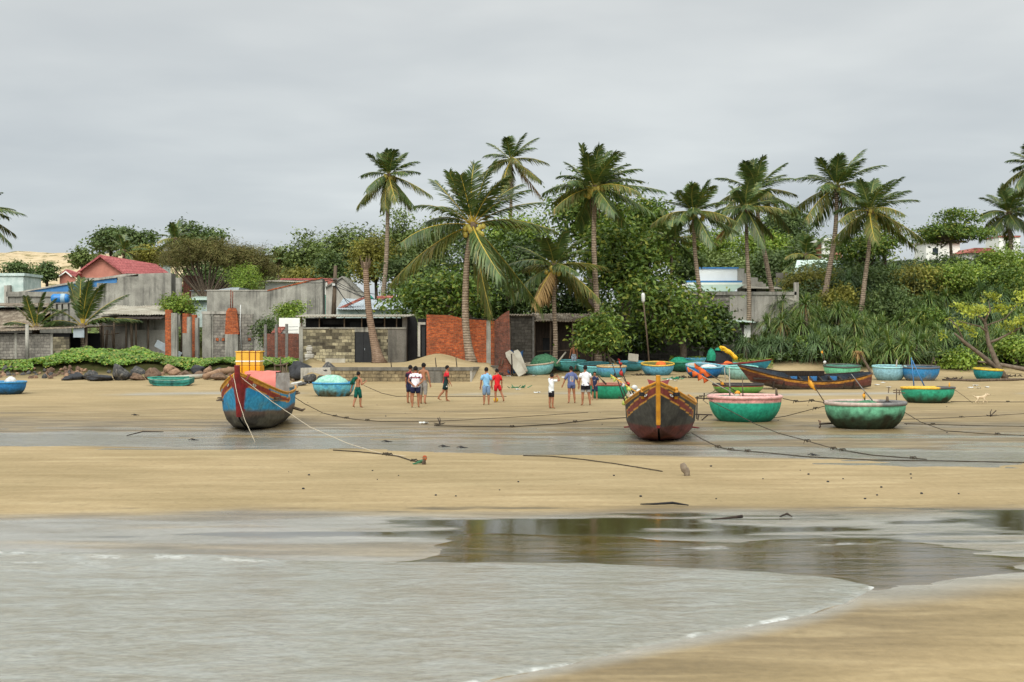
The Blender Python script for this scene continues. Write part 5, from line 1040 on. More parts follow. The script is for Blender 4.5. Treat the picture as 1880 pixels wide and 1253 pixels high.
BB['gr'] = basket('green basket boat with a red brown rim beside the boy in navy', 1118, 733, 74, 27, cc(22, 160, 120), cc(24, 110, 88), cc(164, 88, 66), cc(30, 110, 90), .2, .6, 0, 0, None, None, 6, GN)
BB['rg'] = basket('low basket boat with red top band and green lower half', 1355, 724, 92, 17, cc(112, 178, 66), cc(84, 140, 50), cc(52, 46, 42), cc(90, 60, 50), .2, .5, 0, 0, cc(170, 62, 52), None, 7, GN)
BB['f1'] = basket('pale blue basket boat with bare wooden rim, leftmost of the far row', 988, 689, 60, 20, cc(132, 204, 208), cc(84, 160, 164), cc(188, 170, 142), cc(150, 140, 120), .25, .5, 3, -5, None, None, 8, GN)
BB['f2'] = basket('plain teal basket boat between the pale one and the open rimmed one', 1044, 684, 62, 17, cc(84, 176, 174), cc(60, 140, 140), cc(96, 190, 190), cc(60, 130, 130), .3, .5, 2, 0, None, None, 9, GN)
BB['f3'] = basket('light teal basket boat tilted so its whole mouth shows', 1094, 690, 66, 19, cc(96, 184, 190), cc(70, 150, 154), cc(120, 204, 206), cc(84, 160, 164), .25, .5, 7, 0, None, None, 10, GN)
BB['f4'] = basket('blue basket boat with worn orange rim and a green streak', 1123, 693, 54, 20, cc(84, 160, 200), cc(66, 150, 120), cc(200, 164, 104), cc(80, 130, 140), .4, .7, 2, 0, None, None, 11, GN)
BB['f5'] = basket('teal basket boat half hidden left of the yellow rimmed one', 1158, 683, 50, 15, cc(70, 160, 172), cc(50, 120, 120), cc(84, 170, 190), cc(60, 120, 124), .3, .6, 2, 0, None, None, 12, GN)
BB['f6'] = basket('blue basket boat with bright yellow rim and orange float bags inside', 1207, 690, 60, 21, cc(92, 172, 206), cc(70, 110, 110), cc(226, 180, 60), cc(120, 120, 60), .25, .7, 6, 0, None, None, 13, GN)
BB['f7'] = basket('dark green basket boat heaped with green net', 1250, 684, 44, 17, cc(30, 110, 84), cc(24, 70, 58), cc(40, 140, 104), cc(30, 80, 66), .4, .7, 2, 0, None, None, 14, GN)
BB['f8'] = basket('strong blue basket boat with pale blue rim holding white bundles', 1291, 695, 66, 22, cc(28, 118, 190), cc(40, 60, 70), cc(130, 190, 206), cc(90, 130, 140), .3, .85, 6, 2, None, None, 15, GN)
BB['f9'] = basket('light teal basket boat behind the strong blue one', 1284, 676, 58, 13, cc(110, 190, 196), cc(70, 150, 160), cc(60, 150, 180), cc(70, 130, 140), .3, .5, 1, 0, None, None, 16, GN)
BB['f10'] = basket('mid blue basket boat with orange cloth inside, behind the grey mint one', 1338, 689, 54, 19, cc(70, 140, 170), cc(50, 96, 110), cc(100, 176, 186), cc(70, 110, 120), .3, .6, 4, 0, None, None, 17, GN)
BB['f11'] = basket('grey mint basket boat touching the bow of the long brown boat', 1362, 698, 58, 23, cc(140, 192, 180), cc(110, 130, 116), cc(130, 206, 190), cc(110, 150, 140), .4, .7, 4, 0, None, None, 18, GN)
BB['f12'] = basket('mint basket boat with dark rim behind the long brown boat', 1546, 693, 67, 20, cc(110, 208, 160), cc(90, 130, 100), cc(70, 76, 66), cc(80, 140, 116), .2, .6, 4, 0, None, None, 19, GN)
BB['f13'] = basket('pale blue basket boat left of the tan stained blue one', 1632, 699, 60, 25, cc(140, 196, 212), cc(110, 150, 160), cc(150, 206, 204), cc(100, 140, 150), .3, .6, 3, 0, None, None, 20, GN)
BB['f14'] = basket('blue basket boat with tan stains and dark grey rim', 1689, 700, 68, 25, cc(44, 134, 196), cc(150, 136, 106), cc(96, 92, 90), cc(60, 100, 124), .30, .85, 3, 0, None, None, 21, GN)
BB['f15'] = basket('teal basket boat with yellow rim beside the leaning bare tree', 1813, 699, 52, 20, cc(26, 140, 146), cc(24, 84, 84), cc(226, 190, 40), cc(40, 100, 100), .3, .7, 2, 3, None, None, 22, GN)
def inside(bk, name, label, cat, dx, dy, rx, ry, rz, mat, seed, sink=.12):
    o = BB[bk]; hh = o['_h']; return mound(name, label, cat, (o.location.x + dx, o.location.y + dy, o.location.z + hh - sink), rx, ry, rz, mat, seed)
inside('net', 'fishing_net', 'pale mint net heaped in the weathered light blue basket boat', 'fishing net', -.1, 0, .85, .8, .5, 'net_m', 3)
inside('f7', 'fishing_net', 'teal net heaped on the dark green basket boat', 'fishing net', -.1, 0, .6, .55, .42, 'net_t', 5)
inside('f6', 'float_bag', 'orange float bag lying in the yellow rimmed basket boat', 'float bag', .2, -.1, .34, .3, .24, 'orange', 6, .1)
inside('f10', 'float_bag', 'orange cloth lying in the mid blue basket boat', 'float bag', -.2, -.1, .55, .35, .30, 'orange', 8, .08)
inside('f8', 'white_bundle', 'white bundle lying in the strong blue basket boat, right one', 'bundle', .35, .1, .5, .25, .16, 'plastic_w', 9, .1); inside('f8', 'white_bundle', 'grey white bundle on the left side of the strong blue basket boat', 'bundle', -.7, -.1, .35, .2, .22, 'fibro_l', 10, .08)
inside('moss', 'fishing_net', 'grey green net bundle in the moss stained basket boat', 'fishing net', .1, .1, .45, .4, .2, 'net_g', 11); inside('moss', 'dark_bundle', 'dark bundle by the right rim of the moss stained basket boat', 'bundle', .62, -.35, .25, .2, .17, 'net_d', 12, .1)
inside('pink', 'tan_bundle', 'tan sack lying in the pink rimmed basket boat', 'sack', -.45, -.3, .42, .3, .15, 'fibro_l', 14, .12); inside('left', 'white_bag', 'white plastic bag on the blue basket boat at the left edge', 'bag', .25, -.3, .28, .25, .32, 'plastic_w', 15, .05)
mound('fishing_net', 'grey green net heaped behind the pale blue basket boat', 'fishing net', (P(1000, 668, 90).x, 90, .85), 1.0, .7, .75, 'net_g', 17)
for o in BB.values():
    for k in ('_h', '_r'): pass
# ---- wooden boats
def hullmesh(Lb, bm_, zbow, zmid, zst, paint, rake=.5, seed=0, inner=(.1, .1, .1), stern_w=.72, ns=90, nv=44, botw=.62, keel_up=.35, entry=.5):
    s = np.linspace(0, 1, ns); v = np.linspace(0, 1, nv); Sg, Vg = np.meshgrid(s, v, indexing='ij')
    zs = np.where(Sg < .55, zmid + (zbow - zmid) * np.clip(1 - Sg / (.55 if Lb < 6.9 else .5), 0, 1) ** (1.8 if Lb < 6.9 else 2.0), zmid + (zst - zmid) * (np.maximum(Sg - .55, 0) / .45) ** 2)
    zk = keel_up * np.clip(1 - Sg / .34, 0, 1) ** 1.7 + .12 * np.clip((Sg - .8) / .2, 0, 1) ** 2
    fb = 1 - (1 - np.clip(Sg / entry, 0, 1)) ** 2.3; fs = 1 - (1 - stern_w) * np.clip((Sg - .6) / .4, 0, 1) ** 2
    sx = np.interp(Vg, [0, .22, .42, .62, 1], [0, botw, .86, .97, 1.0]); sz = np.interp(Vg, [0, .22, .42, .62, 1], [0, .06, .26, .52, 1])
    pw = np.interp(Vg, [0, .3, .7, 1], [1.9, 1.5, 1.1, .85])
    x = bm_ / 2 * sx * np.clip(fb, 0, 1) ** pw * fs + .03; z = zk + (zs - zk) * sz
    y = -Lb / 2 + Lb * Sg - rake * (sz - .1) * (1 - Sg) ** 5
    col = np.zeros(x.shape + (3,)); 
    col = paint(Sg, Vg, z, zs, y)
    idg = np.arange(ns * nv).reshape(ns, nv); parts = []; cols = []; faces = []; n0 = 0
    for sg in (-1, 1):
        parts.append(np.stack([sg * x, y, z], -1).reshape(-1, 3)); cols.append(col(sg).reshape(-1, 3))
        q = np.stack([idg[:-1, :-1], idg[1:, :-1], idg[1:, 1:], idg[:-1, 1:]], -1).reshape(-1, 4); faces.append((q if sg > 0 else q[:, ::-1]) + n0); n0 += ns * nv
    # inner skin and transom
    for sg in (-1, 1):
        xi = np.maximum(x - .06, .0); zi = np.maximum(z, zk + .12 + 0 * z); parts.append(np.stack([sg * xi, y + .05 * (1 - Sg) - .03 * Sg, np.minimum(zi, zs)], -1).reshape(-1, 3)); cols.append(np.tile(np.array(inner), (ns * nv, 1)) * (.6 + .8 * fbm(y * 2.3, z * 5)).reshape(-1, 1))
        faces.append((q[:, ::-1] if sg > 0 else q) + n0); n0 += ns * nv
    for (a, b_) in ((0, 2 * ns * nv), (ns * nv, 3 * ns * nv)):
        e0 = idg[:, -1] + a; e1 = idg[:, -1] + b_; faces.append(np.stack([e0[:-1], e0[1:], e1[1:], e1[:-1]], -1))
    t0 = idg[-1, :]; faces.append(np.stack([t0[:-1], t0[1:], t0[1:] + ns * nv, t0[:-1] + ns * nv], -1)); faces.append(np.stack([t0[:-1] + 2 * ns * nv, t0[:-1] + 3 * ns * nv, t0[1:] + 3 * ns * nv, t0[1:] + 2 * ns * nv], -1))
    gun = [np.stack([sg * x[:, -1], y[:, -1], zs[:, -1]], -1) for sg in (-1, 1)]
    return npmesh('hull', np.concatenate(parts), np.concatenate(faces), M['hull_r'], col=np.concatenate(cols), smooth=True), gun, (x, y, z, zs)
def grime(Sg, z, y, seed): return fbm(y * 1.4 + seed, z * 2.2 + seed, 5)
def paint_red(Sg, Vg, z, zs, y):
    def f(sg):
        n_ = grime(Sg, z, y, 3 + sg); n2 = fbm(y * 6, z * 9, 3)
        c = lerp3(cc(74, 72, 64), cc(52, 50, 46), sstep(.4, .6, n_)); c = c + (lerp3(cc(98, 90, 74), cc(98, 90, 74), n_) - c) * (.5 * sstep(.7, .4, z) * sstep(.45, .6, n2))[..., None]
        lo = sstep(.03, -.03, z - .50 - .10 * (n_ - .5)); c = c * (1 - lo[..., None]) + lerp3(cc(120, 60, 50), cc(84, 44, 38), sstep(.4, .62, n_)) * lo[..., None]
        d = zs - z; up_ = .09 + .20 * np.clip(Sg / .42, 0, 1) ** 1.2; band = (d > up_) & (d < up_ + .17 - .05 * Sg) & (Sg < .33); edge = (((d > up_ - .03) & (d < up_ + .20 - .05 * Sg)) & (Sg < .34)) & ~band
        c = np.where(band[..., None], np.array(cc(134, 56, 46)), c); c = np.where(edge[..., None], np.array(cc(224, 158, 50)), c)
        c = np.where((d < .035)[..., None], np.array(cc(214, 150, 44)), c); return c
    return f
def paint_blue(Sg, Vg, z, zs, y):
    def f(sg):
        n_ = grime(Sg, z, y, 9 + sg); n2 = fbm(y * 5 + 4, z * 8, 3)
        c = lerp3(cc(26, 140, 196), cc(44, 152, 196), sstep(.4, .6, n_)); c = c * (1 - (.55 * sstep(.55, .68, n2) * sstep(1.3, .6, z))[..., None]) + np.array(cc(90, 130, 120)) * (.55 * sstep(.55, .68, n2) * sstep(1.3, .6, z))[..., None]
        wl_ = .66 + .05 * np.sin(y * 1.3) + .10 * (n_ - .5); lo = sstep(.05, -.05, z - wl_); low = lerp3(cc(108, 84, 70), cc(66, 62, 54), sstep(.62, .40, z + .1 * (n2 - .5)))
        low = low * (1 - (.35 * sstep(.5, .62, n_))[..., None]) + np.array(cc(130, 126, 104)) * (.35 * sstep(.5, .62, n_))[..., None]
        d = zs - z
        stem = Sg * 7.2 < .40 - .10 * z + .30 * sstep(.45, .0, d); c = np.where(stem[..., None], np.array(cc(140, 32, 30)), c)
        up_ = .06 + .12 * np.clip(Sg / .5, 0, 1); band = (d > up_) & (d < up_ + .20 - .24 * Sg) & (Sg < .52); edge = ((d > up_ - .03) & (d < up_ + .235 - .24 * Sg) & (Sg < .54)) & ~band & ~stem
        c = np.where(band[..., None], np.array(cc(150, 52, 34)), c); c = np.where(edge[..., None], np.array(cc(222, 150, 46)), c)
        c = np.where((d < .05)[..., None], np.array(cc(206, 150, 44)), c)
        return c * (1 - lo[..., None]) + low * lo[..., None]
    return f
def paint_brown(Sg, Vg, z, zs, y):
    def f(sg):
        n_ = grime(Sg, z, y, 5 + sg); n2 = fbm(y * 4, z * 14, 3)
        c = lerp3(cc(112, 62, 50), cc(82, 50, 42), sstep(.38, .62, n_)); c = c * (1 - (.4 * sstep(.55, .7, n2))[..., None]) + np.array(cc(120, 100, 84)) * (.4 * sstep(.55, .7, n2))[..., None]
        lo = sstep(.08, -.08, z - .26 - .5 * np.clip(.42 - Sg, 0, 1) - .1 * (n_ - .5)); c = c * (1 - lo[..., None]) + np.array(cc(92, 84, 74)) * lo[..., None]
        d = zs - z; c = np.where(((d > .03) & (d < .15))[..., None], lerp3(cc(204, 138, 44), cc(150, 96, 40), sstep(.45, .62, n2)), c); c = np.where((d <= .03)[..., None], np.array(cc(96, 66, 48)), c); return c
    return f
def wooden_boat(label, loc, rz, hm, gun, gm_, ribs, inner_mat, L_, name='fishing_boat', roll=0, group='wooden fishing boats'):
    root = thing(name, label, 'fishing boat', loc, R(rz), group); root.rotation_euler = (0, R(roll), R(rz))
    link('hull', hm, root)
    for gl in gun: MB().tube([tuple(p + np.array([0, 0, .02])) for p in gl[::5]], .032, 6).build('gunwale', gm_, root, smooth=True)
    return root
M['yel_paint'] = pmat('ochre_paint', A(220, 154, 40, .8), A(196, 130, 34, .75), 5, .5, .1); M['red_paint'] = pmat('maroon_paint', A(146, 38, 36, .75), A(116, 30, 30, .7), 5, .5, .1)
def stem_tube(gx, hm, r_, top, z0, z1, mat, name, parent):
    x, y, z, zs = hm; pts = []
    for v in range(0, z.shape[1]):
        if z0 <= z[0, v] <= z1: pts.append((0, y[0, v] - .04, z[0, v]))
    if top: pts.append((0, pts[-1][1] - .02, z[0, -1] + top))
    return MB().tube(pts, r_, 8).build(name, mat, parent, smooth=False)
# black and maroon boat
g = G(1211, 812); hm, gun, arr = hullmesh(7.0, 1.98, 1.72, 1.0, 1.1, paint_red, .35, 1, cc(96, 110, 110), keel_up=.52)
rb_ = wooden_boat('black and maroon fishing boat with ochre stem, seen bow on', (P(1213, 780, g.y + 2.1).x, g.y + 2.1, g.z - .03), -7.0, hm, gun, M['yel_paint'], 0, None, 7)
stem_tube(None, arr, .062, .20, .60, 9, M['yel_paint'], 'stem_post', rb_); stem_tube(None, arr, .05, 0, .50, .62, M['red_paint'], 'stem_foot', rb_)
ys = arr[1][0, -1]
m = MB(); m.add([(-.30, ys + .38, 1.80), (.30, ys + .38, 1.80), (.16, ys + .3, 1.46), (-.16, ys + .3, 1.46), (-.30, ys + .44, 1.80), (.30, ys + .44, 1.80), (.16, ys + .36, 1.46), (-.16, ys + .36, 1.46), (0, ys + .38, 1.74), (0, ys + .44, 1.74)], [(0, 8, 1, 2, 3), (4, 7, 6, 5, 9), (0, 4, 9, 8), (8, 9, 5, 1), (1, 5, 6, 2), (2, 6, 7, 3), (3, 7, 4, 0)]); m.build('bow_board', M['red_paint'], rb_)
for sx_ in (-.42, .46):
    k = MB(); k.tube([(sx_, ys + .75, 1.26), (sx_, ys + .75, 1.50)], [.05, .06], 8); k.ball((sx_, ys + .75, 1.53), .062); k.build('mooring_bitt', M['yel_paint'], rb_, smooth=True)
    k = MB(); 
    for i in range(3): k.tube([(sx_ + .09 * math.cos(a), ys + .75 + .09 * math.sin(a), 1.36 + i * .03) for a in np.linspace(0, 6.28, 12)], .022, 5)
    k.build('rope_turns', M['net_d'], rb_)
for sg in (-1, 1):      # painted eyes set on the bow stripe
    i_ = 6; j_ = int(np.argmin(np.abs((arr[3][i_] - arr[2][i_]) - .17))); ex, ey, ez = arr[0][i_, j_] + .012, arr[1][i_, j_], arr[2][i_, j_]
    t_ = Vector((arr[0][i_ + 2, j_] - arr[0][i_ - 2, j_], arr[1][i_ + 2, j_] - arr[1][i_ - 2, j_], arr[2][i_ + 2, j_] - arr[2][i_ - 2, j_])).normalized(); n_ = Vector((t_.y, -t_.x, 0)).normalized(); u_ = n_.cross(t_)
    def disk(w_, h_, off): 
        return [Vector((ex, ey, ez)) + n_ * off + t_ * w_ * math.cos(a) + u_ * h_ * math.sin(a) * (1 if math.sin(a) < 0 else .55) for a in np.linspace(0, 2 * math.pi, 14, endpoint=False)]
    fl = lambda pts: [(sg * p.x, p.y, p.z) for p in pts]
    k = MB(); k.add(fl(disk(.11, .036, .0)) + fl(disk(.11, .036, .012)), [tuple(range(14, 28)), tuple(range(13, -1, -1))] + [(i, (i + 1) % 14, (i + 1) % 14 + 14, i + 14) for i in range(14)]); e_ = k.build('eye', M['plastic_w'], rb_)
    k = MB(); k.add(fl(disk(.022, .022, .013)) + fl(disk(.022, .022, .018)), [tuple(range(14, 28)), tuple(range(13, -1, -1))] + [(i, (i + 1) % 14, (i + 1) % 14 + 14, i + 14) for i in range(14)]); k.build('pupil', M['black'], e_)
for yy in (-1.6, -.4, .9, 2.2): MB().box((-.88, yy - .1, .80), (.88, yy + .1, .84)).build('thwart', M['wood'], rb_)
for sg in (-1, 1): MB().tube([(sg * .80, 1.2, .24), (sg * 1.12, 1.3, .20)], [.03, .02], 5).build('side_peg', M['red_paint'], rb_)
# blue boat
g = G(470, 791); hm, gun, arr = hullmesh(7.2, 1.98, 1.84, 1.10, 1.2, paint_blue, .30, 2, cc(80, 110, 120), keel_up=.50)
bb_ = wooden_boat('bright blue fishing boat with red stem and brown worn bottom, loaded with boxes', (P(473, 780, g.y + 2.2).x, g.y + 2.2, g.z - .03), 1.5, hm, gun, M['yel_paint'], 0, None, 7)
stem_tube(None, arr, .085, .24, .55, 9, M['red_paint'], 'stem_post', bb_); ys = arr[1][0, -1]
m = MB(); m.add([(-.30, ys + .30, 1.80), (.34, ys + .30, 1.80), (.2, ys + .26, 1.58), (-.2, ys + .26, 1.58), (-.30, ys + .36, 1.80), (.34, ys + .36, 1.80), (.2, ys + .32, 1.58), (-.2, ys + .32, 1.58)], [(0, 1, 2, 3), (7, 6, 5, 4), (0, 4, 5, 1), (1, 5, 6, 2), (2, 6, 7, 3), (3, 7, 4, 0)]); m.build('bow_board', M['red_paint'], bb_)
for sg in (-1, 1):
    i_ = 7; j_ = int(np.argmin(np.abs((arr[3][i_] - arr[2][i_]) - .15))); ex, ey, ez = arr[0][i_, j_] + .012, arr[1][i_, j_], arr[2][i_, j_]
    t_ = Vector((arr[0][i_ + 2, j_] - arr[0][i_ - 2, j_], arr[1][i_ + 2, j_] - arr[1][i_ - 2, j_], arr[2][i_ + 2, j_] - arr[2][i_ - 2, j_])).normalized(); n_ = Vector((t_.y, -t_.x, 0)).normalized(); u_ = n_.cross(t_)
    k = MB(); k.add(fl(disk(.10, .05, .0)) + fl(disk(.10, .05, .012)), [tuple(range(14, 28)), tuple(range(13, -1, -1))] + [(i, (i + 1) % 14, (i + 1) % 14 + 14, i + 14) for i in range(14)]); e_ = k.build('eye', M['fibro_l'], bb_)
    k = MB(); k.add(fl(disk(.025, .025, .013)) + fl(disk(.025, .025, .018)), [tuple(range(14, 28)), tuple(range(13, -1, -1))] + [(i, (i + 1) % 14, (i + 1) % 14 + 14, i + 14) for i in range(14)]); k.build('pupil', M['black'], e_)
k = MB(); 
for i in range(4): k.tube([(.16 + .13 * math.cos(a), ys + .75 + .13 * math.sin(a), 1.56 + i * .04) for a in np.linspace(0, 6.28, 12)], .03, 5)
k.build('rope_coil', M['net_d'], bb_)
for yy in (-1.8, 0, 1.6, 2.9): MB().box((-.95, yy - .1, 1.00), (.95, yy + .1, 1.04)).build('thwart', M['wood'], bb_)
MB().box((-.95, -3.0 + .9, .93), (.95, 3.4, .97)).build('deck', M['wood'], bb_)
MB().tube([(.62, 3.62, 1.26), (.98, 3.66, 1.32)], .035, 6).build('stern_plank', M['plastic_w'], bb_); MB().box((-.82, 3.55, 1.12), (.84, 3.72, 1.26)).build('transom_cap', M['fibro_l'], bb_, bevel=.02)
MB().tube([(.95, 1.4, .55), (1.25, 1.5, .45), (1.35, 1.55, .5)], [.06, .05, .02], 6).build('rubbing_fin', M['wood'], bb_)
rz_ = Matrix.Rotation(R(1.5), 4, 'Z'); bl = Vector(bb_.location)
def onb(x, y, z): return bl + rz_ @ Vector((x, y, z))
# cargo on the blue boat
Yc = onb(0, .55, 0).y; hh = H('foam_box', 'tall yellow foam fish box with white stripe and cord standing in the blue boat', 'box', 455, 690, Yc, None, bl.z + .98)
M['foam_y'] = pmat('yellow_foam', A(240, 190, 70, .85), A(232, 176, 56, .85), 3, .6); M['foam_o'] = pmat('deep_yellow_foam', A(246, 176, 20, .85), A(240, 166, 16, .85), 3, .6)
def zz(v): return hh.Z(v)
x0, x1 = hh.X(432.5), hh.X(477); m = MB(); m.box((x0, 0, zz(672)), (x1, .6, zz(647.5))); m.build('upper_half', M['foam_y'], hh.root, bevel=.02); MB().box((x0 - .005, -.006, 0), (x1 + .005, .806, zz(672.2))).build('lower_half', M['foam_o'], hh.root, bevel=.02)
MB().box((x0 - .02, -.02, zz(647.3)), (x1 + .02, .82, zz(645.3))).build('lid', M['foam_y'], hh.root, bevel=.01); MB().box((x0 - .008, -.01, zz(664.6)), (x1 + .008, .81, zz(662.6))).build('white_stripe', M['white'], hh.root)
for f_ in (.26, .57, .82):
    xx = x0 + (x1 - x0) * f_; MB().tube([(xx + .01, -.022, .02), (xx, -.022, zz(660)), (xx, -.03, zz(645)), (xx, .4, zz(644.6)), (xx, .83, zz(645))], .012, 5).build('cord', M['red_paint'], hh.root)
Yc2 = onb(0, -.75, 0).y; hh = H('tarp_crate', 'large crate under a salmon pink sheet with grey cloth side, below the yellow box', 'crate', 480, 716, Yc2, None, bl.z + .96)
m = MB(); pts = []; x0, x1, x2 = hh.X(449), hh.X(506), hh.X(526); zt_ = hh.Z(683)
NX = 14; V = []
for i in range(NX):
    f_ = i / (NX - 1); x_ = x0 + (x1 - x0) * f_
    for z_, y_ in ((0, -.05), (zt_ * .5, -.02 + .04 * math.sin(i * 1.1)), (zt_, 0), (zt_ + .03 * math.sin(i * .9), .5), (zt_, 1.1), (0, 1.12)): V.append((x_, y_, z_))
m.add(V, [(i * 6 + j, i * 6 + 6 + j, i * 6 + 7 + j, i * 6 + j + 1) for i in range(NX - 1) for j in range(5)]); m.add([V[j] for j in range(6)], [(5, 4, 3, 2, 1, 0)]); m.build('sheet', pmat('salmon_sheet', A(234, 138, 124, .85), A(216, 118, 104, .85), 2.5, .6, .2), hh.root, smooth=True)
m = MB(); V = []
for i in range(7):
    f_ = i / 6; x_ = x1 + .004 + (x2 - x1) * f_
    for j in range(7): V.append((x_, .02 + .07 * math.sin(j * 1.7 + i * 1.3) + f_ * .6, zt_ * (.02 + .93 * j / 6)))
m.add(V, [(i * 7 + j, i * 7 + 7 + j, i * 7 + 8 + j, i * 7 + j + 1) for i in range(6) for j in range(6)]); m.build('grey_cloth', pmat('grey_cloth', A(196, 190, 182, .8), A(168, 160, 152, .75), 5, .9, .3), hh.root, smooth=True)
MB().box((x0 + .05, .05, 0), (x1 - .03, 1.05, zt_ - .03)).build('crate', M['wood'], hh.root)
Yc3 = onb(0, 2.0, 0).y; hh = H('pole_rack', 'rough wooden pole rack standing at the stern of the blue boat', 'rack', 520, 716, Yc3, None, bl.z + .98)
for (a, b_) in (((505, 716), (504.5, 668)), ((526, 718), (526, 668)), ((516, 716), (515, 654)), ((521, 716), (519, 672)), ((524, 718), (522.5, 676))): hh.tube('pole', 'wood', [hh.L(*a), hh.L(*b_)], [.03, .022], None, 5)
hh.tube('cross_pole', 'wood', [hh.L(503, 671), hh.L(517, 671), hh.L(529, 667)], .035); hh.tube('cord', 'rope_w', [hh.L(478, 653, -.3), hh.L(492, 661, -.1), hh.L(504, 668)], .012, None, 4)
# long brown boat
g = G(1490, 716); hm, gun, arr = hullmesh(6.3, 1.35, 1.25, .56, .86, paint_brown, .7, 3, cc(58, 66, 76), stern_w=.30, keel_up=.38, entry=.45)
lb_ = wooden_boat('long brown fishing boat with ochre wale and blue ribs, lying side on', (P(1486, 700, g.y + .8).x, g.y + .8, g.z + .02), -88, hm, gun, M['wood_d'], 0, None, 7, roll=13)
for i in range(9):
    yy = -2.0 + i * .52; MB().box((-.62, yy - .04, .20), (.62, yy + .04, .52)).build('rib', M['wood_d'], lb_)
    if i % 2 == 0: MB().box((-.60, yy + .08, .26), (-.54, yy + .42, .50)).build('blue_panel', M['blue'], lb_)
MB().box((-.66, -1.8, .55), (-.60, .9, .78), jit=.02).build('wash_board', M['wood_d'], lb_)
MB().box((-.5, -3.0, .62), (.5, -2.2, .66)).build('fore_deck', M['wood_d'], lb_)
# small sampans
def paint_plain(c1, c2, c3):
    def p_(Sg, Vg, z, zs, y):
        def f(sg):
            n_ = grime(Sg, z, y, 1 + sg); c = lerp3(c1, c2, sstep(.40, .62, n_ + .25 * (1 - Vg) - .1)); return np.where(((zs - z) < .05)[..., None], np.array(c3), c)
        return f
    return p_
g = G(310, 709); hm, gun, arr = hullmesh(2.3, 1.2, .42, .38, .44, paint_plain(cc(46, 140, 128), cc(40, 96, 96), cc(150, 196, 180)), .12, 4, cc(80, 140, 120), stern_w=.85, ns=30, nv=24, keel_up=.1, botw=.85, entry=.22)
wooden_boat('small flat green sampan before the boulders', (g.x, g.y + .5, g.z), -90, hm, gun, M['teal'], 0, None, 2, 'sampan', 3, None)
g = Vector((P(1345, 676, 88).x, 89.2, gz(20, 89.2))); hm, gun, arr = hullmesh(4.4, 1.3, .95, .66, .8, paint_plain(cc(40, 130, 150), cc(40, 90, 110), cc(110, 60, 50)), .5, 5, cc(80, 140, 150), stern_w=.7, ns=40, nv=24, keel_up=.2)
wooden_boat('blue sampan with red brown edge under the heaped nets', (g.x, g.y, g.z), 80, hm, gun, M['red_paint'], 0, None, 4, 'sampan', 0, None)
# ------------------------------------------------------------------ people
M['skin'] = pmat('tan_skin', A(176, 120, 86, .78), A(160, 104, 72, .75), 6, .55, .05, spec=.35); M['hair'] = pmat('black_hair', (.010, .009, .009), (.018, .016, .015), 30, .8, .3, spec=.12)
M['cloth'] = colmat('fabric', .85, .2, .10, 9, .3); M['face'] = pmat('lip', A(140, 76, 66, .7), None); M['eye_w'] = pmat('eye_white', (.6, .58, .55), None); 
DG = None
def skinmesh(name, nodes, edges, rad, root=0, sub=2):
    me = bpy.data.meshes.new(name); me.from_pydata([tuple(n) for n in nodes], edges, []); o = bpy.data.objects.new(name, me); C.objects.link(o)
    md = o.modifiers.new('skin', 'SKIN'); md.use_smooth_shade = True; md.branch_smoothing = .3
    sv = me.skin_vertices[0].data
    for i, r_ in enumerate(rad): sv[i].radius = (r_, r_) if not hasattr(r_, '__len__') else r_
    for i in range(len(nodes)): sv[i].use_root = (i == root)
    s_ = o.modifiers.new('sub', 'SUBSURF'); s_.levels = sub; s_.render_levels = sub
    dg = bpy.context.evaluated_depsgraph_get(); dg.update(); m2 = bpy.data.meshes.new_from_object(o.evaluated_get(dg)); m2.name = name
    bpy.data.objects.remove(o); bpy.data.meshes.remove(me); return m2
def ringloft(rings, n=20, cap=True):
    """rings: list of (centre Vector, rx, ry, yaw)"""
    V = []
    for c, rx, ry in rings:
        for j in range(n):
            a = 2 * math.pi * j / n; V.append((c[0] + rx * math.cos(a), c[1] + ry * math.sin(a), c[2]))
    Fq = [(i * n + j, i * n + (j + 1) % n, (i + 1) * n + (j + 1) % n, (i + 1) * n + j) for i in range(len(rings) - 1) for j in range(n)]
    if cap: Fq += [tuple(range((len(rings) - 1) * n, len(rings) * n))]
    return V, Fq
def unit(v): v = Vector(v); return v.normalized()
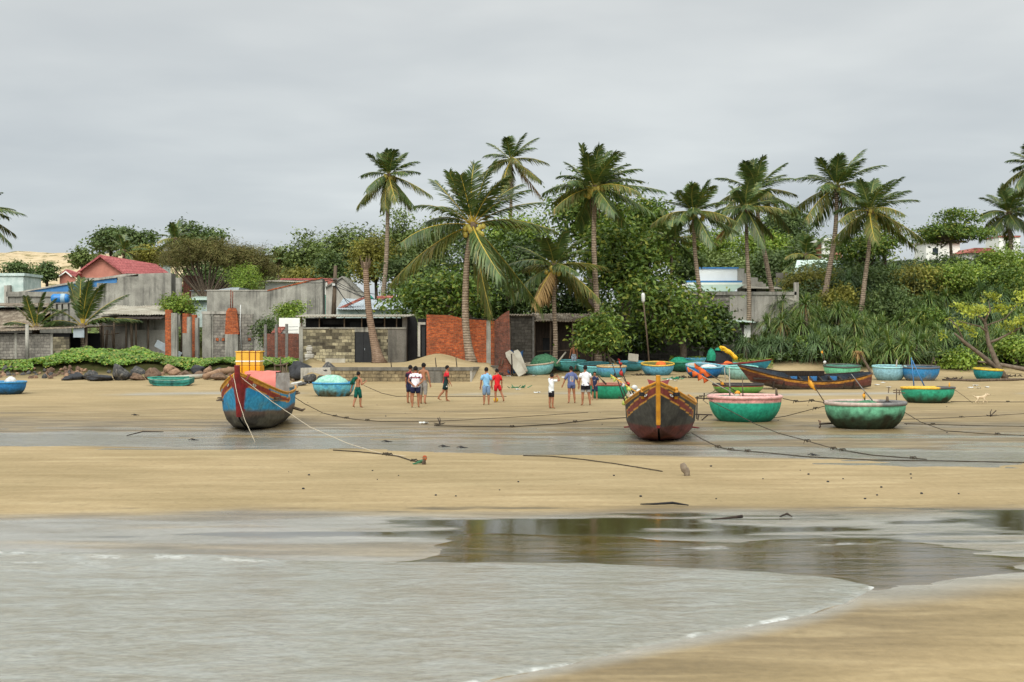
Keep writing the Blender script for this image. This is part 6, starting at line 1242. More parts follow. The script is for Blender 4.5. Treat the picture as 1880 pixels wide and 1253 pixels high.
def person(label, u, vf, hpx, rz, shirt=None, shorts=((30, 34, 48), .7), arms=(((-.25, 0, -1), (-.1, .25, -1)), ((.25, 0, -1), (.1, .25, -1))), legs=(((0, .1, -1), (0, -.05, -1)), ((0, -.1, -1), (0, -.15, -1))), lean=(0, .03), turn=0, hood=None, spread=.085, Y=None, sleeve=.6, hem=.86, tight=1.0, build=1.0, skinmat='skin', group='people walking on the beach', slv=(1, 1), nod=0):
    g = G(u, vf) if Y is None else Vector((P(u, vf, Y).x, Y, P(u, vf, Y).z)); Ht = hpx * S(g.y); k = Ht / 1.72
    root = thing('person', label, 'person', g, R(rz), group); b = build
    N_ = []; E_ = []; Rd = []
    def nd_(p, r_, par=None):
        N_.append(Vector(p)); Rd.append(r_)
        if par is not None: E_.append((par, len(N_) - 1))
        return len(N_) - 1
    lx, ly = lean
    pel = nd_((0, 0, .93), .125 * b); sp = nd_((lx * .4, ly * .4, 1.10), .108 * b, pel); ch = nd_((lx * .8, ly * .8, 1.27), .118 * b, sp); nb = nd_((lx, ly, 1.41), .075, ch); nk = nd_((lx, ly + .01, 1.47), .052, nb)
    tr_ = R(turn); hf = Vector((-math.sin(tr_), math.cos(tr_), -nod)); hc = Vector((lx, ly + .02, 1.60))
    hd0 = nd_(hc + Vector((0, 0, -.075)) + hf * .015, .066, nk); hd1 = nd_(hc + Vector((0, 0, -.01)) + hf * .008, .083, hd0); hd2 = nd_(hc + Vector((0, 0, .06)), .074, hd1)
    nd_(hc - Vector((0, 0, .018)) + hf * .105, .011, hd1); hr = Vector((hf.y, -hf.x, 0)).normalized()
    for sg in (-1, 1): nd_(hc + hr * sg * .092 - hf * .005 + Vector((0, 0, -.012)), .012, hd1)
    wr = []
    for i, sg in enumerate((-1, 1)):
        s0 = nd_((lx + sg * .105 * b, ly, 1.375), .072, nb); s1 = nd_((lx + sg * .185 * b, ly, 1.365), .056, s0); p = N_[s1]
        ud, fd = unit(arms[i][0]), unit(arms[i][1]); m_ = nd_(p + ud * .14, .050, s1); e_ = nd_(p + ud * .285, .042, m_); f1 = nd_(N_[e_] + fd * .10, .043, e_); w_ = nd_(N_[e_] + fd * .245, .029, f1); wr.append((s1, e_, w_))
        pm_ = nd_(N_[w_] + fd * .055, .030, w_); sd = fd.cross(Vector((0, 1, 0))); sd = sd.normalized() if sd.length > .2 else Vector((1, 0, 0)); bend = (sd.cross(fd)) * -.35
        for q, ln in ((-.027, .062), (-.009, .074), (.009, .070), (.027, .055)):
            k1 = nd_(N_[pm_] + sd * q + fd * .042, .0092, pm_); nd_(N_[k1] + (fd + bend).normalized() * ln * .9, .0075, k1)
        t1 = nd_(N_[w_] + sd * (.036 * sg) + fd * .045, .0105, pm_); nd_(N_[t1] + (fd + sd * .5 * sg).normalized() * .04, .0085, t1)
    ft = []
    for i, sg in enumerate((-1, 1)):
        h0 = nd_((sg * spread * b, 0, .87), .095 * b, pel); td, sd = unit(legs[i][0]), unit(legs[i][1]); p = N_[h0]
        t1 = nd_(p + td * .2, .085 * b, h0); kn = nd_(p + td * .41, .060, t1); c1 = nd_(N_[kn] + sd * .13 - Vector((0, .012, 0)), .062, kn); an = nd_(N_[kn] + sd * .385, .037, c1); ft.append((h0, kn, an))
        fdv = Vector((.12 * sg, 1, 0)).normalized(); lift = max(0, -sd.y - .25)
        hl = nd_(N_[an] + Vector((0, -.03, -.045)), .026, an); bl_ = nd_(N_[an] + fdv * .10 + Vector((0, 0, -.05 - .10 * lift)), .027, an); nd_(N_[bl_] + fdv * .07 + Vector((0, 0, -.006)), .019, bl_)
    zmin = min(n.z - r_ for n, r_ in zip(N_, Rd))
    for n in N_: n.z -= zmin
    zt_ = max(n.z for n in N_) + .085; k = Ht / zt_ if not hood else k; dz = -zmin
    m2 = skinmesh('body', [n * k for n in N_], E_, [r_ * k for r_ in Rd]); m2.materials.clear(); m2.materials.append(M[skinmat]); link('body', m2, root)
    def W(p): return Vector((p[0], p[1], p[2])) * k
    # hair
    hc2 = hc + Vector((0, 0, dz)); V = []; Fq = []; nr_, ns_ = 9, 20
    for i in range(nr_ + 1):
        th = i / nr_ * 2.2
        for j in range(ns_):
            a = 2 * math.pi * j / ns_; d = Vector((math.sin(th) * math.cos(a), math.sin(th) * math.sin(a), math.cos(th))); fr = d.x * hf.x + d.y * hf.y; thm = 2.1 - 1.0 * max(0, fr + .15) ; 
            t2 = min(th, thm); d = Vector((math.sin(t2) * math.cos(a), math.sin(t2) * math.sin(a), math.cos(t2))); w2 = 1 + .05 * math.sin(7 * a + 3 * i)
            V.append(W(hc2 + Vector((0, 0, .022)) + Vector((d.x * .096 * w2, d.y * .102 * w2, d.z * .118))))
    Fq = [(i * ns_ + j, i * ns_ + (j + 1) % ns_, (i + 1) * ns_ + (j + 1) % ns_, (i + 1) * ns_ + j) for i in range(nr_) for j in range(ns_)]
    MB().add(V, Fq).build('hair', M['hair'], root, smooth=True)
    eyes = MB()
    for sg in (-1, 1): eyes.ball(W(hc2 + hr * sg * .032 + hf * .082 + Vector((0, 0, .012))), .0085 * k, 0, 6, 4)
    # (eyes and mouth belong to the face)
    e_ = eyes.build('eyes', M['hair'], root); MB().ball(W(hc2 + hf * .086 + Vector((0, 0, -.052))), (.02 * k, .02 * k, .006 * k), 0, 8, 4).build('mouth', M['face'], root)
    def coloured(name, mb, cf):
        o = mb.build(name, M['cloth'], root, smooth=True); me = o.data; n = len(me.vertices); co = np.zeros(n * 3, np.float32); me.vertices.foreach_get('co', co); co = co.reshape(-1, 3) / k
        col = np.array([cf(p) for p in co], np.float32); a = me.color_attributes.new('Col', 'FLOAT_COLOR', 'POINT'); c4 = np.ones((n, 4), np.float32); c4[:, :3] = col; a.data.foreach_set('color', c4.ravel()); return o
    if shirt:
        cf, tg = shirt if callable(shirt[0]) else ((lambda p, c=A(*shirt[0], .8): c), shirt[1]); mb = MB(); t_ = tight * b
        rg = []
        for z, rx, ry in ((hem, .168, .128), (hem + .06, .166, .126), (1.02, .158, .122), (1.12, .160, .122), (1.22, .172, .127), (1.31, .182, .122), (1.37, .185, .105), (1.41, .150, .088), (1.44, .095, .072), (1.462, .062, .060)):
            f_ = np.clip((z - .93) / .48, 0, 1); wv = 1 + .0 ; rg.append((W((lx * f_, ly * f_, z + dz)), rx * k * t_ * wv, ry * k * t_))
        # extra rings for folds and stripes
        full = []
        for a_, b_ in zip(rg[:-1], rg[1:]):
            for q in (0, .25, .5, .75): full.append((a_[0].lerp(b_[0], q), a_[1] * (1 - q) + b_[1] * q, a_[2] * (1 - q) + b_[2] * q))
        full.append(rg[-1]); V, Fq = ringloft(full, 24, False)
        V = [(x + .008 * k * math.sin(z / k * 23 + x / k * 11), y + .010 * k * math.sin(z / k * 19 + x / k * 17), z + .006 * k * math.sin(x / k * 30)) for x, y, z in V]
        mb.add(V, Fq)
        for i, sg in enumerate((-1, 1)):
            if not slv[i]: continue
            s1, e_, w_ = wr[i]; p0 = N_[s1] - Vector((sg * .03, 0, -.0)); p1 = N_[s1].lerp(N_[e_], sleeve * .5); p2 = N_[s1].lerp(N_[e_], sleeve)
            mb.tube([W(p0), W(p1), W(p2), W(p2.lerp(p1, .03))], [.074 * k, .068 * k, .066 * k, .050 * k], 14)
        coloured('shirt', mb, lambda p: cf((p[0], p[1], p[2] - dz)))
    if shorts:
        sc_, fr_ = shorts[0], shorts[1]; cf2 = sc_ if callable(sc_) else (lambda p, c=A(*sc_, .8): c); mb = MB()
        V, Fq = ringloft([(W((0, 0, z + dz)), rx * k * b, ry * k * b) for z, rx, ry in ((1.0, .142, .112), (.95, .150, .120), (.90, .160, .126), (.84, .150, .118), (.80, .09, .08))], 20, False); mb.add(V, Fq)
        for i, sg in enumerate((-1, 1)):
            h0, kn, an = ft[i]; pa = N_[h0]; pts = []; rr_ = []
            for q in (0, .3, .6, 1.0):
                t_ = q * fr_; p = pa.lerp(N_[kn], min(t_, 1)) if t_ <= 1 else N_[kn].lerp(N_[an], t_ - 1); pts.append(W(p)); wf = (.115 - .024 * q) if fr_ <= 1 else (.112 - .048 * q); rr_.append(wf * k * b)
            pts.append(pts[-1].lerp(pts[-2], .03)); rr_.append(rr_[-1] * .82); mb.tube(pts, rr_, 14)
        coloured('shorts', mb, lambda p: cf2((p[0], p[1], p[2] - dz)))
    root['_k'] = k; root['_dz'] = dz; return root, N_, wr, k
down = ((-.22, 0, -1), (-.12, .22, -1)), ((.22, 0, -1), (.12, .22, -1))
walk = ((0, .28, -1), (0, -.02, -1)), ((0, -.22, -1), (0, -.52, -1))
walk2 = ((0, -.22, -1), (0, -.52, -1)), ((0, .28, -1), (0, -.02, -1))
stand = ((-.05, .02, -1), (-.02, -.05, -1)), ((.05, .04, -1), (.02, -.06, -1))
r_, *_ = person('shirtless boy in green shorts, green shirt over one arm, walking beside the net boat', 657, 749, 67, -30, None, ((14, 88, 76), .95), (((-.55, -.25, -1), (-.35, .1, -1)), ((.30, -.25, -1), (.10, .80, .45))), walk2, turn=-20, build=.9)
def half(p): return A(12, 84, 66, .8)
kk_ = r_['_k']; dz_ = r_['_dz']; m = MB(); m.tube([Vector((.02, -.02, 1.42 + dz_)) * kk_, Vector((-.10, -.03, 1.42 + dz_)) * kk_, Vector((-.2, -.03, 1.36 + dz_)) * kk_, Vector((-.30, -.08, 1.20 + dz_)) * kk_, Vector((-.33, -.09, 1.12 + dz_)) * kk_], [.05 * kk_, .085 * kk_, .095 * kk_, .075 * kk_, .07 * kk_], 12)
m.tube([Vector((-.14, -.09, 1.38 + dz_)) * kk_, Vector((-.16, -.115, 1.22 + dz_)) * kk_, Vector((-.13, -.125, 1.10 + dz_)) * kk_], [.07 * kk_, .055 * kk_, .02 * kk_], 8)
o = m.build('half_worn_shirt', M['cloth'], r_, smooth=True); me = o.data; a = me.color_attributes.new('Col', 'FLOAT_COLOR', 'POINT'); a.data.foreach_set('color', np.tile(np.array([*A(12, 84, 66, .8), 1], np.float32), len(me.vertices)))
person('boy in dark navy and maroon shirt, half hidden behind the white striped polo', 752, 741, 71, -35, ((lambda p: A(120, 34, 52, .8) if p[2] > 1.36 or abs(p[0]) > .23 else A(38, 36, 58, .8)), 0), ((44, 50, 76), .85), down, stand, build=.9)
def polo(p):
    x, y, z = p
    if 1.235 < z < 1.275: return A(150, 40, 54, .8)
    if 1.275 < z < 1.285 or 1.225 < z < 1.235: return A(50, 50, 90, .8)
    if z > 1.435: return A(140, 40, 54, .8)
    if abs(x) > .255: return A(206, 120, 124, .8)
    return A(236, 232, 236, .9)
r_, *_ = person('man in white polo with maroon back stripe, hands clasped behind him', 763, 749, 77, 2, (polo, 0), ((40, 42, 72), .62), (((-.42, -.30, -1), (.78, -.42, -.62)), ((.42, -.30, -1), (-.78, -.46, -.62))), (((-.10, .05, -1), (-.02, -.14, -1)), ((.06, .06, -1), (.02, -.05, -1))), build=1.06)
kk_ = r_['_k']; dz_ = r_['_dz']; m = MB()
for (x, z, w_, h_) in ((-.012, 1.345, .05, .012), (.03, 1.352, .02, .018), (-.03, 1.33, .012, .02)): m.ball(Vector((x, -.112 - .004, z + dz_)) * kk_, (w_ * .5 * kk_, .012 * kk_, h_ * .6 * kk_), 0, 8, 4)
m.build('shirt_emblem', M['red_paint'], r_); m = MB(); m.ball(Vector((.005, -.118, 1.315 + dz_)) * kk_, (.036 * kk_, .01 * kk_, .018 * kk_), 0, 8, 4); m.build('shirt_emblem', M['pole_c'], r_)
person('shirtless young man in grey knee length pants', 777, 742, 76, -18, None, ((lambda p: A(138, 132, 124, .8) if p[2] > .52 else A(190, 188, 184, .8)), 1.22), (((-.2, .1, -1), (-.1, .3, -1)), ((.30, -.15, -1), (.15, .1, -1))), (((-.08, .2, -1), (-.02, -.1, -1)), ((.10, -.14, -1), (.04, -.42, -1))), turn=-12)
def redgreen(p):
    x, y, z = p
    if abs(x) < .10 and y < .04 and z < 1.32: return A(36, 60, 58, .8)
    return A(206, 40, 52, .85) if (y > -.02 or z > 1.2) else A(214, 44, 56, .85)
r_, *_ = person('boy in red and dark green football kit walking to the right', 818, 737.5, 67, -78, ((lambda p: A(34, 58, 56, .8) if (p[0] > .06 and p[2] < 1.2) else A(206, 40, 52, .85)), 0), ((28, 54, 56), .75), (((-.12, .1, -1), (-.05, .4, -1)), ((.15, .12, -1), (.05, .5, -1))), (((0, .16, -1), (0, 0, -1)), ((0, -.32, -1), (0, -.85, -1))), lean=(0, .06), build=.92, sleeve=.75, nod=.25)
kk_ = r_['_k']; dz_ = r_['_dz']; MB().ball(Vector((.17, .02, .72 + dz_)) * kk_, (.014 * kk_, .03 * kk_, .035 * kk_), 0, 8, 5).build('shorts_badge', M['plastic_w'], r_)
person('boy in light blue t-shirt and pale denim shorts beside the red boy', 893, 744, 70, 4, ((140, 190, 224), 0), ((lambda p: A(120, 146, 176, .8) if p[2] > .6 else A(150, 172, 198, .8)), .98), down, stand, build=.92, sleeve=.8)
person('boy in all red football kit stepping beside the ball', 913, 739.5, 63, 25, ((222, 40, 44), 0), ((206, 34, 42), .66), (((-.3, .1, -1), (-.15, .3, -1)), ((.28, -.1, -1), (.15, .2, -1))), (((-.02, .1, -1), (0, -.05, -1)), ((.30, -.22, -1), (.22, -.40, -1))), build=.9, sleeve=.85)
person('child in white t-shirt with one arm raised across the face', 1012, 750.5, 66, -50, ((238, 240, 238), 0), ((lambda p: A(235, 232, 230, .85) if (p[0] < -.12) else A(34, 32, 36, .8)), .72), (((-.65, .6, .45), (.8, .55, .25)), ((.6, .7, .10), (-.75, .2, .75))), (((-.05, 0, -1), (0, -.04, -1)), ((.08, .02, -1), (.02, -.05, -1))), build=.9, hem=.80, tight=1.05)
def printed(p):
    x, y, z = p
    if y < 0 and abs(x) < .075 and 1.02 < z < 1.27:
        if z < 1.07 and x > -.03: return A(226, 150, 90, .85)
        if abs(x - .01) < .025 and z > 1.07: return A(70, 80, 120, .8)
        return A(196, 190, 178, .8)
    return A(98, 108, 150, .8)
person('youth in loose slate blue t-shirt with a pale printed panel on the back', 1049, 741, 69, 8, (printed, 0), ((92, 102, 142), .42), (((-.45, -.05, -1), (-.38, .1, -1)), ((.36, -.02, -1), (.30, .12, -1))), (((-.06, -.06, -1), (-.08, -.28, -1)), ((.12, .05, -1), (.08, -.04, -1))), build=.98, tight=1.12, sleeve=.95, turn=15, hem=.84)
person('man in plain white t-shirt and black shorts with white hem', 1075, 744.8, 74, 14, ((242, 242, 244), 0), ((lambda p: A(228, 228, 228, .85) if p[2] < .60 else A(26, 26, 30, .8)), .70), (((-.2, .05, -1), (-.08, .2, -1)), ((.30, .0, -1), (.22, .12, -1))), (((-.08, .05, -1), (-.04, -.05, -1)), ((.16, -.02, -1), (.10, -.14, -1))), build=1.06, turn=18)
person('small boy in navy shirt facing the camera by the green basket boat', 1092, 735, 53, 170, ((lambda p: A(170, 176, 186, .8) if (p[1] > 0 and abs(p[0]) < .06 and 1.19 < p[2] < 1.215) else A(44, 54, 84, .8)), 0), ((46, 56, 86), .85), (((-.25, .15, -1), (.35, .75, -.55)), ((.25, .15, -1), (-.35, .75, -.5))), (((-.10, .05, -1), (-.03, -.05, -1)), ((.10, .05, -1), (.05, -.05, -1))), build=.88, turn=8)
person('bare chested man in pale trousers in the shade of the plank shack', 1054, 678, 48, 150, None, ((172, 184, 196), 1.8), down, stand, Y=90.2)
# ball
g = G(910.5, 738.8); m = MB(); m.ball((0, 0, .105), .105, 0, 16, 10); o = m.build('ball', M['yellow'], None, g, smooth=True); tag(o, 'yellow football at the feet of the red boy', 'ball')
# dog
g = G(1801, 741.5); k = S(g.y) * 26 / .9; root = thing('dog', 'small cream white dog running along the beach at the right', 'dog', g, R(0))
nodes = [(-.20, 0, .42), (-.02, 0, .41), (.18, 0, .43), (.30, 0, .52), (.38, 0, .60), (.48, 0, .585), (.56, 0, .56), (-.30, 0, .43), (-.42, 0, .46), (-.52, 0, .54)]
rad = [.095, .085, .115, .075, .075, .05, .028, .06, .03, .018]; ed = [(0, 1), (1, 2), (2, 3), (3, 4), (4, 5), (5, 6), (0, 7), (7, 8), (8, 9)]
def leg(par, pts, rs):
    p_ = par
    for p, r_ in zip(pts, rs): nodes.append(p); rad.append(r_); ed.append((p_, len(nodes) - 1)); p_ = len(nodes) - 1
leg(2, [(.20, .07, .33), (.30, .07, .22), (.40, .07, .13), (.45, .07, .09)], [.055, .036, .026, .026]); leg(2, [(.18, -.07, .32), (.16, -.07, .18), (.10, -.07, .06), (.14, -.07, .03)], [.055, .036, .026, .026])
leg(0, [(-.20, .06, .33), (-.12, .06, .24), (-.20, .06, .12), (-.14, .06, .03)], [.075, .05, .028, .026]); leg(0, [(-.24, -.06, .33), (-.22, -.06, .22), (-.36, -.06, .13), (-.36, -.06, .04)], [.075, .05, .028, .026])
leg(4, [(.34, .06, .66), (.31, .075, .63)], [.026, .014]); leg(4, [(.34, -.06, .66), (.31, -.075, .63)], [.026, .014])
m2 = skinmesh('body', [Vector(n) * k for n in nodes], ed, [r_ * k for r_ in rad]); m2.materials.clear(); m2.materials.append(pmat('cream_fur', A(226, 206, 172, .85), A(206, 182, 146, .8), 8, .9, .4, 40)); link('body', m2, root)
MB().ball(Vector((.585, 0, .565)) * k, .022 * k).build('nose', M['hair'], root)
# ------------------------------------------------------------------ rocks, boards, poles, ropes, litter
M['rock'] = pmat('grey_rock', A(118, 116, 112, .6), A(70, 70, 70, .55), 2.2, .85, .6, 9, c3=A(140, 134, 124, .6)); M['rock_b'] = pmat('brown_rock', A(150, 122, 98, .65), A(104, 82, 66, .6), 2.5, .9, .6, 9); M['rock_t'] = pmat('tan_rock', A(186, 152, 120, .7), A(146, 112, 88, .65), 2.5, .9, .5, 9); M['rock_d'] = pmat('wet_dark_rock', A(74, 74, 76, .55), A(46, 47, 50, .5), 2.5, .6, .5, 9)
rocks = []
for i in range(8):
    bm = bmesh.new(); bmesh.ops.create_icosphere(bm, subdivisions=3, radius=1)
    for v in bm.verts:
        p = v.co.copy(); q = p * 1.1 + Vector((i * 7.3, 0, 0)); d = 1 + .42 * mnoise.noise(q) + .18 * mnoise.noise(q * 2.3)
        c = mnoise.cell(q * .9) * .12; v.co = p * (d + c); v.co.z = max(v.co.z, -.55)
    # knock a few flat facets
    for k in range(4):
        r_ = random.Random(i * 10 + k); n = Vector((r_.uniform(-1, 1), r_.uniform(-1, .2), r_.uniform(-.2, 1))).normalized(); dd = .68
        for v in bm.verts:
            t_ = v.co.dot(n) - dd
            if t_ > 0: v.co -= n * t_ * .9
    me = bpy.data.meshes.new('rock'); bm.to_mesh(me); bm.free(); rocks.append(me)
rkm = {}
def rock(label, u, vb, w_, h_, mat, i, group=None, name='boulder', dY=0, cat='rock', Y=None):
    g = G(u, vb) if Y is None else Vector((P(u, vb, Y).x, Y, P(u, vb, Y).z)); s_ = S(g.y); key = (i % 8, mat)
    if key not in rkm: m2 = rocks[i % 8].copy(); m2.materials.append(M[mat]); m2.polygons.foreach_set('use_smooth', [True] * len(m2.polygons)); rkm[key] = m2
    o = link(name, rkm[key], None, (g.x, g.y + w_ * s_ * .3 + dY, g.z + h_ * s_ * .40)); o.scale = (w_ * s_ / 2, w_ * s_ * .42, h_ * s_ / 1.55); o.rotation_euler = (0, R((i * 37) % 25 - 12), R(i * 71)); 
    # keep the drawn width whatever the turn
    o.scale = (w_ * s_ / 2, w_ * s_ / 2 * .9, h_ * s_ / 1.55)
    return tag(o, label, cat, group)
GRK = 'boulders of the sea wall'
for i, (u, v, w_, h_, mt, lb) in enumerate(((121, 699, 26, 8, 'rock_d', 'flat dark slab at the left end of the boulder line'), (140, 698, 28, 15, 'rock_d', 'dark grey boulder next to the flat dark slab'), (165, 698, 30, 17, 'rock', 'grey boulder before the brown rubble'), (181, 700, 48, 12, 'rock_d', 'long low dark slab in front of the big grey boulder'), (217, 699, 42, 25, 'rock', 'biggest grey brown boulder left of the blue boat'),
        (250, 690, 28, 18, 'rock', 'rounded grey boulder lying on another'), (250, 699, 28, 14, 'rock_b', 'brown boulder under a rounded grey one'), (280, 698, 34, 22, 'rock_b', 'reddish brown jagged boulder left of the sampan'), (308, 685, 28, 16, 'rock_t', 'pinkish boulder high in the line above the tan one'), (319, 691, 28, 15, 'rock_t', 'tan boulder above the green sampan'),
        (338, 694, 28, 13, 'rock_b', 'brown boulder behind the beige log'), (361, 687, 28, 17, 'rock_d', 'dark grey boulder above the beige log'), (362, 695, 26, 11, 'rock_b', 'small brown boulder touching the beige log'), (381, 686, 16, 12, 'rock_t', 'small tan boulder between two grey ones'), (398, 690, 24, 15, 'rock', 'grey boulder just left of the blue boat bow'), (418, 687, 20, 13, 'rock_t', 'pale tan boulder hidden by the blue boat bow'), (402, 699, 34, 14, 'rock_b', 'smooth pinkish brown boulder by the blue boat'),
        (552, 696, 54, 34, 'rock_d', 'large dark boulder right of the blue boat'), (600, 690, 32, 24, 'rock', 'angular grey boulder behind the net boat'), (566, 704, 28, 18, 'rock', 'grey boulder at the foot of the large dark one'), (538, 692, 24, 16, 'rock_d', 'dark boulder peeping behind the blue boat stern'), (546, 709, 34, 8, 'rock', 'flat grey stone on the sand near the net boat'), (590, 703, 22, 14, 'rock_d', 'small dark boulder left of the net boat'))):
    rock(lb, u, v, w_, h_, mt, i, GRK)
rng = np.random.RandomState(5)
for i in range(84):
    u = rng.uniform(-10, 150) if i < 66 else rng.uniform(150, 440); v = (rng.uniform(679, 697) if i < 66 else rng.uniform(682, 692)); w_ = rng.uniform(6, 13)
    rock('small brown rubble stone in the pile at the left end of the sea wall' if i < 66 else 'small rubble stone wedged among the big boulders', u, v, w_, w_ * rng.uniform(.6, .95), ('rock_b', 'rock_t', 'rock_b', 'rock')[rng.randint(4)], i, 'rubble stones at the left end of the sea wall' if i < 66 else 'rubble stones among the boulders', 'rubble_stone', cat='stone')
rng = np.random.RandomState(15)
for i in range(30): rock('small stone fallen beside the retaining wall', rng.uniform(520, 612), rng.uniform(690, 706), rng.uniform(4, 9), rng.uniform(3, 6), ('rock', 'rock_b', 'rock_d')[i % 3], i, 'stones fallen beside the retaining wall', 'rubble_stone', cat='stone')
def log(name, label, cat, pts, r_, mat, n=8):
    o = MB().tube(pts, r_, n).build(name, M[mat], None, smooth=True); return tag(o, label, cat)
def gl(u, v, dz=0): p = G(u, v); return Vector((p.x, p.y, p.z + dz))
log('driftwood_log', 'long beige driftwood log in front of the boulders', 'log', [gl(296, 697, .12), gl(335, 698, .16), gl(378, 696, .16)], [.08, .12, .15], 'fibro_l'); log('driftwood_log', 'thick pale log running up to the blue boat bow', 'log', [gl(376, 698, .2), gl(402, 692, .28), gl(440, 688, .3)], [.18, .2, .18], 'rock_t')
# boards and tarp by the brick wall
Yb = 86.4
for i, (a, b_, w_, lb) in enumerate((((959, 689), (932, 646), .52, 'longer pale foam board leaning on the blue tarp'), ((963, 684), (947, 644), .42, 'shorter tan edged foam board leaning on the blue tarp'))):
    pa, pb = P(*a, Yb + i * .35), P(*b_, Yb + .6 + i * .35); d_ = (pb - pa); n_ = 8; V = []
    side = Vector((1, 0, 0)) - d_.normalized() * d_.normalized().x; side.normalize(); nm = side.cross(d_).normalized() * .05
    for t_ in np.linspace(0, 1, n_): 
        hw = w_ / 2 * min(1, .75 + 2.5 * (1 - t_)) * (1 if t_ < .9 else .82); c = pa + d_ * t_
        V += [c - side * hw - nm, c + side * hw - nm, c + side * hw + nm, c - side * hw + nm]
    Fq = [(j * 4 + k, j * 4 + (k + 1) % 4, j * 4 + 4 + (k + 1) % 4, j * 4 + 4 + k) for j in range(n_ - 1) for k in range(4)] + [(3, 2, 1, 0), tuple(range(4 * n_ - 4, 4 * n_))]
    tag(MB().add(V, Fq).build('foam_board', M['fibro_l'], None), lb, 'board', 'foam boards leaning on the tarp')
V = []; 
for i in range(12):
    for j in range(10):
        f_, h_ = i / 11, j / 9; p = P(930 + 30 * f_ - 3 * (1 - h_), 686 - (40 + 3 * math.sin(f_ * 7)) * h_, Yb + .7 + .5 * h_); p.y += .13 * math.sin(i * 1.7 + j * .9) ; V.append(p)
me = npmesh('tarp', np.array([tuple(p) for p in V]), np.array([(i * 10 + j, i * 10 + j + 1, i * 10 + 11 + j, i * 10 + 10 + j) for i in range(11) for j in range(9)]), M['tarp_b'], smooth=True); o = link('tarp', me); sm = o.modifiers.new('t', 'SOLIDIFY'); sm.thickness = .03; tag(o, 'blue tarp hung behind the leaning foam boards', 'tarp')
log('wooden_stake', 'thin dark stake standing in front of the foam boards', 'stake', [P(941, 690, 85.8), P(939, 650, 85.8)], [.05, .035], 'wood_d', 6)
for i, (a, b_) in enumerate((((915, 672), (925, 632)), ((921, 672), (930, 638)))): log('leaning_stick', ('left' if i == 0 else 'right') + ' of two thin sticks leaning on the dark brick side wall', 'stick', [P(*a, 86.8), P(*b_, 87.6)], [.04, .025], 'wood', 5)
for i, (u, v0, v1) in enumerate(((718, 675, 659), (800, 674, 657), (838, 674, 657))): log('rusty_rod', ('left rod, near the dead palm, ', 'middle rod, on the mound, ', 'right rod, below the big leaning palm, ')[i] + 'sticking out of the terrace edge', 'rod', [P(u + 1, v0 + 2, 79.4), P(u - 1, v1, 79.5)], [.03, .025], 'wood_d', 5)
o = MB().box((-.33, -.05, 0), (.33, .05, .5)).build('foam_board', M['fibro_l'], None, P(1162, 664, 90), (-.25, .12, .1), bevel=.02); tag(o, 'pale foam panel propped behind the teal basket boats', 'board')
log('leaning_plank', 'pale plank leaning right of the pale blue basket boat', 'plank', [P(1022, 668, 89), P(1039, 647, 89.5)], [.06, .06], 'fibro_l', 4); log('leaning_plank', 'grey plank behind the light teal basket boat', 'plank', [P(1116, 654, 89.5), P(1128, 664, 89)], [.07, .07], 'fibro_l', 4)
log('oar', 'oar leaning on the green basket boat beside the small boy', 'oar', [P(1096, 688, 63.8), P(1104, 697, 63.6), P(1108, 701, 63.5), P(1113, 706, 63.4)], [.02, .02, .05, .04], 'wood_d', 6)
# heaped nets
pz = P(1318, 668, 89.5); mound('net_heap', 'black net heaped high on the blue sampan', 'fishing net', (pz.x, 89.3, pz.z - .3), .95, .7, 1.1, 'net_d', 21); pz = P(1304, 655, 89.4); mound('net_heap', 'strip of green net at the left of the black heap', 'fishing net', (pz.x, 88.9, pz.z - .25), .3, .3, .75, 'net_t', 23)
pz = P(1318, 640, 89.4); mound('net_heap', 'green net crowning the black heap', 'fishing net', (pz.x, 89.1, pz.z - .12), .26, .24, .16, 'net_t', 25)
k = MB()
for j in range(5):
    pts_ = [P(1321 + j * .8 + 30 * t_, 636.5 + j * 1.1 + 19 * t_ ** 1.3 + 2.2 * math.sin(t_ * 9 + j * 1.9), 88.9 - .3 * t_ + .05 * math.sin(j * 2 + t_ * 7)) for t_ in np.linspace(0, 1, 14)]
    k.tube(pts_, [.07 + .035 * math.sin(i * 1.7 + j * 2.3) for i in range(14)], 7)
o = k.build('yellow_sheet', M['yellow'], None, smooth=True); tag(o, 'bright yellow sheet draped over the black net heap', 'sheet')
# poles and flags
def flagpole(label, a, b_, Ya, Yb_, flags=(), mat='wood', r_=.02, name='flag_pole', cat='flag pole', group=None):
    pa, pb = P(*a, Ya), P(*b_, Yb_); root = thing(name, label, cat, pa, 0, group); d_ = pb - pa
    MB().tube([(0, 0, 0), d_ * .5 + Vector((0, 0, -.02)), d_], [r_, r_ * .85, r_ * .6], 6).build('pole', M[mat], root, smooth=True)
    for (t0, t1, w_, m_, sc_, sd) in flags:
        n_ = 9; V = []
        dn = d_.normalized(); dp = Vector((0, 0, -1)) - dn * Vector((0, 0, -1)).dot(dn); dp.normalize()
        for j in range(n_):
            f_ = j / (n_ - 1); p = d_ * (t0 + (t1 - t0) * f_); hh = w_ * (abs(math.sin(f_ * math.pi * sc_)) * .7 + .3) * (.6 + .4 * math.sin(f_ * 3 + .4))
            for q in (0, .5, 1): V.append(p + dp * hh * q * sd + Vector((0, .05 * math.sin(f_ * 9 + q * 2), 0)))
        Fq = [(j * 3 + i, j * 3 + i + 1, j * 3 + 4 + i, j * 3 + 3 + i) for j in range(n_ - 1) for i in range(2)]
        me = npmesh('flag', np.array([tuple(v) for v in V]), np.array(Fq), M[m_], smooth=True); o = link('flag', me, root); s_ = o.modifiers.new('t', 'SOLIDIFY'); s_.thickness = .012
    return root
GFg = 'flag poles standing in the boats'
def yof(u, v): return G(u, v).y
yp = yof(1367, 776) + 1.0
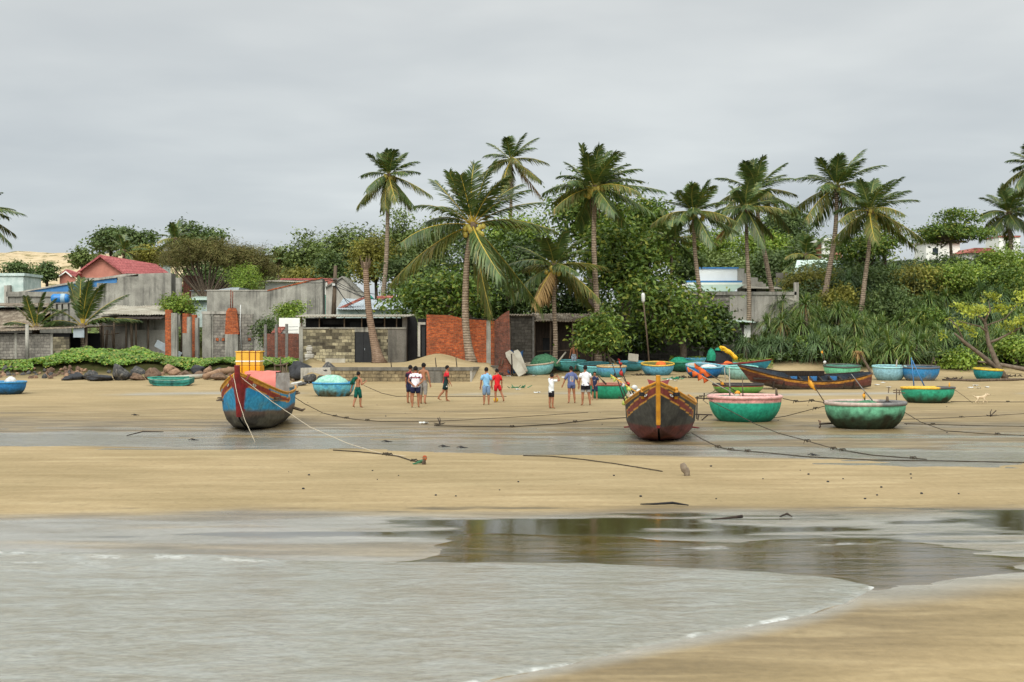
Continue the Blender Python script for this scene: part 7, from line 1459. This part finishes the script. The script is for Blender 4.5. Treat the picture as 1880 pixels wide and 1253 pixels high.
flagpole('upper pole with a ragged orange flag leaning out of the pink rimmed boat', (1356, 722), (1275, 667), yp, yp - .4, [(.62, 1.0, .22, 'orange', 3, 1), (.30, .42, .10, 'amber', 1, 1)], 'wood', .022, group=GFg)
flagpole('lower pole with a ragged orange flag leaning out of the pink rimmed boat', (1350, 725), (1262, 674), yp, yp - .6, [(.55, 1.0, .24, 'orange', 4, 1)], 'fibro_l', .02, group=GFg)
flagpole('thick upright stick in the pink rimmed boat', (1340, 727), (1339, 675), yp + .2, yp + .2, (), 'fibro_l', .028, 'upright_stick', 'stick'); flagpole('short upright stick with bent top left in the pink rimmed boat', (1332, 700), (1330, 675), 80, 80, (), 'fibro_l', .03, 'upright_stick', 'stick'); flagpole('thin upright stick right of the yellow float in the pink boat', (1364, 728), (1363, 692), yp + .1, yp + .1, (), 'wood', .02, 'upright_stick', 'stick')
g_ = P(1354, 722, yp); o = MB().ball((0, 0, 0), (.10, .10, .085)).build('float', M['amber'], None, g_, smooth=True); tag(o, 'yellow float resting on the rim of the pink rimmed boat', 'float'); o = MB().ball((0, 0, 0), (.11, .08, .07)).build('float', M['fibro_l'], None, P(1353, 727, yp - .2), smooth=True); tag(o, 'cream float under the yellow float on the pink rim', 'float')
ym = yof(1587, 789) + .9
flagpole('pole with a long amber flag leaning left out of the moss stained boat', (1516, 742), (1484, 691), ym, ym + .2, [(.48, 1.0, .14, 'amber', 1, 1)], 'wood', .018, group=GFg); flagpole('bare grey pole leaning left over the moss stained boat', (1602, 736), (1563, 687), ym + .6, ym + .9, (), 'pole_c', .022, group=GFg)
flagpole('short pole with a drooping amber flag in the moss stained boat', (1588, 738), (1588, 719), ym + .5, ym + .5, [(.15, 1.0, .10, 'amber', 1, .8)], 'wood', .02, group=GFg); flagpole('stout wooden post on the right rim of the moss stained boat', (1629, 742), (1629, 728), ym - .3, ym - .3, (), 'wood', .06, 'mooring_post', 'post')
flagpole('wooden post on the right rim of the pink rimmed boat', (1426, 728), (1425, 713), yp, yp, (), 'wood', .05, 'mooring_post', 'post')
yy_ = yof(1703, 741) + .8
for i, (a, b_, lb) in enumerate((((1678, 709), (1673, 657), 'left blue pole of the pair standing in the yellow and grey rimmed boat'), ((1697, 709), (1675, 662), 'right blue pole of the pair standing in the yellow and grey rimmed boat'))): flagpole(lb, a, b_, yy_, yy_ + .1, (), 'blue', .028, 'boat_pole', 'pole', 'blue poles in the basket boat')
flagpole('amber stick on the right rim of the yellow and grey rimmed boat', (1743, 712), (1743, 703), yy_, yy_, (), 'amber', .04, 'rim_stick', 'stick')
yr_ = yof(1632, 699) + .8
flagpole('pale forked prop between the two blue basket boats at the right', (1645, 678), (1647, 661), yr_ - .2, yr_, (), 'fibro_l', .05, 'boat_prop', 'pole'); flagpole('left leg of the stick tripod on the tan stained blue boat', (1709, 674), (1714, 656), yr_, yr_, (), 'wood', .025, 'boat_prop', 'pole'); flagpole('right leg of the stick tripod on the tan stained blue boat', (1719, 673), (1714, 656), yr_, yr_, (), 'wood', .025, 'boat_prop', 'pole')
rt = flagpole('thin stick with yellow tufts and a white float left of the mint boat', (1516, 674), (1510, 643), yof(1546, 693) + .6, yof(1546, 693) + .6, [(.75, 1, .12, 'amber', 1, 1)], 'wood', .022, 'float_pole', 'pole'); MB().ball((-.06, 0, .28), .1).build('float', M['plastic_w'], rt, smooth=True)
for i, (u, v) in enumerate(((1583, 691), (1578, 697))): o = MB().ball((0, 0, 0), (.14, .12, .12)).build('float', M['plastic_w'], None, P(u, v, 78), smooth=True); tag(o, ('upper' if i == 0 else 'lower') + ' white float at the stern of the long brown boat', 'float')
# bundle of marker poles on the left gunwale of the black boat
yb = yof(1211, 812) + 3.2
GM = 'marker poles bundled at the black boat'
flagpole('marker pole with a red flag, steepest of the bundle at the black boat', (1150, 745), (1124, 668), yb, yb + .5, [(.62, .80, .16, 'black', 1, 1)], 'wood_d', .02, group=GM); flagpole('marker pole with scarlet flags near its tip at the black boat', (1160, 728), (1134, 660), yb + .2, yb + .6, [(.55, .75, .14, 'red', 1, 1), (.8, 1, .10, 'red', 2, -1)], 'wood_d', .018, group=GM)
flagpole('low slanting marker pole with lime floats at the black boat', (1178, 726), (1121, 688), yb - .2, yb, [(.78, .98, .14, 'lime', 2, 1), (.28, .5, .12, 'lime', 1, 1), (.5, .62, .12, 'plastic_w', 1, 1)], 'amber', .02, group=GM); flagpole('short marker pole with a lime flag resting on the black boat gunwale', (1158, 745), (1140, 704), yb, yb + .2, [(.05, .42, .26, 'lime', 1, 1)], 'wood_d', .018, group=GM); flagpole('marker pole with pale red striped float at the black boat', (1172, 735), (1141, 690), yb + .1, yb + .3, [(.3, .5, .16, 'plastic_w', 1, -1), (.55, .75, .08, 'red', 1, -1)], 'wood', .018, group=GM)
for i, (u, v, r_) in enumerate(((1165, 712, .09), (1172, 719, .09), (1160, 728, .08))): o = MB().ball((0, 0, 0), (r_, r_, r_ * .9)).build('float', M['plastic_w'], None, P(u, v, yb), smooth=True); tag(o, ('topmost', 'right hand', 'lowest')[i] + ' white float in the marker bundle at the black boat', 'float')
# ropes: (label, material, radius, points (px, py, height above ground or None -> on the ground))
def rope(label, pts, r_=.012, mat='rope', knots=(), name='mooring_rope', sag=0):
    W = []; r_ = r_ * .78
    for p in pts:
        if len(p) == 2: q = G(*p); W.append(Vector((q.x, q.y, q.z + r_ + .004)))
        else: W.append(P(p[0], p[1], p[2]))
    path = []
    for a, b_ in zip(W[:-1], W[1:]):
        n_ = 8
        for i in range(n_): 
            t_ = i / n_; q = a.lerp(b_, t_); gzz = gz(q.x, q.y) + r_ + .004; q.z = max(q.z - sag * math.sin(math.pi * t_), gzz); q.x += .5 * r_ * math.sin(i * 2.1 + a.x * 3); path.append(q)
    path.append(W[-1]); k = MB().tube(path, r_, 5)
    for kx in knots:
        q = path[int(kx * (len(path) - 1))]
        for j in range(3): k.tube([q + Vector((0, 0, .01)), q + Vector((.05 * (j - 1), .02, .04)), q + Vector((.10 * (j - 1), -.03, -.07 + .03 * j))], [r_ * 1.6, r_ * 1.4, r_ * .5], 5)
        k.ball(q, r_ * 2.6, 0, 6, 4)
    o = k.build(name, M[mat], None, smooth=True); return tag(o, label, 'rope')
yb0 = onb(0, -3.7, 0).y
rope('pale anchor rope falling steeply from the blue boat stem', [(428, 686, yb0), (436, 728, yb0 - 1.2), (449, 770, yb0 - 2.6), (468, 812)], .010, 'rope_w'); rope('long pale anchor rope stretched right from the blue boat bow', [(436, 688, yb0 + .1), (500, 738, 40.5), (570, 785, 38), (640, 815, 36.2), (700, 834), (745, 839)], .010, 'rope_w')
rope('weedy dark rope lying on the sand bar up to the left stake', [(612, 828), (660, 831), (700, 835), (730, 839), (755, 847), (776, 851)], .018, 'rope', (.45, .5, .85, .95)); rope('dark rope crossing the sand bar towards the right stake', [(960, 838), (1010, 839), (1070, 845), (1130, 853), (1180, 861), (1216, 867)], .016)
y_r = yof(1211, 812) + .6
rope('dark anchor rope sagging from the black boat to the channel edge', [(1270, 795, y_r), (1288, 806, y_r - .8), (1318, 822), (1345, 828), (1400, 832), (1480, 840), (1600, 846), (1750, 848), (1885, 851)], .016, 'rope', (.26, .36, .45)); 
rope('long knotted rope running from the pink rimmed boat down to the right', [(1303, 736, yp - 1), (1345, 757, 45), (1385, 778, 42), (1430, 796, 39.5), (1475, 808, 38.2), (1530, 824, 36.5), (1600, 837), (1702, 845)], .016, 'rope', (.6, .72, .76, .97)); rope('rope dropping from the pink rim into the distance left', [(1300, 742, yp), (1290, 735, yp + 2), (1340, 705, yp + 9)], .012)
rope('dark rope along the wet sand behind the black boat', [(802, 783), (850, 784), (940, 785), (1020, 780), (1090, 772), (1150, 768)], .02, 'rope', (.02, .4, .7)); rope('dark rope trailing from the blue boat stern across the sand', [(538, 728, 47.5), (560, 742, 48), (592, 759), (615, 765), (650, 771), (700, 775), (770, 775)], .016, 'rope', (.5, .62, .75)); rope('rope running from the net boat over the trickle line', [(668, 708, 66), (700, 722, 64), (728, 729), (800, 729), (930, 729)], .018)
rope('thin rope in front of the walking group', [(770, 776), (850, 772), (960, 766), (1080, 758)], .012); rope('rope linking the pink rimmed boat and the moss stained boat', [(1437, 732, yp), (1465, 738, yp - .4), (1490, 736, ym), (1518, 740, ym)], .02, 'rope', (.3, .7)); rope('rope rising from the sand to the moss stained boat', [(1395, 772), (1440, 765, 48), (1490, 752, 46), (1518, 745, ym)], .016, 'rope', (.75,)); 
rope('rope falling right from the moss stained boat', [(1652, 752, ym), (1690, 775, 43), (1735, 792), (1800, 797), (1885, 801)], .014, 'rope', (.85,)); rope('ground rope right of the moss stained boat', [(1660, 779), (1730, 781), (1800, 783), (1885, 784)], .016, 'rope', (.25,)); rope('thin rope from the moss stained boat to the grapnel', [(1650, 771), (1700, 770), (1765, 767), (1822, 764), (1885, 760)], .012, 'rope', (.5,))
rope('slack rope from the yellow and grey rimmed boat to the sand', [(1750, 714, yy_), (1770, 728, yy_ - 1), (1786, 741)], .012); rope('ground rope along the trickle at the right edge', [(1745, 738), (1800, 739), (1850, 739), (1885, 739)], .018, 'rope', (.7,)); rope('fence like knotted line left of the pink rimmed boat', [(1278, 730, yp), (1295, 727, yp + 4), (1320, 714, yp + 12), (1345, 708, yp + 15)], .014, 'rope', (.2, .6))
# rail of sticks between black and pink boats
root = thing('stick_rail', 'rail of tied sticks between the black boat and the pink rimmed boat', 'rail', P(1290, 770, 47)); o_ = Vector(root.location); k = MB()
for a, b_ in (((1276, 761), (1308, 762)), ((1280, 728), (1279, 770)), ((1293, 722), (1292, 735)), ((1283, 762), (1281, 772)), ((1300, 762), (1288, 772)), ((1276, 731), (1310, 733))): k.tube([P(*a, 47) - o_, P(*b_, 47) - o_], .022, 5)
k.build('sticks', M['wood_d'], root); 
root = thing('stick_rail', 'thin stick frame with tied line left of the yellow and grey rimmed boat', 'frame', P(1645, 738, 60)); o_ = Vector(root.location); k = MB()
for a, b_ in (((1646, 739), (1646, 714)), ((1631, 722), (1632, 711)), ((1640, 717), (1660, 716)), ((1651, 716), (1651, 726)), ((1640, 721), (1662, 722))): k.tube([P(*a, 60) - o_, P(*b_, 60) - o_], .022, 5)
k.build('sticks', M['wood'], root)
# propeller shaft of the mossy boat
root = thing('outboard_propeller', 'rusty propeller shaft sticking out under the moss stained boat', 'propeller', P(1520, 779, 44.6)); o_ = Vector(root.location)
MB().tube([P(1535, 777, 45.2) - o_, P(1505, 779, 44.4) - o_], .03, 6).build('shaft', M['wood_d'], root); k = MB()
for a in range(3):
    ang = a * 2.09 + .4; k.add([(-.26 + .02, 0, 0), (-.24, .03, 0), (-.24 - .03, .10 * math.cos(ang), .16 * math.sin(ang)), (-.30, .16 * math.cos(ang + .5), .17 * math.sin(ang + .5)), (-.20, .1 * math.cos(ang + .8), .1 * math.sin(ang + .8))], [(0, 2, 3, 4), (1, 4, 3, 2), (0, 1, 2), (0, 4, 1)])
k.build('blades', M['rock_b'], root)
# grapnels
for (u, v, lb) in ((806, 780, 'iron grapnel on the wet sand left of the dark rope'), (1823, 765, 'iron grapnel at the right end of the thin rope'), (1146, 738, 'bent stick anchor left of the black boat')):
    g = G(u, v); k = MB(); k.tube([(-.25, 0, .02), (.1, 0, .14), (.3, 0, .2)], .018, 5)
    for a in (0, 1.6, 3.1, 4.7): k.tube([(-.22, 0, .03), (-.26, .12 * math.cos(a), .05 + .12 * max(0, math.sin(a))), (-.12, .19 * math.cos(a), .06 + .2 * max(0, math.sin(a)))], [.018, .016, .008], 5)
    o = k.build('grapnel', M['wood_d'], None, g, (0, 0, u)); tag(o, lb, 'anchor')
# stakes on the sand bar
g = G(777, 853); root = thing('mooring_stake', 'short stake with rusty red top at the end of the weedy rope', 'stake', g); s_ = S(g.y); MB().tube([(.02, 0, -.2), (.01, 0, .08), (.03, 0, 9 * s_)], [.055, .05, .045], 7).build('stake', M['wood'], root, smooth=True); MB().ball((.035, 0, 12 * s_), (.055, .055, .06)).build('rusty_top', M['brick'], root, smooth=True); k = MB()
for i in range(7): k.tube([(-.02 - i * .03, -.02, .10 - .015 * i), (-.06 - .03 * i, .02, .02)], [.03, .01], 5)
k.build('weed', M['net_g'], root)
g = G(1257, 874); root = thing('mooring_stake', 'knobbly pale driftwood stake standing alone on the sand bar', 'stake', g); s_ = S(g.y); k = MB(); k.tube([(.03, 0, -.2), (.04, 0, 4 * s_), (.0, 0, 11 * s_), (-.03, 0, 18 * s_), (-.05, .01, 23 * s_)], [.05, .05, .075, .07, .045], 8); k.tube([(.07, .02, -.1), (.075, .02, 8 * s_), (.05, .02, 15 * s_)], [.035, .04, .03], 6); k.build('stake', M['fibro'], root, smooth=True)
# driftwood and litter
log('driftwood_stick', 'dark weedy driftwood stick at the edge of the pools', 'stick', [gl(1176, 928, .02), gl(1200, 930, .04), gl(1235, 929, .05), gl(1264, 931, .03)], [.010, .018, .024, .010], 'net_d'); log('driftwood_stick', 'short dark stick lying in the shallow pool', 'stick', [gl(1306, 956, .02), gl(1335, 955, .03), gl(1363, 954, .05)], [.010, .018, .028], 'wood_d'); log('driftwood_stick', 'thin bent stick on the wet sand at the left', 'stick', [gl(233, 802, .03), gl(262, 799, .10), (gl(300, 797, .06))], [.014, .018, .012], 'wood_d')
log('driftwood_stick', 'crooked twig in the far pool', 'stick', [gl(1432, 951, .02), gl(1445, 949, .05), gl(1454, 951, .02)], [.012, .02, .01], 'wood_d'); log('driftwood_stick', 'long branch lying along the foot of the right bank', 'stick', [gl(1730, 699, .05), gl(1790, 701, .07), gl(1860, 700, .08), gl(1890, 698, .05)], [.05, .08, .08, .05], 'wood')
for i, (a, b_) in enumerate((((1110 , 742), (1124, 727)), ((1124, 727), (1137, 741)))): pass
for i, (u, v) in enumerate(((710, 812), (1630 / 2, 821), (848, 823), (1493, 839 - 2), (355, 809), (248, 763))):
    g = G(u, v); k = MB(); k.ball((0, 0, .012), (.07, .05, .025), 0, 8, 5); k.tube([(-.14, 0, .015), (-.04, .03, .05), (.06, -.02, .02), (.16, 0, .01)], [.008, .012, .012, .006], 5); o = k.build('weed_clump', M['net_d'], None, g); tag(o, 'small dark clump of weed on the wet sand', 'weed clump', 'weed clumps on the wet sand')
rng = np.random.RandomState(21)
for i in range(46):
    u = rng.uniform(500, 1880); v = rng.uniform(852, 925) if i < 26 else rng.uniform(735, 800); g = G(u, v); r_ = rng.uniform(.012, .035)
    if i == 0: pm_ = MB().ball((0, 0, 0), (1, .8, .6), 0, 7, 4).build('pebble', M['rock_d'], None); base_ = pm_; o = pm_
    else: o = base_.copy(); C.objects.link(o)
    o.location = (g.x, g.y, g.z + r_ * .4); o.scale = (r_, r_, r_); o.rotation_euler = (0, 0, i); tag(o, 'tiny dark pebble on the open sand', 'pebble', 'pebbles scattered over the sand')
litter = [(981, 691), (1034, 694), (951, 716), (1782, 713), (1796, 714), (1790, 709), (1610, 708), (1622, 704), (1632, 712), (1060, 693), (918, 688), (926, 690), (934, 692), (905, 672), (915, 676), (1230, 698), (1240, 700), (835, 672 - 18), (777, 776 + 3), (985, 722), (606, 690), (598, 694), (1136, 697), (1812, 712)]
for i, (u, v) in enumerate(litter):
    g = G(u, v); rr = np.random.RandomState(i); V = []
    for a in range(5):
        for b_ in range(4): V.append((.05 * a * (1 + .3 * rr.rand()) - .1, .05 * b_ - .08 + .02 * rr.rand(), .05 * rr.rand() + .01))
    o = MB().add(V, [(a * 4 + b_, a * 4 + b_ + 1, a * 4 + 5 + b_, a * 4 + 4 + b_) for a in range(4) for b_ in range(3)]).build('litter_scrap', M['plastic_w' if i % 4 else 'fibro_l'], None, g, (0, 0, i)); o.scale = (1.3, 1.3, 1.2); s_ = o.modifiers.new('t', 'SOLIDIFY'); s_.thickness = .008; tag(o, 'crumpled white plastic scrap littering the upper beach', 'litter', 'white litter scraps on the beach')
for i, (u, v, mt) in enumerate(((925, 688, 'net_g'), (940, 691, 'wood_d'), (912, 690, 'wood_d'), (965, 690, 'wood_d'), (952, 713, 'net_g'), (1235, 697, 'net_t'), (1258, 694, 'net_d'), (1375, 697, 'net_d'), (1178, 690, 'wood_d'), (1750, 697, 'wood_d'), (1860, 692, 'wood_d'))):
    g = G(u, v); k = MB(); rr = np.random.RandomState(i + 50)
    for j in range(16): a = rr.uniform(0, 6.28); q = Vector((rr.uniform(-.5, .5), rr.uniform(-.25, .25), .02)); k.tube([q, q + Vector((.25 * math.cos(a), .15 * math.sin(a), rr.uniform(.02, .16)))], [.03, .015], 4)
    o = k.build('debris_tangle', M[mt], None, g); tag(o, ('tangle of green net scraps by the foam boards', 'tangle of dark twigs under the foam boards', 'tangle of dark twigs by the end of the retaining wall', 'tangle of dark twigs beside the pale blue basket boat', 'small tangle of green net scraps on the open sand', 'teal net scraps before the dark green basket boat', 'dark net scraps beside the strong blue basket boat', 'dark net scraps under the long brown boat bow', 'twigs in front of the yellow rimmed blue boat', 'twigs at the foot of the bank left of the yellow rimmed teal boat', 'twigs under the fallen trunk')[i], 'debris')
